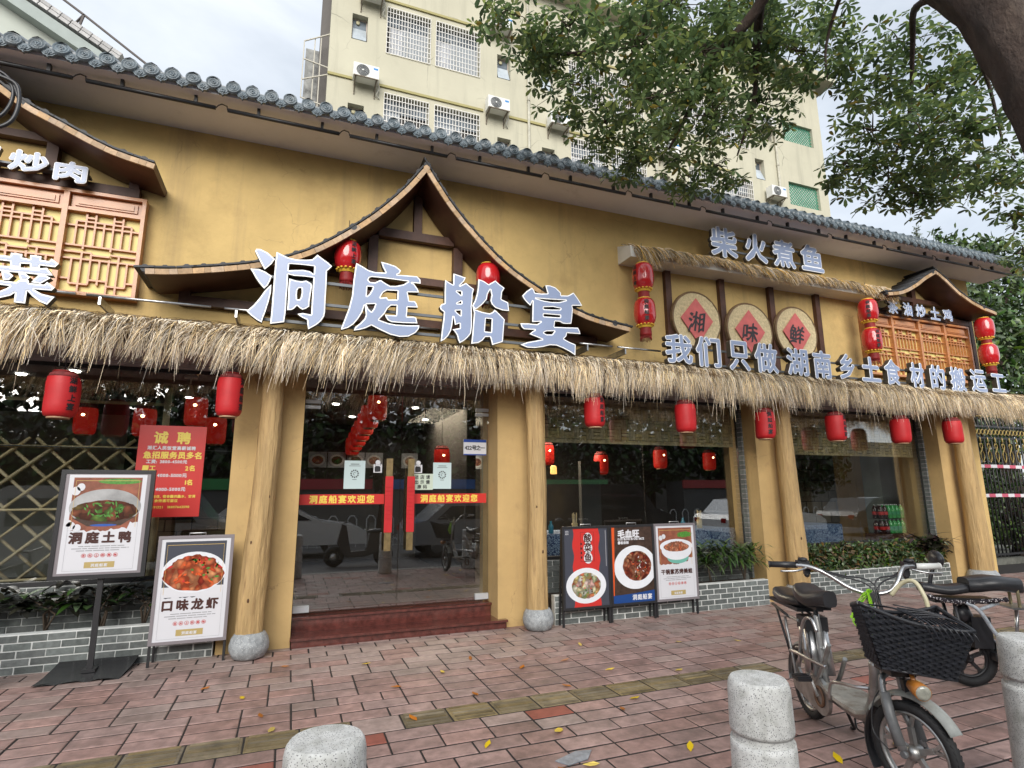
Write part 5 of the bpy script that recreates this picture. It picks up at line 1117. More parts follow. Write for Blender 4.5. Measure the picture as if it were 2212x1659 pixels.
def aboard(x0,x1,y,z0,z1,kind,label,fm,rear,ph='front'):
    t=thing('menu_board',((x0+x1)/2,y,0),label,'signboard');random.seed(hash(kind)%97 if False else len(kind)*7)
    f=.028;ym=y
    m=MB();m.box(x0,x0+f,ym-.012,ym+.012,z0,z1);m.box(x1-f,x1,ym-.012,ym+.012,z0,z1);m.box(x0+f,x1-f,ym-.012,ym+.012,z1-f,z1);m.box(x0+f,x1-f,ym-.012,ym+.012,z0,z0+f);m.build('frame',fm,t)
    MB().box(x0+f,x1-f,ym-.004,ym+.008,z0+f,z1-f).build('back_panel',blackpl,t)
    arts(kind,x0+f,x1-f,z0+f,z1-f,ym-.0045,t)
    for x in (x0+.002,x1-.024):MB().box(x,x+.022,ym+.0125,ym+.035,0,z1-.02).build('leg',blackm,t)
    for x in (x0+.01,x1-.032):MB().bar((x+.011,rear,0),(x+.011,ym+.05,z1-.03),.022,.018).build('rear_leg',blackm,t)
    MB().box(x0+.03,x1-.03,rear-.005-(rear-ym-.04)*.25,rear+.01-(rear-ym-.04)*.25,.26,.28).build('crossbar',blackm,t)
    c=(x0+x1)/2;MB().tube([(c-.07,ym,z1),(c-.07,ym,z1+.022),(c+.07,ym,z1+.022),(c+.07,ym,z1)],.006,6).build('carry_handle',chrome,t)
    return t
aboard(-1.14,-.49,6.40,.19,1.17,'shrimp','grey-framed folding board for 口味龙虾 with a red dish, beside the first log',greyframe,6.60)
aboard(3.075,3.725,6.34,.19,1.15,'fish','dark folding board for 酸菜鱼, red and navy, leftmost of three by the planter',blackm,6.49)
aboard(3.74,4.39,6.36,.19,1.15,'blood','dark folding board reading 毛血旺 over a chili bowl, middle of the three',blackm,6.49)
aboard(4.41,5.06,6.38,.19,1.15,'frog','grey-framed folding board advertising 干锅紫苏烤美蛙, right one of the three',greyframe,6.49)
t=thing('poster_stand',(-1.56,6.36,0),'tall black pole stand holding a 洞庭土鸭 poster above a flat black base','signboard')
x0,x1,z0,z1,y=-1.955,-1.215,.82,1.79,6.35;f=.035
m=MB();m.box(x0,x0+f,y-.02,y+.02,z0,z1);m.box(x1-f,x1,y-.02,y+.02,z0,z1);m.box(x0+f,x1-f,y-.02,y+.02,z1-f,z1);m.box(x0+f,x1-f,y-.02,y+.02,z0,z0+f);m.build('frame',blackm,t)
MB().box(x0+f,x1-f,y-.012,y+.015,z0+f,z1-f).build('inner_panel',greyframe,t)
random.seed(5);arts('duck',x0+f+.03,x1-f-.03,z0+f+.02,z1-f-.01,y-.0135,t)
MB().box(-1.585,-1.54,y+.021,y+.05,.03,1.2).build('pole',blackm,t)
m=MB();random.seed(1);n=9;vs=[]
for j in range(6):
    for i in range(n):vs.append((-1.90+.62*i/(n-1)+.05*j/5,6.14+.44*j/5,.012+.07*(j/5)**2+(.012*math.sin(i*2.2) if j==0 else random.uniform(0,.004))))
m.add(vs,[(j*n+i,j*n+i+1,(j+1)*n+i+1,(j+1)*n+i) for j in range(5) for i in range(n-1)],0,True);k=len(vs)
m.add([(a,b,c-.014 if c>.02 else .0) for a,b,c in vs],[(j*n+i,(j+1)*n+i,(j+1)*n+i+1,j*n+i+1) for j in range(5) for i in range(n-1)]);m.build('base_plate',M('glossy_black_plastic_base',(.02,.02,.022),.22,noise=(5,.3)),t)
MB().box(-1.61,-1.51,6.33,6.45,.03,.055).build('pole_socket',blackm,t)
# ================================================================ bollards
def bollard(x,y,h,r,label,tilt=(0,0)):
    t=thing('stone_bollard',(x,y,0),label,'bollard','granite bollards along the kerb')
    r=r;g1=h-.165
    MB().lathe((x,y,0),[(r*1.12,0),(r*1.10,.04),(r*1.04,g1*.6),(r*1.03,g1-.09),(r*1.01,g1-.065)],40).build('lower_drum',granite,t)
    MB().lathe((x,y,0),[(r*.93,g1-.066),(r*.93,g1-.034)],40,cap=False).build('groove_ring',granite,t)
    MB().lathe((x,y,0),[(r*1.0,g1-.035),(r*1.02,g1-.02),(r*1.0,h-.08),(r*.99,h-.035),(r*.95,h-.012),(r*.88,h)],40).build('cap_drum',granite,t)
    t.rotation_euler=(tilt[0],tilt[1],0);return t
bollard(.155,2.06,.79,.127,'nearest granite bollard, only its top showing at the bottom edge')
bollard(1.865,2.01,.79,.123,'granite bollard standing left of the parked electric bike')
bollard(3.62,1.97,.80,.128,'granite bollard cut off by the right edge, in front of the bikes')
# ================================================================ electric bikes
def frame3(o,ang):
    h=Vector((math.cos(ang),math.sin(ang),0));l=Vector((-math.sin(ang),math.cos(ang),0));O=Vector(o)
    return (lambda u,v,z:O+h*u+l*v+Vector((0,0,z))),h,l
def wheel(name,T,u,v,z,r,parent,ax,dirv,spokes=5,tw=.026,rm=None):
    c=T(u,v,z);m=MB();m.torus(c,ax,r-tw,tw,44,10)
    w_=m.build(name,rubber,parent)
    tr=MB();A=Vector(ax).normalized();X=Vector(dirv).normalized();Z=Vector((0,0,1))
    for k in range(54):
        a=2*PI*k/54;d=X*math.cos(a)+Z*math.sin(a);tn=-X*math.sin(a)+Z*math.cos(a)
        for s in (-1,1):tr.obox(c+d*(r-.006)+A*s*tw*.5+tn*(.004*s),((d*.8+A*s*.6).normalized(),(tn+A*s*.5).normalized(),A.cross(d)),(.003,.011,.004))
    tr.build('tread',rubber,w_,kind='stuff')
    m=MB();m.torus(c,ax,r-tw*2-.004,.012,40,6,sy=1.6)
    for k in range(spokes):
        a=2*PI*k/spokes+.4;d=X*math.cos(a)+Z*math.sin(a);d2=X*math.cos(a+.16)+Z*math.sin(a+.16);d3=X*math.cos(a-.16)+Z*math.sin(a-.16);mid=c+d*(r*.48)
        m.bar(c+d*.03,mid,.026,.022,up=A);m.bar(mid,c+d2*(r-tw*2-.004),.016,.016,up=A);m.bar(mid,c+d3*(r-tw*2-.004),.016,.016,up=A)
    m.lathe(c-A*.045,[(.015,0),(.034,.015),(.036,.075),(.015,.09)],18,ax=A);m.build('rim',rm or brushed,w_);return w_
def padseat(T,u0,u1,w0,w1,z,th,name,mat,parent,rise=.02,n=14):
    m=MB();vs=[];K=12
    for i in range(n+1):
        t=i/n;u=u0+(u1-u0)*t;w_=(w0+(w1-w0)*t)*(math.sin(PI*min(1,max(0,.10+t*.82)))**.38);zz=z+rise*math.cos(t*PI*2)*.5
        for j in range(K):
            a=2*PI*j/K;ca,sa=math.cos(a),math.sin(a);vs.append(T(u,w_*.5*math.copysign(abs(ca)**.6,ca),zz+th*.5*math.copysign(abs(sa)**.7,sa)*(1 if sa>0 else .75)))
    m.add(vs,[(i*K+j,i*K+(j+1)%K,(i+1)*K+(j+1)%K,(i+1)*K+j) for i in range(n) for j in range(K)],0,True);m.add([vs[j] for j in range(K)],[tuple(range(K))]);m.add([vs[n*K+j] for j in range(K)],[tuple(range(K))])
    return m.build(name,mat,parent)
def sm(P,n=5):return catmull([tuple(p) for p in P],n)
b1=thing('electric_bike',(3.5,3.28,0),'weathered silver electric bicycle with black woven basket, parked behind the granite bollard','electric bike')
T,h_,l_=frame3((3.5,3.28,0),math.atan2(-.92,-.40))
LZ=(l_.x,l_.y,0)
# rear wheel, chain cover
wheel('rear_wheel',T,0,0,.225,.225,b1,l_,h_,5)
m=MB();m.tube(sm([T(.0,-.07,.225),T(.16,-.07,.27),T(.30,-.075,.33),T(.44,-.075,.50),T(.50,-.07,.60)]),.014,8)
m.tube(sm([T(.02,.07,.225),T(.16,.07,.27),T(.30,.06,.33),T(.44,.05,.50)]),.014,8)
m.tube(sm([T(.88,0,.60),T(.86,0,.48),T(.80,0,.34),T(.70,0,.265),T(.58,0,.245),T(.40,0,.245),T(.26,0,.25)]),[.036]*31,12)
m.tube(sm([T(.26,0,.25),T(.24,0,.42),T(.22,0,.62),T(.20,0,.72)]),.024,10)
m.tube(sm([T(0,-.08,.235),T(-.02,-.09,.42),T(-.08,-.09,.60),T(-.06,-.09,.66),T(.12,-.08,.66)]),.010,8)
m.tube(sm([T(0,.08,.235),T(-.02,.09,.42),T(-.08,.09,.60),T(-.06,.09,.66),T(.12,.08,.66)]),.010,8)
m.tube([T(.26,0,.52),T(.05,-.09,.47)],.010,7);m.tube([T(.26,0,.52),T(.05,.09,.47)],.010,7)
m.build('frame',brushed,b1)
m=MB();m.tube(sm([T(.16,-.12,.40),T(.22,-.125,.56),T(.30,-.125,.70),T(.40,-.12,.73),T(.44,-.11,.66)]),.011,8)
m.tube(sm([T(.08,-.14,.46),T(.20,-.14,.47),T(.36,-.13,.47),T(.50,-.10,.465)]),.012,8);m.build('guard_bar',chrome,b1)
def cover(pts,v0,v1,name,mat):
    m=MB();n=len(pts);vs=[T(u,v0,z) for u,z in pts]+[T(u,v1,z) for u,z in pts];m.add(vs,[tuple(range(n)),tuple(range(n,2*n))[::-1]]+[(i,(i+1)%n,n+(i+1)%n,n+i) for i in range(n)]);return m.build(name,mat,b1)
pts=[]
for k in range(13):
    a=-PI/2-.25+PI*k/12*1.15;pts.append((.34+.11*math.cos(a),.245+.11*math.sin(a)))
for k in range(9):
    a=PI*.62+PI*k/8*.75;pts.append((.0+.055*math.cos(a),.235+.055*math.sin(a)))
cover(pts,-.085,-.062,'chain_cover',brushed)
m=MB();m.torus(T(.34,-.09,.245),l_,.055,.010,24,6);m.build('cover_ring',M('rusty_steel',(.17,.09,.05),.7,noise=(30,.4)),b1)
for s,uu,zz in ((-1,.30,.335),(1,.42,.15)):
    m=MB();m.bar(T(.34,s*.10,.245),T(uu-.01,s*.115,zz),.018,.014,0,up=l_);c=T(uu-.02,s*.165,zz+.005)
    m.obox(c,(h_,l_,Vector((0,0,1))),(.05,.045,.010),1);
    for q in (-.03,0,.03):m.obox(c+h_*q+Vector((0,0,.012)),(h_,l_,Vector((0,0,1))),(.007,.045,.005),1)
    m.build('pedal',[brushed,blackpl],b1)
# battery, footboard, fenders
m=MB();a0=T(.20,0,.34);a1=T(.14,0,.62);ax=(a1-a0).normalized()
for dx,dy in ((-.035,-.045),(.035,-.045),(-.035,.045),(.035,.045),(0,0)):m.tube([a0+h_*dx+l_*dy,a1+h_*dx+l_*dy],.034,12)
m.build('battery_tube',chrome,b1)
m=MB();m.obox(T(.14,0,.655),(h_,l_,Vector((0,0,1))),(.07,.075,.045));m.build('battery_lock',blackpl,b1)
m=MB();vs=[]
for i in range(9):
    t=i/8;u=.36+.42*t;w_=.085+.035*math.sin(t*PI*.9);zz=.335-.02*t
    vs+=[T(u,-w_,zz),T(u,w_,zz),T(u,w_,zz-.022),T(u,-w_,zz-.022)]
m.add(vs,[(4*i+a,4*i+(a+1)%4,4*i+4+(a+1)%4,4*i+4+a) for i in range(8) for a in range(4)]+[(0,3,2,1),(32,33,34,35)]);m.build('footboard',dirtywhite,b1)
m=MB();m.tube(sm([T(.56,-.13,.30),T(.60,-.13,.40),T(.68,-.12,.43),T(.78,-.08,.44),T(.84,-.03,.45)]),.010,8);m.tube(sm([T(.56,.13,.30),T(.60,.13,.40),T(.68,.12,.43),T(.78,.08,.44),T(.84,.03,.45)]),.010,8);m.build('foot_guard',chrome,b1)
def fender(T_,u,z,r,a0,a1,w_,name,mat,par,flap=0):
    m=MB();vs=[];n=16
    for i in range(n+1):
        a=a0+(a1-a0)*i/n
        for s,dr in ((-1,-.012),(-.55,.006),(0,.012),(.55,.006),(1,-.012)):vs.append(T_(u+(r+dr)*math.cos(a),s*w_,z+(r+dr)*math.sin(a)))
        for s,dr in ((1,-.016),(.5,.002),(0,.008),(-.5,.002),(-1,-.016)):vs.append(T_(u+(r+dr)*math.cos(a),s*w_,z+(r+dr)*math.sin(a)))
    m.add(vs,[(i*10+j,i*10+(j+1)%10,(i+1)*10+(j+1)%10,(i+1)*10+j) for i in range(n) for j in range(10)]+[tuple(range(10)),tuple(n*10+j for j in range(10))[::-1]],0,True);return m.build(name,mat,par)
fender(T,0,.225,.262,R(20),R(190),.036,'rear_fender',M('tarnished_silver_fender',(.30,.30,.29),.4,metal=.6,noise=(9,.3)),b1)
m=MB();m.tube([T(.30,.06,.23),T(.24,.16,.02)],.010,7);m.tube([T(.24,.16,.02),T(.18,.17,.005)],.010,7)
m.tube([T(.62,.02,.225),T(.66,.05,.12)],.008,6);m.build('kickstand',blackm,b1)
# seats
padseat(T,.06,.43,.25,.15,.835,.12,'saddle',vinyl,b1,.03)
m=MB();m.tube([T(.21,0,.64),T(.21,0,.80)],.016,10);m.obox(T(.22,0,.79),(h_,l_,Vector((0,0,1))),(.11,.05,.02));m.build('seat_post',blackpl,b1)
padseat(T,-.34,.12,.21,.25,.775,.085,'rear_seat_pad',vinyl,b1,.01)
m=MB();m.obox(T(-.11,0,.735),(h_,l_,Vector((0,0,1))),(.24,.09,.012));m.tube([T(.0,-.09,.66),T(-.30,-.09,.70)],.010,6);m.tube([T(.0,.09,.66),T(-.30,.09,.70)],.010,6);m.tube([T(-.04,-.09,.40),T(-.24,-.09,.70)],.009,6);m.tube([T(-.04,.09,.40),T(-.24,.09,.70)],.009,6);m.build('rear_rack',blackm,b1)
# front end (steered a little)
ST=R(-4);Pu=.92
def T2(u,v,z):
    du=u-Pu;return T(Pu+du*math.cos(ST)-v*math.sin(ST),du*math.sin(ST)+v*math.cos(ST),z)
hf=(T2(1.9,0,0)-T2(.9,0,0)).normalized();lf=Vector((-hf.y,hf.x,0))
SW=R(20)
def TW(u,v,z):
    p=1.10-.25*(z-.235);du=u-p
    return T(p+du*math.cos(SW)-v*math.sin(SW),du*math.sin(SW)+v*math.cos(SW),z)
hw=(TW(1.9,0,.2)-TW(.9,0,.2)).normalized();lw_=Vector((-hw.y,hw.x,0))
wheel('front_wheel',TW,1.13,0,.238,.238,b1,lw_,hw,5)
m=MB()
m.tube(sm([T2(.96,0,.62),T2(.97,0,.56)]),.026,10)
for s in (-1,1):
    m.tube(sm([TW(1.0,s*.02,.575),TW(1.01,s*.06,.56),TW(1.02,s*.068,.50),TW(1.05,s*.07,.40)]),.017,9);m.tube([TW(1.05,s*.07,.40),TW(1.12,s*.07,.25)],.022,10)
m.build('front_fork',M('grey_fork_leg',(.30,.31,.32),.35,metal=.7,noise=(10,.3)),b1)
m=MB()
for s in (-1,1):m.lathe(TW(1.13,s*.075,.238)-lw_*.012,[(.016,0),(.02,.012),(.016,.024)],12,ax=lw_);m.tube([TW(1.03,s*.072,.50),TW(1.06,s*.075,.40),TW(1.11,s*.075,.27)],.026,10)
m.build('fork_cover',M('grey_plastic_cover',(.13,.135,.14),.45,noise=(14,.3)),b1)
fender(TW,1.13,.238,.275,R(35),R(150),.038,'front_fender',M('translucent_grey_fender',(.30,.31,.29),.35,noise=(9,.3)),b1)
fender(TW,1.13,.238,.273,R(150),R(215),.036,'fender_flap',blackpl,b1)
m=MB();m.tube([T2(.95,0,.60),T2(.90,0,.94)],.019,10);m.obox(T2(.90,0,.955),(h_,l_,Vector((0,0,1))),(.03,.03,.025))
m.tube(sm([T2(.90,0,.965),T2(.88,-.10,1.0),T2(.84,-.20,1.07),T2(.80,-.28,1.105),T2(.76,-.34,1.11)],6),.0125,9)
m.tube(sm([T2(.90,0,.965),T2(.91,.10,.985),T2(.90,.16,1.04),T2(.86,.22,1.11),T2(.80,.32,1.115)],6),.0125,9);m.build('handlebar',chrome,b1)
for s,gu,gv in ((-1,.755,-.33),(1,.80,.31)):
    d=Vector((T2(gu-.03,gv+s*.15,1.11)-T2(gu,gv,1.11)));m=MB();m.tube([T2(gu,gv,1.11),T2(gu,gv,1.11)+d],[.019,.018],12,1 if False else 0);m.lathe(T2(gu,gv,1.11)+d,[(.02,0),(.02,.008)],12,ax=d)
    m.build('grip',M('white_worn_grip',(.62,.62,.60),.4) if s==1 else blackpl,b1)
    m=MB();m.obox(T2(gu+.0,gv-s*.03,1.12),(hf,lf,Vector((0,0,1))),(.022,.034,.018));m.ell(T2(gu+.01,gv-s*.03,1.145),.028,.03,.012,10,6);m.obox(T2(gu+.0,gv-s*.05,1.08),(hf,lf,Vector((0,0,1))),(.014,.016,.024));m.ell(T2(gu,gv-s*.05,1.055),.016,.016,.018,8,6);m.build('switch_box',blackpl,b1)
    m=MB();m.tube(sm([T2(gu+.04,gv-s*.04,1.10),T2(gu+.07,gv+s*.03,1.085),T2(gu+.055,gv+s*.12,1.08)]),.006,6);m.build('brake_lever',chrome,b1)
for (dv,du,s) in ((-.03,.03,-1),(.0,.05,-1),(.03,.03,1),(.01,.06,1)):
    MB().tube(sm([T2(.79,s*.26,1.10),T2(.88,s*.14+dv,1.07),T2(.97,dv*.5,.98+du),T2(1.0,dv,.80),T2(.96,dv*.6,.56)],6),.0045,6).build('cable',blackpl,b1)
for P_,r_ in (([T2(.97,.0,.52),T2(1.0,-.09,.44),T2(1.02,-.12,.30),T2(1.1,-.09,.24)],.0035),([T(.20,-.06,.62),T(.30,-.10,.50),T(.25,-.08,.38)],.005),([T(.58,.0,.20),T(.66,-.03,.17),T(.78,-.02,.20),T(.86,-.02,.30)],.006)):MB().tube(sm(P_,6),r_,6).build('cable',blackpl,b1)
# basket
m=MB();BX=[(1.17,-.22,.96),(1.10,.235,.94),(1.35,.26,.87),(1.32,-.25,.995)];BB=[(1.04,-.12,.67),(1.04,.16,.63),(1.24,.21,.615),(1.24,-.14,.665)]
def lerp(a,b,t):return tuple(a[i]+(b[i]-a[i])*t for i in range(3))
NR=19
for side in range(4):
    a,b=BX[side],BX[(side+1)%4];c,d=BB[side],BB[(side+1)%4];nc=15 if side%2==0 else 10
    def dip(t,v):return -.035*math.sin(PI*t)*(v) if side in (0,2) else -.0
    for k in range(nc+1):
        p=lerp(c,a,1);t=k/nc;lo=lerp(c,d,t);hi=lerp(a,b,t);m.tube([T2(*lo),T2(*lerp(lo,hi,.5)),T2(hi[0],hi[1],hi[2]+dip(t,1))],.0035,5)
    nrm=(Vector(T2(*b))-Vector(T2(*a))).cross(Vector((0,0,1))).normalized()
    for r in range(NR):
        v=(r+.5)/NR;path=[];n=nc*2
        for k in range(n+1):
            t=k/n;lo=lerp(c,d,t);hi=lerp(a,b,t);q=lerp(lo,hi,v);q=(q[0],q[1],q[2]+dip(t,v));off=(.0075*(1 if (r%2) else -1)*(0 if k%2==0 else (1 if (k//2)%2 else -1)))
            path.append(Vector(T2(*q))+nrm*off)
        for k in range(0,n-1,2):
            pa,pb,pc=path[k],path[k+1],path[k+2];up=Vector((0,0,.0068))
            m.add([pa-up*.8,pb-up,pc-up*.8,pc+up*.8,pb+up,pa+up*.8]+[x-nrm*.004 for x in (pa-up*.8,pb-up,pc-up*.8,pc+up*.8,pb+up,pa+up*.8)],[(0,1,4,5),(1,2,3,4),(6,11,10,7),(7,10,9,8),(0,6,7,1),(1,7,8,2),(5,4,10,11),(4,3,9,10)])
for side in range(4):
    a,b=BX[side],BX[(side+1)%4];pts=[]
    for k in range(13):
        t=k/12;q=lerp(a,b,t);z=q[2]-(.035*math.sin(PI*t) if side in (0,2) else 0);pts.append(T2(q[0],q[1],z))
    m.tube(pts,.010,7)
    m.tube([T2(*BB[side]),T2(*BB[(side+1)%4])],.007,6)
m.add([T2(*p) for p in BB],[(0,1,2,3)]);m.add([T2(p[0],p[1],p[2]+.004) for p in BB],[(3,2,1,0)]);m.build('basket',wicker,b1)
m=MB()
for k in range(9):m.tube(sm([T2(1.13,-.15+.045*k,.955-.005*k),T2(1.22,-.05+.035*k,.955-.008*k),T2(1.35,.02+.028*k,.915-.006*k),T2(1.365,.06+.025*k,.83)]),.0035,5)
for k in range(5):m.tube(sm([T2(1.14+.04*k,.0,.955-.008*k),T2(1.16+.045*k,.14,.93),T2(1.18+.04*k,.25,.90-.006*k)]),.0035,5)
m.build('stretch_cord',wicker,b1)
m=MB();m.obox(T2(1.07,0,.615),(hf,lf,Vector((0,0,1))),(.09,.06,.012));m.tube([T2(.95,0,.60),T2(1.05,.02,.61)],.014,8);m.tube([T2(1.05,.05,.61),T2(1.06,.06,.45)],.008,6);m.build('basket_bracket',blackm,b1)
m=MB();c=T2(1.22,.03,.565);d=(hf+Vector((0,0,-.12))).normalized();m.lathe(c,[(.012,-.07),(.030,-.05),(.038,0),(.039,.045)],18,ax=d);m.tube([T2(1.17,.03,.635),c-d*.02],.012,7);hl=m.build('headlight',amber,b1)
m=MB();m.lathe(c,[(.0,.055),(.02,.055),(.034,.05),(.037,.044)],18,ax=d,cap=False);m.build('lamp_lens',lens,hl)
m=MB();m.obox(T2(1.10,.05,.50),(hf,lf,Vector((0,.1,1)).normalized()),(.018,.03,.075));m.build('horn',blackpl,b1)
MB().tube(sm([T2(.97,.08,.975),T2(1.0,.13,1.045),T2(1.05,.17,1.06),T2(1.09,.19,.99),T2(1.10,.195,.93)],6),.0115,9).build('cream_hose_loop',M('cream_plastic_tube',(.55,.50,.33),.4),b1)
gr=MB();random.seed(3)
for k in range(3):
    o_=k*.012;P=sm([T2(.93,-.02+o_,1.0),T2(.91,-.075+o_,.93),T2(.905,-.09-o_,.84),T2(.93,-.05,.75),T2(.95,-.005-o_,.78),T2(.94,-.015,.9),T2(.93,-.02,1.0)],6)
    for i in range(len(P)-1):
        w_=Vector((0,0,1)).cross(Vector(P[i+1])-Vector(P[i]));w_=(w_.normalized() if w_.length>1e-5 else l_)*.010+Vector((random.uniform(-.004,.004),0,random.uniform(-.004,.004)))
        a,b=Vector(P[i]),Vector(P[i+1]);n2=w_.cross(b-a).normalized()*.003;gr.add([a-w_,a+w_,b+w_,b-w_,a-w_+n2,a+w_+n2,b+w_+n2,b-w_+n2],[(0,1,2,3),(7,6,5,4),(0,4,5,1),(2,6,7,3),(1,5,6,2),(0,3,7,4)])
gr.ell(T2(.905,-.085,.88),.022,.016,.018,8,6);gr.build('green_ribbon',neon,label='bright lime green ribbon tied to the handlebar of the silver electric bike',cat='ribbon')
# ---- second bike
b2=thing('electric_scooter',(5.2,3.3,0),'dark electric bike with two padded seats, mostly hidden behind the woven basket','electric bike')
Tb,hb,lb_=frame3((5.2,3.3,0),R(-32))
wheel('rear_wheel',Tb,.03,0,.21,.21,b2,lb_,hb,5,.035,blackm)
fender(Tb,.03,.21,.25,R(10),R(175),.05,'rear_fender',blackpl,b2)
padseat(Tb,-.25,.12,.20,.21,.745,.085,'passenger_seat',vinyl,b2,.02)
padseat(Tb,.08,.48,.30,.22,.785,.135,'saddle',vinyl,b2,-.02)
m=MB();m.ell(Tb(-.10,0,.985),.042,.11,.07,14,9,rot=Matrix.Rotation(R(-32),3,'Z'));m.build('backrest_pad',vinyl,b2)
MB().tube(sm([Tb(-.17,0,.72),Tb(-.16,0,.82),Tb(-.11,0,.96)]),.016,8).build('backrest_post',blackpl,b2)
m=MB();m.obox(Tb(.04,0,.665),(hb,lb_,Vector((0,0,1))),(.22,.07,.02));m.tube([Tb(.05,0,.62),Tb(.16,0,.30)],.035,10);m.obox(Tb(.14,0,.42),(hb,lb_,Vector((0,0,1))),(.07,.06,.12));m.tube(sm([Tb(0,.08,.22),Tb(.2,.08,.30),Tb(.3,.05,.28)]),.02,8);m.tube([Tb(0,-.08,.22),Tb(-.05,-.09,.64)],.014,8);m.tube([Tb(0,.08,.22),Tb(-.05,.09,.64)],.014,8);m.obox(Tb(.44,0,.25),(hb,lb_,Vector((0,0,1))),(.26,.11,.03));m.ell(Tb(.04,0,.55),.07,.06,.07,12,8);m.build('body',blackpl,b2)
m=MB();m.tube(sm([Tb(.02,-.12,.66),Tb(.10,-.14,.60),Tb(.17,-.16,.45),Tb(.26,-.17,.33),Tb(.42,-.17,.27)],6),.015,9);m.tube([Tb(.10,-.14,.61),Tb(.26,-.10,.66)],.014,8);m.build('side_guard_tube',M('chipped_white_tube',(.48,.52,.56),.35,noise=(30,.4),dirt=(30,(.10,.10,.10),.7,.55)),b2)
m=MB();m.tube(sm([Tb(.42,-.08,.62),Tb(.42,-.08,.75),Tb(.43,-.05,.79),Tb(.44,.05,.79),Tb(.45,.08,.75),Tb(.45,.08,.62)],5),.012,8);m.build('child_seat_hoop',M('brassy_tube',(.36,.31,.18),.35,metal=.6),b2)
m=MB();m.obox(Tb(.44,0,.62),(hb,lb_,Vector((0,0,1))),(.09,.12,.008));m.tube([Tb(.44,0,.62),Tb(.40,0,.3)],.014,8);m.build('child_seat_plate',chrome,b2)
m=MB();random.seed(2)
path=sm([Tb(-.24,-.09,.70),Tb(-.1,-.11,.665),Tb(.05,-.12,.66),Tb(.2,-.13,.68),Tb(.32,-.12,.69)],6);m.tube(path,[.016+.006*math.sin(i*1.7) for i in range(len(path))],8);cl_=m.build('scarf',M('black_scarf_white_dots',(.018,.012,.018),.8,speck=(70,(.7,.66,.66),.26)),b2)
m=MB();m.tube(sm([Tb(.75,0,.22),Tb(.78,0,.5),Tb(.74,0,.95)]),.022,9);m.tube([Tb(.70,-.27,1.0),Tb(.74,0,.97),Tb(.70,.27,1.0)],.013,8);m.build('steering_column',blackm,b2)
wheel('front_wheel',Tb,1.02,0,.21,.21,b2,lb_,hb,5,.035,blackm)
m=MB()
for s in (-1,1):m.tube([Tb(.80,s*.06,.50),Tb(1.02,s*.07,.21)],.016,8)
m.build('front_fork',blackm,b2)
CA=[ (1.70,4.53,6.20,0.32,0.23),(2.22,4.80,6.21,0.35,0.30),(2.38,4.46,6.25,0.52,0.33),(2.56,4.83,5.87,0.40,0.35),(2.92,4.80,5.49,0.40,0.35),(2.84,3.93,5.73,0.57,0.44),(2.91,3.94,5.11,0.48,0.39),(3.68,4.85,5.37,0.42,0.32),(3.59,3.91,5.84,0.56,0.51),(3.69,3.97,5.18,0.46,0.41),(4.51,4.79,5.28,0.27,0.27),(4.31,3.86,6.25,0.54,0.44),(4.73,4.34,5.88,0.48,0.42),(4.69,3.77,6.07,0.49,0.39),(5.23,3.71,6.54,0.30,0.36),(4.76,3.34,5.59,0.18,0.23),(3.61,4.29,6.74,0.76,0.25),(4.74,4.13,7.11,0.80,0.27),(3.72,4.47,4.82,0.22,0.17),(3.27,4.90,5.21,0.26,0.23) ]
CB=[ (5.81,3.39,6.21,0.45,0.30),(4.81,3.05,5.22,0.34,0.25),(6.28,3.42,5.81,0.55,0.40),(5.44,3.61,5.22,0.49,0.34),(5.58,3.18,4.92,0.54,0.41),(5.62,2.78,4.77,0.38,0.38),(5.58,4.01,5.06,0.31,0.26),(5.54,3.52,4.61,0.52,0.28),(6.47,3.48,4.89,0.45,0.30),(6.97,3.26,6.18,0.31,0.31),(6.89,3.33,4.78,0.30,0.25),(7.40,3.37,5.19,0.21,0.31),(5.66,3.39,4.41,0.28,0.19),(6.69,3.21,6.35,0.31,0.20),(6.66,3.12,4.21,0.21,0.23),(7.56,3.55,4.12,0.16,0.26) ]
# ================================================================ apartment block
Q=.785
def AX(x):return x*Q
def AZ(z):return 1.55+(z-1.55)*Q
AY=15.7
ap=thing('apartment_block',(AX(13),AY,0),'tall cream rendered apartment block with white window grilles behind the restaurant','building')
x0,x1=AX(.32),AX(26.1);zt=AZ(23.8)+.0
holes=[]
wins=[];smalls=[]
FL=[(20.85,18.80),(16.93,14.8)]
for xa,xb in ((2.45,4.22),(4.45,6.35),(10.57,12.4),(12.62,14.45),(18.9,20.8),(16.9,18.7)):
    for zt_,zb_ in ((24.9,22.7),(20.87,18.8),(16.95,14.8)):
        if zt_>23.8:continue
        wins.append((AX(xa),AX(xb),AZ(zb_),AZ(zt_)))
for xa in (1.11,7.14,9.18,15.2,16.1,21.14):
    for zt_,zb_ in ((24.1,23.),(20.15,19.0),(16.18,15.0)):
        if zt_>23.8:continue
        d=-1.8 if xa==21.14 else 0
        smalls.append((AX(xa),AX(xa+.6),AZ(zb_+d),AZ(zt_+d)))
grs=[(AX(23.3),AX(25.45),AZ(19.9),AZ(21.05)),(AX(23.3),AX(25.45),AZ(16.2),AZ(17.5))]
H=wins+smalls+grs
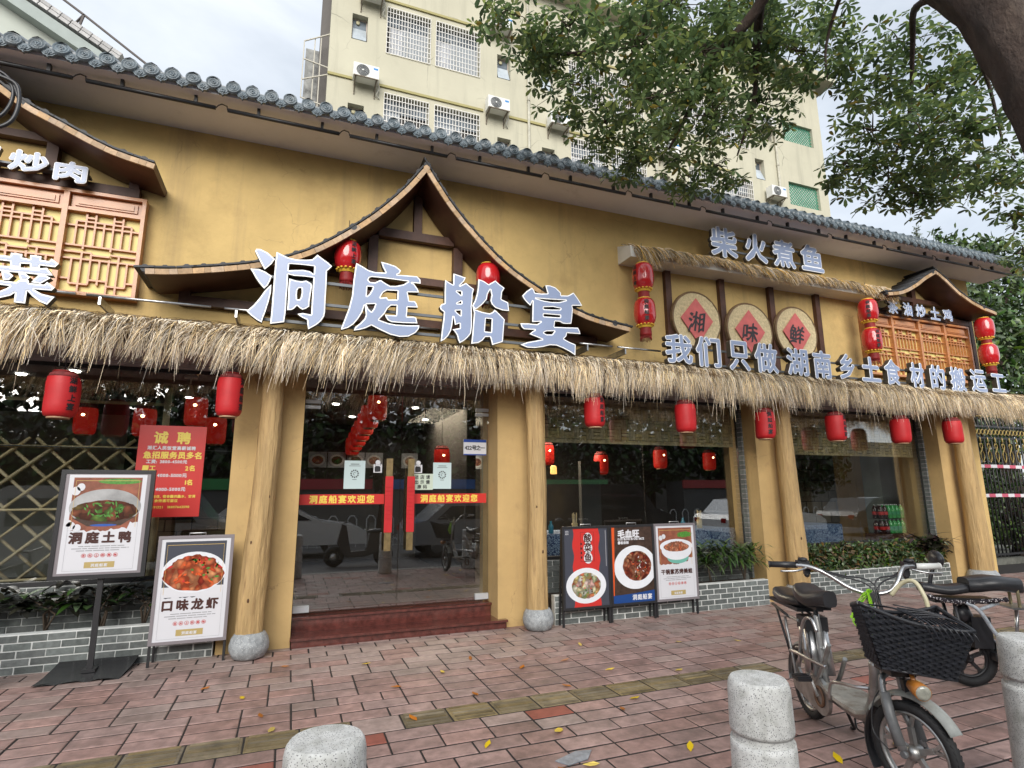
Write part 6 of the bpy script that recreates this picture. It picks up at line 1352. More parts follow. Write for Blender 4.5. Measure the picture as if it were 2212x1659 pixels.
# wall with real openings: grid of cells
xs=sorted({x0,x1}|{h[0] for h in H}|{h[1] for h in H});zs=sorted({0,zt}|{h[2] for h in H}|{h[3] for h in H})
m=MB()
for i in range(len(xs)-1):
    for j in range(len(zs)-1):
        cx,cz=(xs[i]+xs[i+1])/2,(zs[j]+zs[j+1])/2
        if any(h[0]<cx<h[1] and h[2]<cz<h[3] for h in H):continue
        m.add([(xs[i],AY,zs[j]),(xs[i+1],AY,zs[j]),(xs[i+1],AY,zs[j+1]),(xs[i],AY,zs[j+1])],[(0,1,2,3)])
for h in H:
    a,b,c,d=h;e=.28;m.add([(a,AY,c),(b,AY,c),(b,AY,d),(a,AY,d),(a,AY+e,c),(b,AY+e,c),(b,AY+e,d),(a,AY+e,d)],[(0,4,5,1),(1,5,6,2),(2,6,7,3),(3,7,4,0)])
m.box(x0,x1,AY+.6,AY+10,0,zt);m.box(x0,x0+.15,AY+.001,AY+.6,0,zt);m.box(x1-.15,x1,AY+.001,AY+.6,0,zt);m.build('wall',creamw,ap)
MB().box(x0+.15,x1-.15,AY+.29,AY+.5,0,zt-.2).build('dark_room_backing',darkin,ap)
m=MB();m.box(x0-.1,x1+.6,AY-.55,AY+10.4,zt,zt+.22);m.box(x0-.1,x1+.45,AY-.4,AY+10.3,zt+.22,zt+.5);m.build('roof_eave',creamw,ap)
for z in (17.25,21.2):
    for a,b in ((.32,1.25),(2.2,6.5),(7.6,9.35),(10.35,19.5)):MB().box(AX(a),AX(b),AY-.05,AY,AZ(z)-.06,AZ(z)+.02).build('ledge',olivet,ap)
random.seed(14)
def grid(x0,x1,z0,z1,nx,nz,y,t,name,mat,par):
    m=MB()
    for i in range(nx+1):x=x0+(x1-x0)*i/nx;m.box(x-t,x+t,y-t,y+t,z0,z1)
    for j in range(nz+1):z=z0+(z1-z0)*j/nz;m.box(x0,x1,y-t*2.2,y-t*1.05,z-t*1.2,z+t*1.2)
    return m.build(name,mat,par)
for k,(a,b,c,d) in enumerate(wins):
    w_=MB().box(a,b,AY+.20,AY+.24,c,c+.05).box(a,b,AY+.20,AY+.24,d-.05,d).box(a,a+.04,AY+.20,AY+.24,c,d).box(b-.04,b,AY+.20,AY+.24,c,d).box((a+b)/2-.02,(a+b)/2+.02,AY+.20,AY+.24,c,d).build('window',M('window_frame_grey',(.42,.42,.40),.5),ap)
    sp=random.choice((.38,.62));mid=a+(b-a)*sp;top=d-(d-c)*.28
    (MB().box(a+.02,b-.02,AY+.225,AY+.235,top,d-.03)).build('pane',pane,w_)
    if random.random()<.5:MB().box(a+.02,mid,AY+.225,AY+.235,c+.03,top).build('pane',M('frosted_pane',(.34,.37,.40),.35,noise=(6,.35),stretch=(3,1,.4)),w_)
    else:MB().box(mid,b-.02,AY+.225,AY+.235,c+.03,top).build('pane',M('frosted_pane',(.34,.37,.40),.35),w_)
    q=a+random.uniform(.0,.2);MB().prism([(q,AY+.27),(q+.12,AY+.25),(q+.24,AY+.28),(q+.36,AY+.25),(q+.5,AY+.27),(q+.5,AY+.283),(q,AY+.283)],c+.05,top,ax='z').build('curtain',curtain,w_)
    grid(a,b,c-.04,d,15,9,AY-.02,.0085,'security_grille',whitegrille,w_)
for a,b,c,d in smalls:
    w_=MB().box(a,b,AY+.20,AY+.24,c,c+.04).box(a,b,AY+.20,AY+.24,d-.04,d).box(a,a+.035,AY+.20,AY+.24,c,d).box(b-.035,b,AY+.20,AY+.24,c,d).build('window',M('pinkish_frame',(.40,.34,.30),.5),ap)
    m=MB();z_=c+(d-c)*.62;m.obox(((a+b)/2,AY+.10,(c+z_)/2),((1,0,0),(0,-.35,-.94),(0,.94,-.35)),((b-a)/2-.03,(z_-c)/2,.012));m.build('pane',M('tilted_white_pane',(.45,.50,.54),.25,noise=(3,.2)),w_)
    MB().box(a+.04,b-.04,AY+.22,AY+.23,z_,d-.04).build('pane',pane,w_)
    m=MB();m.lathe(((a+b)/2-.05,AY+.19,d-.14),[(.0,-.02),(.06,-.02),(.065,.03)],12,ax=(0,1,0));m.build('vent_cap',M('cream_vent_cap',(.5,.46,.3),.5),w_)
    m=MB()
    for q in range(5):x=a+.05+(b-a-.1)*q/4;m.box(x-.006,x+.006,AY+.14,AY+.152,c,c+.2)
    m.build('grille_bars',whitegrille,w_)
for a,b,c,d in grs:
    w_=MB().box(a,b,AY+.16,AY+.2,c,c+.03).box(a,b,AY+.16,AY+.2,d-.03,d).box(a,a+.03,AY+.16,AY+.2,c,d).box(b-.03,b,AY+.16,AY+.2,c,d).build('window',greenbar,ap)
    MB().box(a+.03,b-.03,AY+.17,AY+.18,c+.03,d-.03).build('pale_backing',M('pale_stair_backing',(.52,.56,.50),.7,noise=(2,.3)),w_)
    m=MB();s=.15;k=-d
    q=a-(d-c)
    while q<b:
        for sg in (1,-1):
            pa=(q,c) if sg>0 else (q,d);pb=(q+(d-c),d) if sg>0 else (q+(d-c),c)
            xa,za=pa;xb,zb=pb
            if xa<a:za+=sg*(a-xa);xa=a
            if xb>b:zb-=sg*(xb-b);xb=b
            if xb-xa>.03:m.bar((xa,AY+.12+sg*.012,za),(xb,AY+.12+sg*.012,zb),.02,.022,up=(0,1,0))
        q+=s
    m.build('green_lattice',greenbar,w_)
def ac(x,z,label):
    w_=.74;h=.44;d=.30;t=thing('air_conditioner',(x,AY-.2,z),label,'air conditioner','air conditioning units on the cream wall')
    MB().box(x-w_/2,x+w_/2,AY-.42,AY-.12,z,z+h).build('casing',acw,t)
    cx=x-w_*.13;m=MB();m.lathe((cx,AY-.425,z+h*.5),[(.0,0),(.185,0),(.195,.006)],28,ax=(0,1,0));m.build('fan_disc',acf,t)
    m=MB()
    for r in (.06,.10,.14,.18):m.torus((cx,AY-.430,z+h*.5),(0,1,0),r,.0035,24,4)
    m.lathe((cx,AY-.44,z+h*.5),[(.0,0),(.03,0),(.03,.01)],12,ax=(0,1,0));m.build('fan_grille',acw,t)
    MB().box(x+w_*.28,x+w_*.46,AY-.424,AY-.42,z+h*.72,z+h*.86).build('blue_badge',bluep,t)
    m=MB()
    for s in (-.3,.3):m.bar((x+s,AY-.45,z-.015),(x+s,AY,z-.015),.035,.03);m.bar((x+s,AY-.42,z-.02),(x+s,AY,z-.30),.02,.02);m.box(x+s-.015,x+s+.015,AY-.03,AY,z-.35,z)
    m.box(x-.36,x+.36,AY-.46,AY-.43,z-.03,z);m.build('bracket',rust,t)
    MB().tube(sm([(x+.37,AY-.2,z+.1),(x+.42,AY-.15,z-.05),(x+.36,AY-.1,z-.25),(x+.45,AY-.02,z-.32)]),.018,6).build('pipe',M('white_pipe_wrap',(.5,.48,.42),.7),t)
for (xa,z,lb) in ((1.69,17.02,'white air conditioner at the left corner of the cream block'),(7.03,17.08,'white air conditioner right of the first pair of barred windows'),(9.85,17.08,'white air conditioner by the tree, third from the left'),(22.0,16.1,'small white air conditioner beside the lower green lattice'),(1.8,20.72,'air conditioner cut off by the top edge at the left of the cream block'),(7.2,21.05,'air conditioner half hidden behind the left foliage'),(21.8,20.0,'air conditioner half hidden by leaves near the right side of the cream block'),(15.6,17.05,'air conditioner behind the lowest foliage')):ac(AX(xa),AZ(z),lb)
for x_,zt_,zb_ in ((AX(8.55),AZ(23.5),0),(AX(15.0),AZ(23.5),0),(AX(22.6),AZ(23.5),0)):
    m=MB();m.tube([(x_,AY-.06,zt_),(x_,AY-.06,zb_)],.045,8)
    for q in range(8):m.lathe((x_,AY-.06,2+q*2.1),[(.055,0),(.055,.08)],8)
    m.build('drain_pipe',M('stained_drain_pipe',(.46,.44,.36),.6,noise=(5,.3)),ap)
# left side annex with cages
t=thing('rear_annex',(-.1,16.4,0),'dark narrow rear wall with rusty cages at the left edge of the cream block','building')
MB().box(-.02,.249,16.2,17,0,AZ(24)).build('wall',M('dark_stained_wall',(.13,.12,.115),.9,noise=(1,.4),stretch=(1,1,.3)),t)
m=MB()
for x in (-.42,-.42+.3):
    for z in (AZ(16.9),AZ(18.3)):pass
for a,b in (((-.45,15.9,13.0),(-.45,15.9,14.9)),((-.45,15.9,14.9),(.3,15.8,15.3)),((-.45,15.9,14.3),(.3,15.8,14.1)),((-.45,15.9,13.6),(.3,15.8,13.9)),((-.15,15.9,12.),(-.15,15.9,15.05)),((.02,15.85,12.),(.02,15.85,15.1)),((-.45,15.9,13.0),(.3,15.8,12.8))):m.bar(a,b,.03,.03)
m.build('cage_frame',M('cream_rusty_frame',(.45,.42,.35),.6),t)
MB().box(-.40,.0,16.3,16.9,12.2,15.0).build('stained_panel',M('weathered_grey_panel',(.28,.28,.27),.9,noise=(3,.5),dirt=(4,(.08,.08,.08),.7,.5)),t)
# left building with sloping gable
lbk=thing('gabled_house',(-8,12,0),'pale greenish-white house gable with a sloping tiled verge at the upper left','building')
P=[(-14.,0),(-2.9,0),(-2.9,9.33),(-5.9,11.05),(-14.,15.5)]
MB().prism([(a,b) for a,b in P],12.12,20,0).build('wall',M('pale_green_render',(.46,.49,.44),.85,noise=(.8,.07),bump=(20,.2,.003)),lbk)
def verge(z0,th,y,name,mat,dx=0):
    a=Vector((-9.6,y,13.16+z0));b=Vector((-2.75,y,9.30+z0));return MB().bar(a,b,.36,th).build(name,mat,lbk)
verge(-.05,.22,12.0,'verge_board',M('grey_green_board',(.33,.37,.35),.8,noise=(3,.1)))
random.seed(9);tm=MB().box(-.09,.09,-.22,.22,-.035,.035).mesh('verge_tile',[M('pale_verge_tile',(.47,.46,.45),.8,rand=.2,noise=(20,.2))])
d=Vector((6.85,0,-3.86)).normalized();a=math.atan2(-d.z,d.x)
for k in range(34):
    for r in range(2):inst('verge_tile',tm,lbk,(-9.5+d.x*k*.2+r*.03,12.0,13.28+d.z*k*.2+r*.075),(0,a,0))
fr=thing('steel_roof_frame',(-3.6,11.8,9.4),'dark welded steel frame rising above the sloping house verge','frame')
for p,q in (((-5.2,12,11.42),(-4.41,12,10.92)),((-4.41,12,10.92),(-3.2,12,10.1)),((-4.41,12,10.92),(-4.55,12.,10.1)),((-4.41,12,10.92),(-4.95,12.6,10.75)),((-3.2,12,10.1),(-3.22,12,9.4)),((-3.2,12,10.1),(-3.5,12.6,9.85))):MB().bar(p,q,.035,.035).build('steel_bar',M('dark_rusty_steel',(.09,.075,.07),.7),fr)
# cable coil top left
m=MB();m.tube(sm([(-1.86,3.98,4.10),(-1.745,3.98,4.06),(-1.715,3.98,3.93),(-1.74,3.98,3.80),(-1.83,3.98,3.74),(-1.93,3.98,3.80),(-1.95,3.98,3.95),(-1.88,3.98,4.09)],6),.012,7)
m.tube(sm([(-1.87,4.0,4.14),(-1.775,4.0,4.06),(-1.76,4.0,3.95),(-1.80,4.0,3.84),(-1.88,4.0,3.80),(-1.96,4.0,3.87),(-1.97,4.0,4.0)],6),.011,7)
m.tube(sm([(-1.73,4.0,3.98),(-1.79,3.99,4.1),(-1.95,3.98,4.16),(-2.6,3.9,4.3),(-5,3.8,4.5)],6),.009,6);m.build('cable_coil',blackpl,label='loops of thick black cable hanging at the upper left edge',cat='cable')
# ================================================================ fence on the right
fn=thing('ornate_fence',(14,8,0),'tall black iron fence with gold scroll ornaments, right of the restaurant','fence')
goldm=M('gold_fence_paint',(.34,.25,.08),.4,metal=.4,noise=(30,.4))
MB().box(11.6,19,7.9,8.1,0,.12).build('fence_base',M('mossy_concrete',(.13,.13,.11),.9,noise=(6,.4)),fn)
fb=MB().tube([(0,0,.14),(0,0,3.25)],.017,6).mesh('fence_bar',[blackm]);x=12.3;k=0
fo=MB();fo.torus((0,0,0),(0,1,0),.055,.012,14,5);fo=fo.mesh('gold_ring_ornament',[goldm])
fs=MB()
for s in (-1,1):
    fs.tube(sm([(0,0,-.30),(s*.05,0,-.2),(s*.055,0,-.1),(s*.01,0,-.03),(s*.045,0,.06),(s*.03,0,.12),(0,0,.10)],5),.011,5)
fs.ell((0,0,.2),.018,.018,.07,6,5);fs=fs.mesh('gold_scroll',[goldm]);ft=MB();ft.ell((0,0,0),.022,.022,.06,7,5);ft.ell((0,0,-.09),.03,.03,.022,7,4);ft=ft.mesh('gold_finial',[goldm])
while x<19:
    inst('fence_bar',fb,fn,(x,8,0))
    if k%1==0:inst('gold_ring_ornament',fo,fn,(x+.06,7.97,2.83));inst('gold_finial',ft,fn,(x,8,3.28))
    if k%2==0:inst('gold_scroll',fs,fn,(x+.065,7.97,2.45))
    x+=.13;k+=1
for z in (.2,2.7,2.96):MB().box(12.,19,7.98,8.02,z-.02,z+.02).build('fence_rail',blackm,fn)
tm_=MB()
for z,lb in ((2.05,'upper'),(1.42,'lower')):
    m=MB();x=11.7;k=0
    while x<18.5:
        m.box(x,x+.22,7.93,7.935,z-.035+.02*math.sin(x),z+.035+.02*math.sin(x),k%2);x+=.22;k+=1
    m.build('barrier_tape',[M('tape_white',(.70,.68,.70),.5),M('tape_pink_red',(.55,.10,.16),.5)],label='%s strip of red and white barrier tape stretched along the iron fence'%lb,cat='tape')
MB().tube([(14.3,7.5,.85),(18,7.5,.80)],.04,8).build('handrail',chrome,label='grey steel rail low in front of the iron fence at the right edge',cat='rail')
def shrub(x,y,rx,ry,rz,zc,n,l,w_,mats,label,seed,cat='shrub',name='green_shrub',trunk=True):
    t=thing(name,(x,y,0),label,cat);
    def fn_(n,rg):
        d=rg.normal(size=(n,3));d/=np.linalg.norm(d,axis=1,keepdims=True);r=rg.uniform(0.35,1,n)**.5;lump=1+.18*np.sin(d[:,0]*5+seed)*np.cos(d[:,2]*6+seed*2)
        return np.stack([x+d[:,0]*rx*r*lump,y+d[:,1]*ry*r,zc+d[:,2]*rz*r*lump],1)
    leafcloud(n,fn_,l,w_,'crown',mats,t,seed)
    if trunk:
        m=MB();m.tube([(x,y,0),(x+.1,y,zc*.5),(x,y,zc)],[.10*rx+.03,.07*rx+.02,.03],8)
        for k in range(6):
            a=k*1.05;m.tube([(x,y,zc*.55),(x+math.cos(a)*rx*.4,y+math.sin(a)*ry*.4,zc),(x+math.cos(a)*rx*.75,y+math.sin(a)*ry*.7,zc+rz*.4)],[.05*rx+.01,.03*rx,.008],6)
        m.build('trunk',bark,t)
    return t
shrub(14.2,8.7,1.2,.6,.8,.9,1800,.16,.05,[leafm,leafl],'loose green shrub growing behind the lower part of the iron fence',3)
shrub(13.4,8.25,.7,.3,.45,.45,900,.13,.05,[leafm,leafd],'low dark shrub at the foot of the iron fence',4,trunk=False)
shrub(16.5,8.8,1.6,.7,.9,1.1,1500,.16,.05,[leafm,leafl],'tall green shrub behind the fence at the right edge',5)
shrub(19.5,10.8,3.2,1.2,2.6,5.4,7000,.26,.10,[leafm,leafl,leafm],'dense glossy broad-leaved tree rising behind the iron fence',6,'tree','broadleaf_tree')
shrub(17.2,10.6,2.2,1.,2.4,3.2,6000,.24,.09,[leafm,leafd,leafm],'dark broad-leaved tree close behind the right corner of the restaurant',7,'tree','broadleaf_tree')
shrub(23.5,12.5,3.6,1.5,2.6,8.6,5000,.28,.11,[leafm,leafl],'tall bright green tree behind the eave at the right edge',8,'tree','broadleaf_tree')
shrub(21.5,13.8,1.6,1.,1.0,9.9,1500,.2,.07,[leafl,leafm],'light green tree top just above the grey eave',9,'tree','broadleaf_tree')
shrub(15.6,10,1.8,.6,2.2,2.2,4200,.22,.08,[leafd,leafm],'dark leafy tree filling the gap beside the restaurant corner',10,'tree','broadleaf_tree')
cl=M('conifer_foliage',(.11,.14,.075),.7,rand=.3)
for i,(x,z,h,lb) in enumerate(((27.6,14.1,3.2,'thin pale conifer tip, leftmost above the eave'),(29.6,14.9,5,'thin pale conifer tip, tallest of the group above the eave'),(31.0,14.2,3.8,'thin pale conifer tip between the tallest one and the right one'),(32.3,14.5,4.4,'thin pale conifer tip, rightmost above the eave'))):
    y=18.;t=thing('conifer_tree',(x,y,0),lb,'tree','conifers behind the right end of the eave')
    MB().tube([(x,y,0),(x,y,z)],[.16,.02],7).build('trunk',bark,t)
    def fc(n,rg):
        u=rg.uniform(0,1,n)**.7;r=.62*u+.05;r=r*(1+.35*np.sin(u*40));a=rg.uniform(0,2*PI,n);return np.stack([x+r*np.cos(a)*rg.uniform(.3,1,n),y+r*np.sin(a),z+.25-u*h],1)
    leafcloud(1500,fc,.20,.035,'crown',[cl],t,20+i)
# ================================================================ overhanging street tree
tr=thing('street_tree',(4.6,1.35,0),'big street tree with a rough brown limb and leafy branches overhanging from the upper right','tree')
random.seed(5)
def limb(P,r,mat,name,n=12,amp=.12,steps=5):
    C=sm(P,steps);k=len(C);rs=[(r[0]+(r[1]-r[0])*i/(k-1)) for i in range(k)];m=MB();m.tube(C,rs,n,cap=True)
    cen=[Vector(c) for c in C]
    for i in range(k*n):
        c=cen[i//n];v=Vector(m.v[i]);d=v-c;m.v[i]=tuple(c+d*(1+amp*math.sin(i%n*2.4+i//n*.35)+random.uniform(-amp,amp)*.35))
    return m.build(name,mat,tr)
limb([(4.75,1.0,-.1),(4.62,1.25,1.2),(4.45,1.5,2.4),(4.62,1.70,3.4),(4.63,1.84,4.19),(4.66,2.03,4.97),(4.56,2.29,5.58),(4.28,2.56,6.02),(3.8,2.95,6.4),(3.3,3.4,7.1)],(.34,.10),bark,'trunk',18,.10,7)
limb([(4.6,2.2,5.35),(4.9,2.7,5.75),(5.3,3.0,5.75),(5.6,3.3,5.3),(5.5,3.5,4.8)],(.035,.010),bark,'branch',8)
limb([(4.9,2.6,5.75),(5.8,2.9,6.2),(6.6,3.1,5.9),(6.9,3.2,5.2)],(.04,.010),bark,'branch',8)
limb([(4.2,2.6,6.0),(4.0,3.1,6.45),(3.9,3.5,6.1),(3.7,3.9,5.8),(3.5,4.1,5.3),(3.4,4.3,5.0)],(.08,.012),bark,'branch',7)
limb([(4.0,3.0,6.2),(3.6,3.6,6.6),(3.0,4.0,6.2),(2.6,4.4,6.0),(2.2,4.7,6.1)],(.07,.012),bark,'branch',7)
limb([(3.9,3.4,6.3),(4.2,3.8,6.1),(4.4,4.1,5.7),(4.5,4.5,5.3)],(.05,.01),bark,'branch',6)
limb([(4.4,2.7,6.1),(4.7,3.2,6.3),(4.8,3.5,6.0),(4.76,3.5,5.6)],(.03,.008),bark,'branch',6)
rg=np.random.RandomState(4)
def twigleaves(bl,seed,dens,name):
    """whorled leaf clusters on short twigs inside each clump"""
    rg=np.random.RandomState(seed);CC=[];tw=MB()
    for (x,y,z,rx,rz) in bl:
        n=int(dens*rx*rz*4*3.14/3+6)
        d=rg.normal(size=(n,3));d/=np.linalg.norm(d,axis=1,keepdims=True);r=rg.uniform(0,1,n)**.42
        P=np.stack([x+d[:,0]*rx*r*1.05,y+d[:,1]*min(rx,.42)*r,z+d[:,2]*rz*r*1.08-.03*rg.rand(n)],1)
        ph=np.sin(P[:,0]*9+seed)+np.sin(P[:,2]*11+P[:,1]*7);P=P[ph>-1.35];CC.append(P)
        for q in range(0,len(P),7):
            p=P[q];tw.tube([(p[0],p[1],p[2]),((p[0]+x)/2+.05,(p[1]+y)/2,(p[2]+z)/2+.07),(x+rg.uniform(-.1,.1),y,z+.06)],[.0025,.005,.009],4,cap=False)
    P=np.concatenate(CC);k=7
    base=np.repeat(P,k,0);ang=np.tile(np.arange(k)*2*PI/k,len(P))+np.repeat(rg.uniform(0,6,len(P)),k)
    tilt=rg.uniform(-.75,.25,len(base));ax=rg.normal(size=(len(P),3))*.35+np.array([0,0,1.]);ax/=np.linalg.norm(ax,axis=1,keepdims=True);ax=np.repeat(ax,k,0)
    u=np.cross(ax,np.array([1.,.3,.1]));u/=np.linalg.norm(u,axis=1,keepdims=True);v=np.cross(ax,u)
    d=u*np.cos(ang)[:,None]+v*np.sin(ang)[:,None]+ax*tilt[:,None];d/=np.linalg.norm(d,axis=1,keepdims=True);s=np.cross(d,ax);s/=np.linalg.norm(s,axis=1,keepdims=True)+1e-9;nn=np.cross(s,d)
    n=len(base);L_=rg.uniform(.06,.115,(n,1));W_=L_*rg.uniform(.32,.42,(n,1));B0=base+d*.012
    pts=[B0,B0+d*L_*.35+s*W_*.42,B0+d*L_*.75+s*W_*.5,B0+d*L_-nn*L_*.10,B0+d*L_*.75-s*W_*.5,B0+d*L_*.35-s*W_*.42]
    V=np.stack(pts,1).reshape(-1,3);b=np.arange(n)[:,None]*6
    F=np.stack([b+np.array([[0,1,2,3]]),b+np.array([[3,4,5,0]])],1).reshape(-1,4)
    me=bpy.data.meshes.new(name);me.vertices.add(len(V));me.vertices.foreach_set('co',(V-np.array(WL[tr.name])).astype(np.float32).ravel())
    me.loops.add(F.size);me.loops.foreach_set('vertex_index',F.astype(np.int32).ravel());me.polygons.add(len(F));me.polygons.foreach_set('loop_start',(np.arange(len(F))*4).astype(np.int32))
    try:me.polygons.foreach_set('loop_total',np.full(len(F),4,np.int32))
    except Exception:pass
    for m_ in TLM:me.materials.append(m_)
    me.polygons.foreach_set('material_index',np.repeat(rg.choice(len(TLM),n,p=[.55,.25,.17,.03]),2).astype(np.int32));me.update(calc_edges=True)
    ob=bpy.data.objects.new(name,me);COL.objects.link(ob);ob.parent=tr;ob['kind']='stuff';tw.build('twigs',twigm,tr,kind='stuff')
def leafmat(name,c,tr_):
    m=bpy.data.materials.new(name);m.use_nodes=True;t=m.node_tree;b=t.nodes['Principled BSDF'];out=t.nodes['Material Output'];K=t.links.new
    ge=N('ShaderNodeNewGeometry',t);r=N('ShaderNodeMapRange',t);r.inputs[3].default_value=.55;r.inputs[4].default_value=1.5;K(ge.outputs['Random Per Island'],r.inputs[0])
    hs=N('ShaderNodeHueSaturation',t);hs.inputs['Color'].default_value=(*c,1);K(r.outputs[0],hs.inputs['Value']);K(hs.outputs[0],b.inputs['Base Color']);b.inputs['Roughness'].default_value=.42
    tl=N('ShaderNodeBsdfTranslucent',t);K(hs.outputs[0],tl.inputs[0]);mx=N('ShaderNodeMixShader',t);mx.inputs[0].default_value=tr_;K(b.outputs[0],mx.inputs[1]);K(tl.outputs[0],mx.inputs[2]);K(mx.outputs[0],out.inputs[0]);return m
TLM=[leafmat('canopy_leaf',(.135,.20,.075),.45),leafmat('canopy_leaf_dark',(.085,.135,.062),.4),leafmat('canopy_leaf_light',(.27,.33,.10),.5),leafmat('canopy_leaf_yellow',(.22,.17,.03),.3)]
twigleaves(CA,1,125,'crown');twigleaves(CB,2,112,'crown')
# ================================================================ things inside
random.seed(3)
glow=M('bulb_glow',(1,.62,.28),.5,emit=9.)
spot=M('downlight_glow',(1,.93,.82),.5,emit=14.)
lin=M('inner_lantern_red',(.42,.012,.012),.6,emit=.0)
def inlan(x,y,z,r,label,g='red lanterns inside the restaurant'):
    t=lantern(x,y,z+.2,z-.2,r,label,None,0,3.0,M('lit_lantern_red',(.62,.02,.012),.5,emit=.12),g);MB().ell((x,y-r*.98,z+.05),.022,.008,.018,8,5).build('bulb',glow,t)
inlan(1.10,8.3,2.80,.14,'largest red lantern seen through the glass doors, first of the receding row')
for i in range(6):inlan(1.1+.01*i,9.15+i*.62,2.78-.045*i,.14,'%s red lantern of the receding row behind the glass doors'%('second','third','fourth','fifth','sixth','last')[i])
for x,y,z,lb in ((-1.17,8.,2.6,'dim red lantern behind the left window near the spotlight'),(-1.82,8.5,2.5,'dim red lantern behind the left window, left of the recruitment poster'),(-1.0,8.6,2.43,'dim red lantern behind the right top corner of the recruitment poster'),(-2.6,9,2.55,'dim red lantern far behind the bamboo lattice'),(2.3,9.2,2.12,'small red lantern under the address plate behind the right door'),(3.5,8.4,2.15,'red lantern behind the left part of the middle window'),(4.3,9.4,2.25,'red lantern inside the middle window near the lit shelf'),(5.3,9.2,2.08,'small red lantern in the centre of the middle window'),(6.6,9.2,2.2,'red lantern inside the middle window, second from its right end'),(8.1,9.6,2.2,'red lantern inside the middle window at its right end')):inlan(x,y,z,.13,lb)
DLB=['above the bamboo lattice','at the far left window edge','over the left glass door','over the right glass door','at the left of the middle window','near the centre of the middle window','at the right of the middle window','behind the third pillar','farther back right of the doors','farther back over the doors','behind the first pillar']
for i,(x,y) in enumerate(((-2.45,7.9),(-3.1,8.3),(.6,9.5),(1.9,9.5),(3.2,9.5),(4.6,9.5),(6.0,9.5),(7.4,10),(2.4,11),(1.0,11),(-.5,9.5))):
    MB().lathe((x,y,2.985),[(.0,0),(.05,0),(.055,.012)],14).build('downlight',spot,label='small round ceiling downlight '+DLB[i],cat='light',group='ceiling downlights inside the restaurant')
t=thing('track_spotlight',(-1.2,7.6,2.75),'white track spotlight glowing inside the left window','light');MB().box(-1.27,-1.13,7.58,7.62,2.93,2.95).tube([(-1.2,7.6,2.93),(-1.2,7.6,2.86)],.01,6).lathe((-1.2,7.6,2.70),[(.045,0),(.045,.03),(.03,.12),(.02,.15)],14).build('lamp_body',white,t);MB().lathe((-1.2,7.6,2.697),[(0,0),(.04,0),(.04,.004)],14).build('lamp_face',spot,t)
inl=bpy.data.lights.new('room_fill_light','AREA');inl.energy=150;inl.size=3;inl.color=(1,.82,.6);io=bpy.data.objects.new('room_fill_light',inl);COL.objects.link(io);io.location=(3.5,9.8,2.9);inl.shape='RECTANGLE';inl.size_y=2  # unseen area lamp added to brighten the inside lanterns and back-wall pictures
pics=[fd_fish,fd_blood,fd_frog,fd_brown,fd_red]
ORD=['first','second','third','fourth','fifth','sixth','seventh','eighth','ninth','tenth','eleventh','twelfth','thirteenth']
for i in range(13):
    x=.30+i*.38
    if i in (4,):continue
    t=MB().box(x,x+.36,12.36,12.4,2.10,2.42).build('dish_photo',M('cool_photo_board',(.42,.46,.52),.5),label='%s dish photo from the left on the back wall inside'%ORD[i],cat='picture',group='row of dish photos on the back wall')
    m=MB();disc(m,x+.18,2.25,.15,.12,12.355,0,20);disc(m,x+.18,2.25,.11,.085,12.352,1,20);o=m.build('plate_print',[fd_plate,random.choice(pics)],t)
def table(x,y,label,sx=.55):
    t=thing('dining_table',(x,y,.24),label,'table');m=MB();m.box(x-sx,x+sx,y-.4,y+.4,.95,.985)
    for a in (-sx+.05,sx-.05):
        for b in (-.35,.35):m.box(x+a-.03,x+a+.03,y+b-.03,y+b+.03,.24,.95)
    m.build('table_frame',darkwood,t);m=MB();m.box(x-sx-.01,x+sx+.01,y-.41,y+.41,.985,.995);m.box(x-sx-.015,x+sx+.015,y-.425,y-.41,.62,.99);m.box(x-sx-.02,x-sx-.01,y-.41,y+.41,.62,.99);m.box(x+sx+.01,x+sx+.02,y-.41,y+.41,.62,.99);m.build('blue_tablecloth',bluecloth,t)
table(3.6,7.72,'table under a blue floral cloth behind the leftmost menu board');table(6.0,7.72,'table under a blue floral cloth above the strappy plant');table(8.35,7.75,'table under a blue floral cloth at the left of the right window')
def cup(x,y,label):
    t=thing('chopstick_holder',(x,y,.995),label,'chopsticks');MB().lathe((x,y,.995),[(.04,0),(.042,.13)],14).build('bamboo_cup',bamboo,t);m=MB()
    for k in range(14):a=random.uniform(0,6.3);m.tube([(x+.02*math.cos(a),y+.02*math.sin(a),1.0),(x+.035*math.cos(a),y+.035*math.sin(a),1.26+random.uniform(-.02,.02))],.004,4)
    m.build('chopsticks',bamboo,t,kind='stuff')
cup(3.85,7.5,'bamboo chopstick cup behind the leftmost menu board');cup(6.05,7.5,'bamboo chopstick cup on the table above the strappy plant');cup(8.0,7.55,'bamboo chopstick cup at the left of the right window')
for x,lb in ((3.45,'blue bottle on the table behind the leftmost menu board'),(5.7,'small blue bottle on the table in the middle window'),(7.9,'teal bottle on the table in the right window')):MB().lathe((x,7.45,.995),[(.035,0),(.035,.10),(.015,.14),(.015,.17)],12).build('bottle',M('blue_bottle_glass',(.05,.28,.42),.15),label=lb,cat='bottle')
cola=M('dark_soda_bottle',(.035,.010,.008),.08);lime=M('green_soda_bottle',(.06,.40,.10),.10,noise=(20,.3));lab=M('red_bottle_label',(.55,.03,.03),.4);cap=M('pale_bottle_cap',(.6,.62,.62),.4)
n_=0
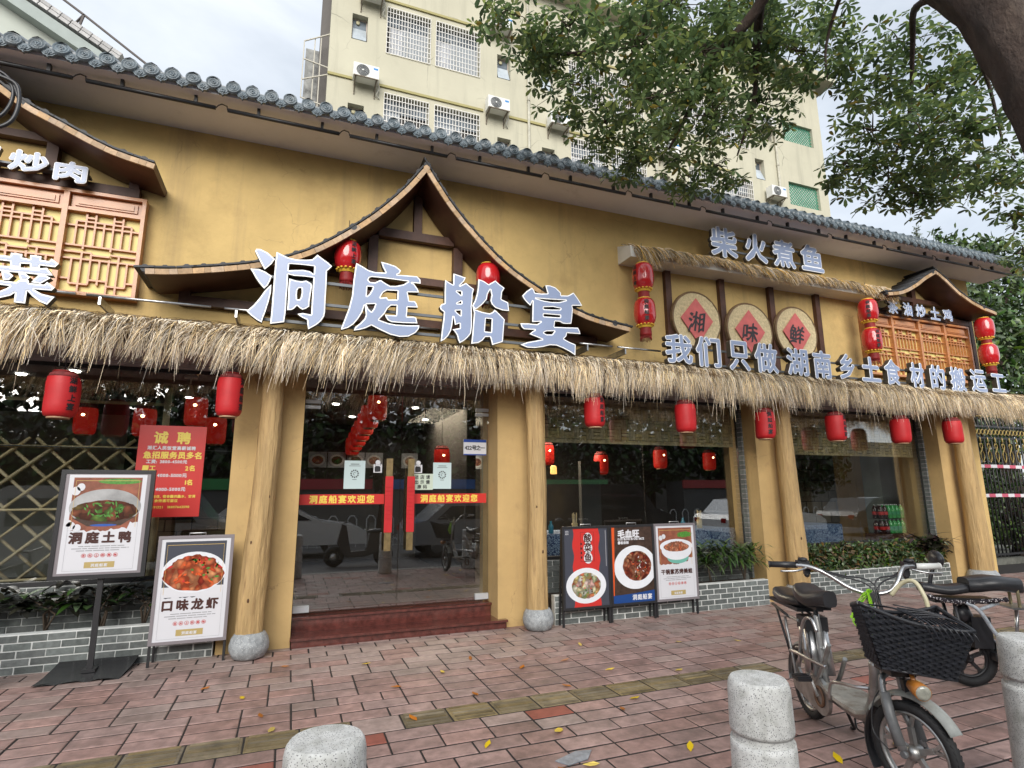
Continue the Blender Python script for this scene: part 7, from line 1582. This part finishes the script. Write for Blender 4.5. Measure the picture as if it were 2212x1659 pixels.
for zz in (.80,1.06):
    for i in range(6):
        for j in range(2):
            x=9.92+i*.105;y=7.34+j*.11;mt=cola if i<2 else lime;t=thing('soda_bottle',(x,y,zz),('dark red-labelled soda bottle' if i<2 else 'green soda bottle')+' in the right window, %s layer, %s row, %s from left'%(('lower','upper')[zz>1],('front','back')[j],('first','second','third','fourth','fifth','sixth')[i]),'bottle','soda bottles stacked in the right window')
            MB().lathe((x,y,zz),[(.04,0),(.047,.01),(.046,.10),(.047,.17),(.02,.225),(.014,.235)],12).build('bottle_body',mt,t);MB().lathe((x,y,zz),[(.016,.232),(.016,.25)],8).build('cap',cap,t)
            MB().lathe((x,y,zz),[(.0485,.07),(.0485,.125)],12,cap=False).build('label_band',lab if i<2 else M('green_label',(.04,.30,.12),.4),t)
MB().box(9.8,10.6,7.26,7.6,.60,.80).build('low_cabinet',darkwood,label='dark low cabinet carrying the stacked soda bottles',cat='cabinet')
MB().box(9.85,10.6,7.3,7.56,1.052,1.058).build('shrink_wrap_sheet',glassin,label='clear sheet between the two layers of soda bottles',cat='sheet')
m=MB();m.box(11.2,11.8,8.2,8.6,.24,2.35);m.box(11.5,11.54,8.18,8.2,1.2,1.24);m.build('fridge',M('pale_green_grey_metal',(.28,.34,.32),.3,noise=(1.5,.2)),label='tall pale grey-green cabinet inside the right window',cat='cabinet')
random.seed(4);m=MB();m.box(8.8,11.0,9.1,9.2,.24,2.9,1)
for r in range(12):
    x=8.8-(.2 if r%2 else 0)
    while x<11:
        a=max(8.8,x);b=min(11,x+.42);m.box(a+.008,b-.008,9.08-random.uniform(0,.02),9.12,.25+r*.22,.25+r*.22+.205,0);x+=.43
m.build('stone_partition',[stone_clad,rattan_d],label='partition clad in rough brown stone blocks inside the right window',cat='partition')
m=MB();m.box(-1.7,-.62,7.5,7.6,.24,1.3,1)
for r in range(8):
    x=-1.7-(.12 if r%2 else 0)
    while x<-.62:
        a=max(-1.7,x);b=min(-.62,x+.26);m.box(a+.005,b-.005,7.485-random.uniform(0,.012),7.51,.25+r*.13,.25+r*.13+.12,0);x+=.265
m.build('stone_counter',[stone_clad,rattan_d],label='stone clad counter behind the recruitment poster in the left window',cat='counter')
m=MB();m.box(4.0,4.9,12.1,12.3,.24,2.75)
m.build('display_shelf',M('pale_teal_shelf',(.12,.20,.20),.5,noise=(5,.5)),label='dim teal display shelf at the back of the middle window',cat='shelf')
for z in (1.2,1.7,2.2):MB().box(4.0,4.9,11.95,12.09,z,z+.03).build('shelf_board',white,None,label='%s pale board of the dim teal display shelf'%{1.2:'lowest',1.7:'middle',2.2:'top'}[z],cat='shelf',group='boards of the display shelf')
m=MB();m.box(4.72,5.1,8.9,9.0,.24,2.1);m.build('grey_pillar_panel',M('dark_grey_panel',(.07,.07,.07),.5),label='dark grey upright panel in the middle window',cat='panel')
MB().lathe((4.05,8.6,1.86),[(.05,0),(.055,.02),(.05,.12),(.03,.14)],12).build('wall_lamp',M('amber_lamp_glow',(.9,.45,.12),.5,emit=1.2),label='small glowing amber lamp inside the middle window',cat='light')
# ================================================================ the street behind the camera, seen in the glass
def car(x,y,L_,W_,H_,mat,label,kind='car',rz=0):
    t=thing('parked_'+kind if kind=='car' else kind,(x,y,-.13),label,kind if kind!='van' else 'van')
    hl=L_/2;r=.31
    if kind=='car':prof=[(-hl,.35),(-hl+.02,.75),(-hl+.15,.92),(-hl+.5,.98),(-hl+1.0,H_-.04),(-hl+1.5,H_),(hl-2.1,H_-.02),(hl-1.25,.98),(hl-.3,.84),(hl-.03,.68),(hl,.35)]
    elif kind=='van':prof=[(-hl,.35),(-hl,1.0),(-hl+.05,H_-.1),(-hl+.2,H_),(hl-1.3,H_),(hl-.75,1.2),(hl-.1,.95),(hl,.35)]
    else:prof=[(-hl,.4),(-hl,H_-.15),(-hl+.15,H_),(hl-.2,H_),(hl,H_-.3),(hl,.4)]
    z0=-.13
    m=MB();m.prism([(x+a,z0+b) for a,b in prof],y-W_/2,y+W_/2);m.build('body',mat,t)
    gl=M('dark_car_glass',(.02,.025,.03),.06,spec=.8)
    for s in (-1,1):
        ys=y+s*(W_/2+.004)
        if kind=='car':P=[(-hl+.75,1.0),(-hl+1.15,H_-.10),(hl-2.15,H_-.10),(hl-1.45,1.0)]
        elif kind=='van':P=[(-hl+.2,1.1),(-hl+.2,H_-.25),(hl-1.35,H_-.25),(hl-.95,1.1)]
        else:P=[(-hl+.4,1.2),(-hl+.4,H_-.8),(hl-.4,H_-.8),(hl-.4,1.2)]
        n=3 if kind!='bus' else 7
        for k in range(n):
            f=lambda u,top:(P[1][0]+(P[2][0]-P[1][0])*u if top else P[0][0]+(P[3][0]-P[0][0])*u)
            a,b=k/n+.01,(k+1)/n-.01;MB().prism([(x+f(a,0),z0+P[0][1]),(x+f(b,0),z0+P[0][1]),(x+f(b,1),z0+P[1][1]),(x+f(a,1),z0+P[1][1])],ys-.004,ys+.004).build('window',gl,t)
        for wx in (-hl+.8,hl-.85):
            w_=MB().torus((x+wx,y+s*(W_/2-.1),z0+r),(0,1,0),r-.09,.09,26,8).build('wheel',rubber,t);MB().lathe((x+wx,y+s*(W_/2-.03),z0+r),[(.0,0),(.17,0),(.19,-.02)] if s>0 else [(.19,-.02),(.17,0),(0,0)],16,ax=(0,1,0)).build('rim',chrome,w_)
        MB().ell((x+s*(hl-.03),y,z0+.62),.03,.01,.01,6,4)
    for s in (-1,1):MB().box(x+hl-.04,x+hl+.01,y+s*W_*.36-.15,y+s*W_*.36+.15,z0+.62,z0+.74).build('headlight',lens,t);MB().box(x-hl-.01,x-hl+.04,y+s*W_*.38-.1,y+s*W_*.38+.1,z0+.65,z0+.8).build('tail_light',M('tail_lamp_red',(.3,.01,.01),.2),t)
    return t
wcar=M('white_car_paint',(.82,.83,.84),.2,coat=.6);gcar=M('grey_car_paint',(.30,.31,.33),.2,coat=.6);dcar=M('dark_car_paint',(.03,.032,.036),.2,coat=.6)
car(-.2,-3.4,4.5,1.8,1.45,wcar,'white car on the road, reflected left of the door handles');car(5.2,-2.2,4.5,1.8,1.45,gcar,'silver-grey car on the road, reflected at the right of the doors');car(-3.2,-1.3,4.6,1.8,1.9,gcar,'grey van on the road, reflected at the far left of the doors','van')
car(9.5,-2.8,4.7,1.8,1.95,dcar,'dark van on the road, reflected in the middle window','van');car(16,-2.5,4.5,1.8,1.45,wcar,'white car on the road, reflected in the right window');car(22,-2.5,4.5,1.8,1.45,dcar,'dark car on the road, reflected farthest right');car(-8,-3.2,4.5,1.8,1.45,wcar,'white car on the road, reflected in the left window')
for i,(x,mt,lb) in enumerate(((-2.5,M('green_shop_fascia',(.06,.30,.10),.5),'green'),(1.2,M('red_shop_fascia',(.42,.03,.05),.5),'red'),(5.5,M('blue_shop_fascia',(.02,.14,.45),.5),'blue'),(12,M('green_shop_fascia2',(.08,.32,.12),.5),'long green'),(20,M('red_shop_fascia2',(.40,.05,.05),.5),'red second'))):
    t=thing('kiosk',(x,-10,-.13),'low roadside kiosk with a %s fascia across the street'%lb,'kiosk');MB().box(x-1.8,x+1.8,-11,-9.6,-.13,2.1).build('body',M('dark_kiosk_body',(.10,.10,.10),.6),t);MB().box(x-1.85,x+1.85,-9.6,-9.5,1.75,2.15).build('fascia',mt,t)
rl=thing('road_railing',(2,-5.6,-.13),'white tubular railing along the middle of the road','railing')
m=MB()
for k in range(60):
    x=-12+k*.6;m.tube([(x,-5.6,-.13),(x,-5.6,.75),(x+.08,-5.6,.86),(x+.2,-5.6,.86),(x+.28,-5.6,.75),(x+.28,-5.6,-.13)],.02,5,cap=False)
m.box(-12,24,-5.62,-5.58,.1,.14);m.build('rail_loops',M('grey_white_rail',(.55,.56,.57),.5),rl)
sct=thing('parked_moped',(1.6,-.5,-.13),'dark moped standing on the road near the kerb, reflected in the doors','moped')
mm=MB();z0=-.13
for x in (1.05,2.2):
    w_=MB().torus((x,-.5,z0+.24),(0,1,0),.17,.07,24,8).build('wheel',rubber,sct);MB().lathe((x,-.53,z0+.24),[(0,0),(.12,0),(.12,.06),(0,.06)],14,ax=(0,1,0)).build('rim',chrome,w_)
MB().prism([(1.25,z0+.30),(1.32,z0+.22),(1.75,z0+.22),(1.95,z0+.28),(2.35,z0+.45),(2.42,z0+.72),(1.85,z0+.76),(1.78,z0+.36),(1.42,z0+.34),(1.30,z0+.95),(1.20,z0+.98),(1.10,z0+.55)],-.62,-.38).build('body',dcar,sct);MB().ell((2.08,-.5,z0+.80),.30,.13,.06).build('saddle',vinyl,sct);MB().tube([(1.30,-.78,z0+1.03),(1.22,-.5,z0+1.0),(1.30,-.22,z0+1.03)],.015,7).build('handlebar',blackm,sct)
fw=MB().box(-40,60,-14,-9.2,-.15,-.02).build('far_pavement',M('far_paving',(.16,.14,.13),.9,noise=(3,.2)),kind='structure')
for i,x in enumerate((-14,-9.5,-5,-.5,4,8.5,13,18,23.5,30)):
    shrub(x,-13+(i%3)*.7,3.4,2.4,2.6,4.0,2400,.42,.22,[leafm,leafd,leafm],'dense dark tree across the road, %s of the row from the left'%ORD[i],40+i,'tree','far_street_tree')['group']='street trees across the road'
m=MB();m.box(-60,80,-24,-23,-.15,6)
m.build('far_building',M('far_dark_facade',(.14,.13,.12),.9,noise=(.4,.4)),label='long plain building behind the trees across the road',cat='building')
wt=thing('parked_bicycle',(-2.45,6.15,0),'black bicycle whose front tyre just enters the left edge of the photo','bicycle')
Tc,hc,lc=frame3((-2.42,6.1,0),R(8))
wheel('front_wheel',Tc,0,0,.27,.27,wt,lc,hc,9,.022,blackm);wheel('rear_wheel',Tc,-1.05,0,.27,.27,wt,lc,hc,9,.022,blackm)
m=MB();m.tube([Tc(0,0,.27),Tc(-.2,0,.85),Tc(-.65,0,.7),Tc(-1.05,0,.27),Tc(-.6,0,.28),Tc(-.2,0,.75)],.018,8);m.tube([Tc(-.6,0,.28),Tc(-.7,0,.85)],.018,8);m.tube([Tc(-.22,-.25,.98),Tc(-.22,0,.95),Tc(-.22,.25,.98)],.012,8);m.tube([Tc(-.2,0,.85),Tc(-.22,0,.95)],.014,8);m.build('frame',blackm,wt)
padseat(Tc,-.85,-.58,.2,.1,.88,.06,'saddle',vinyl,wt)
print('objects',len(bpy.data.objects),'tris',sum(len(o.data.polygons) for o in bpy.data.objects if o.type=='MESH'))
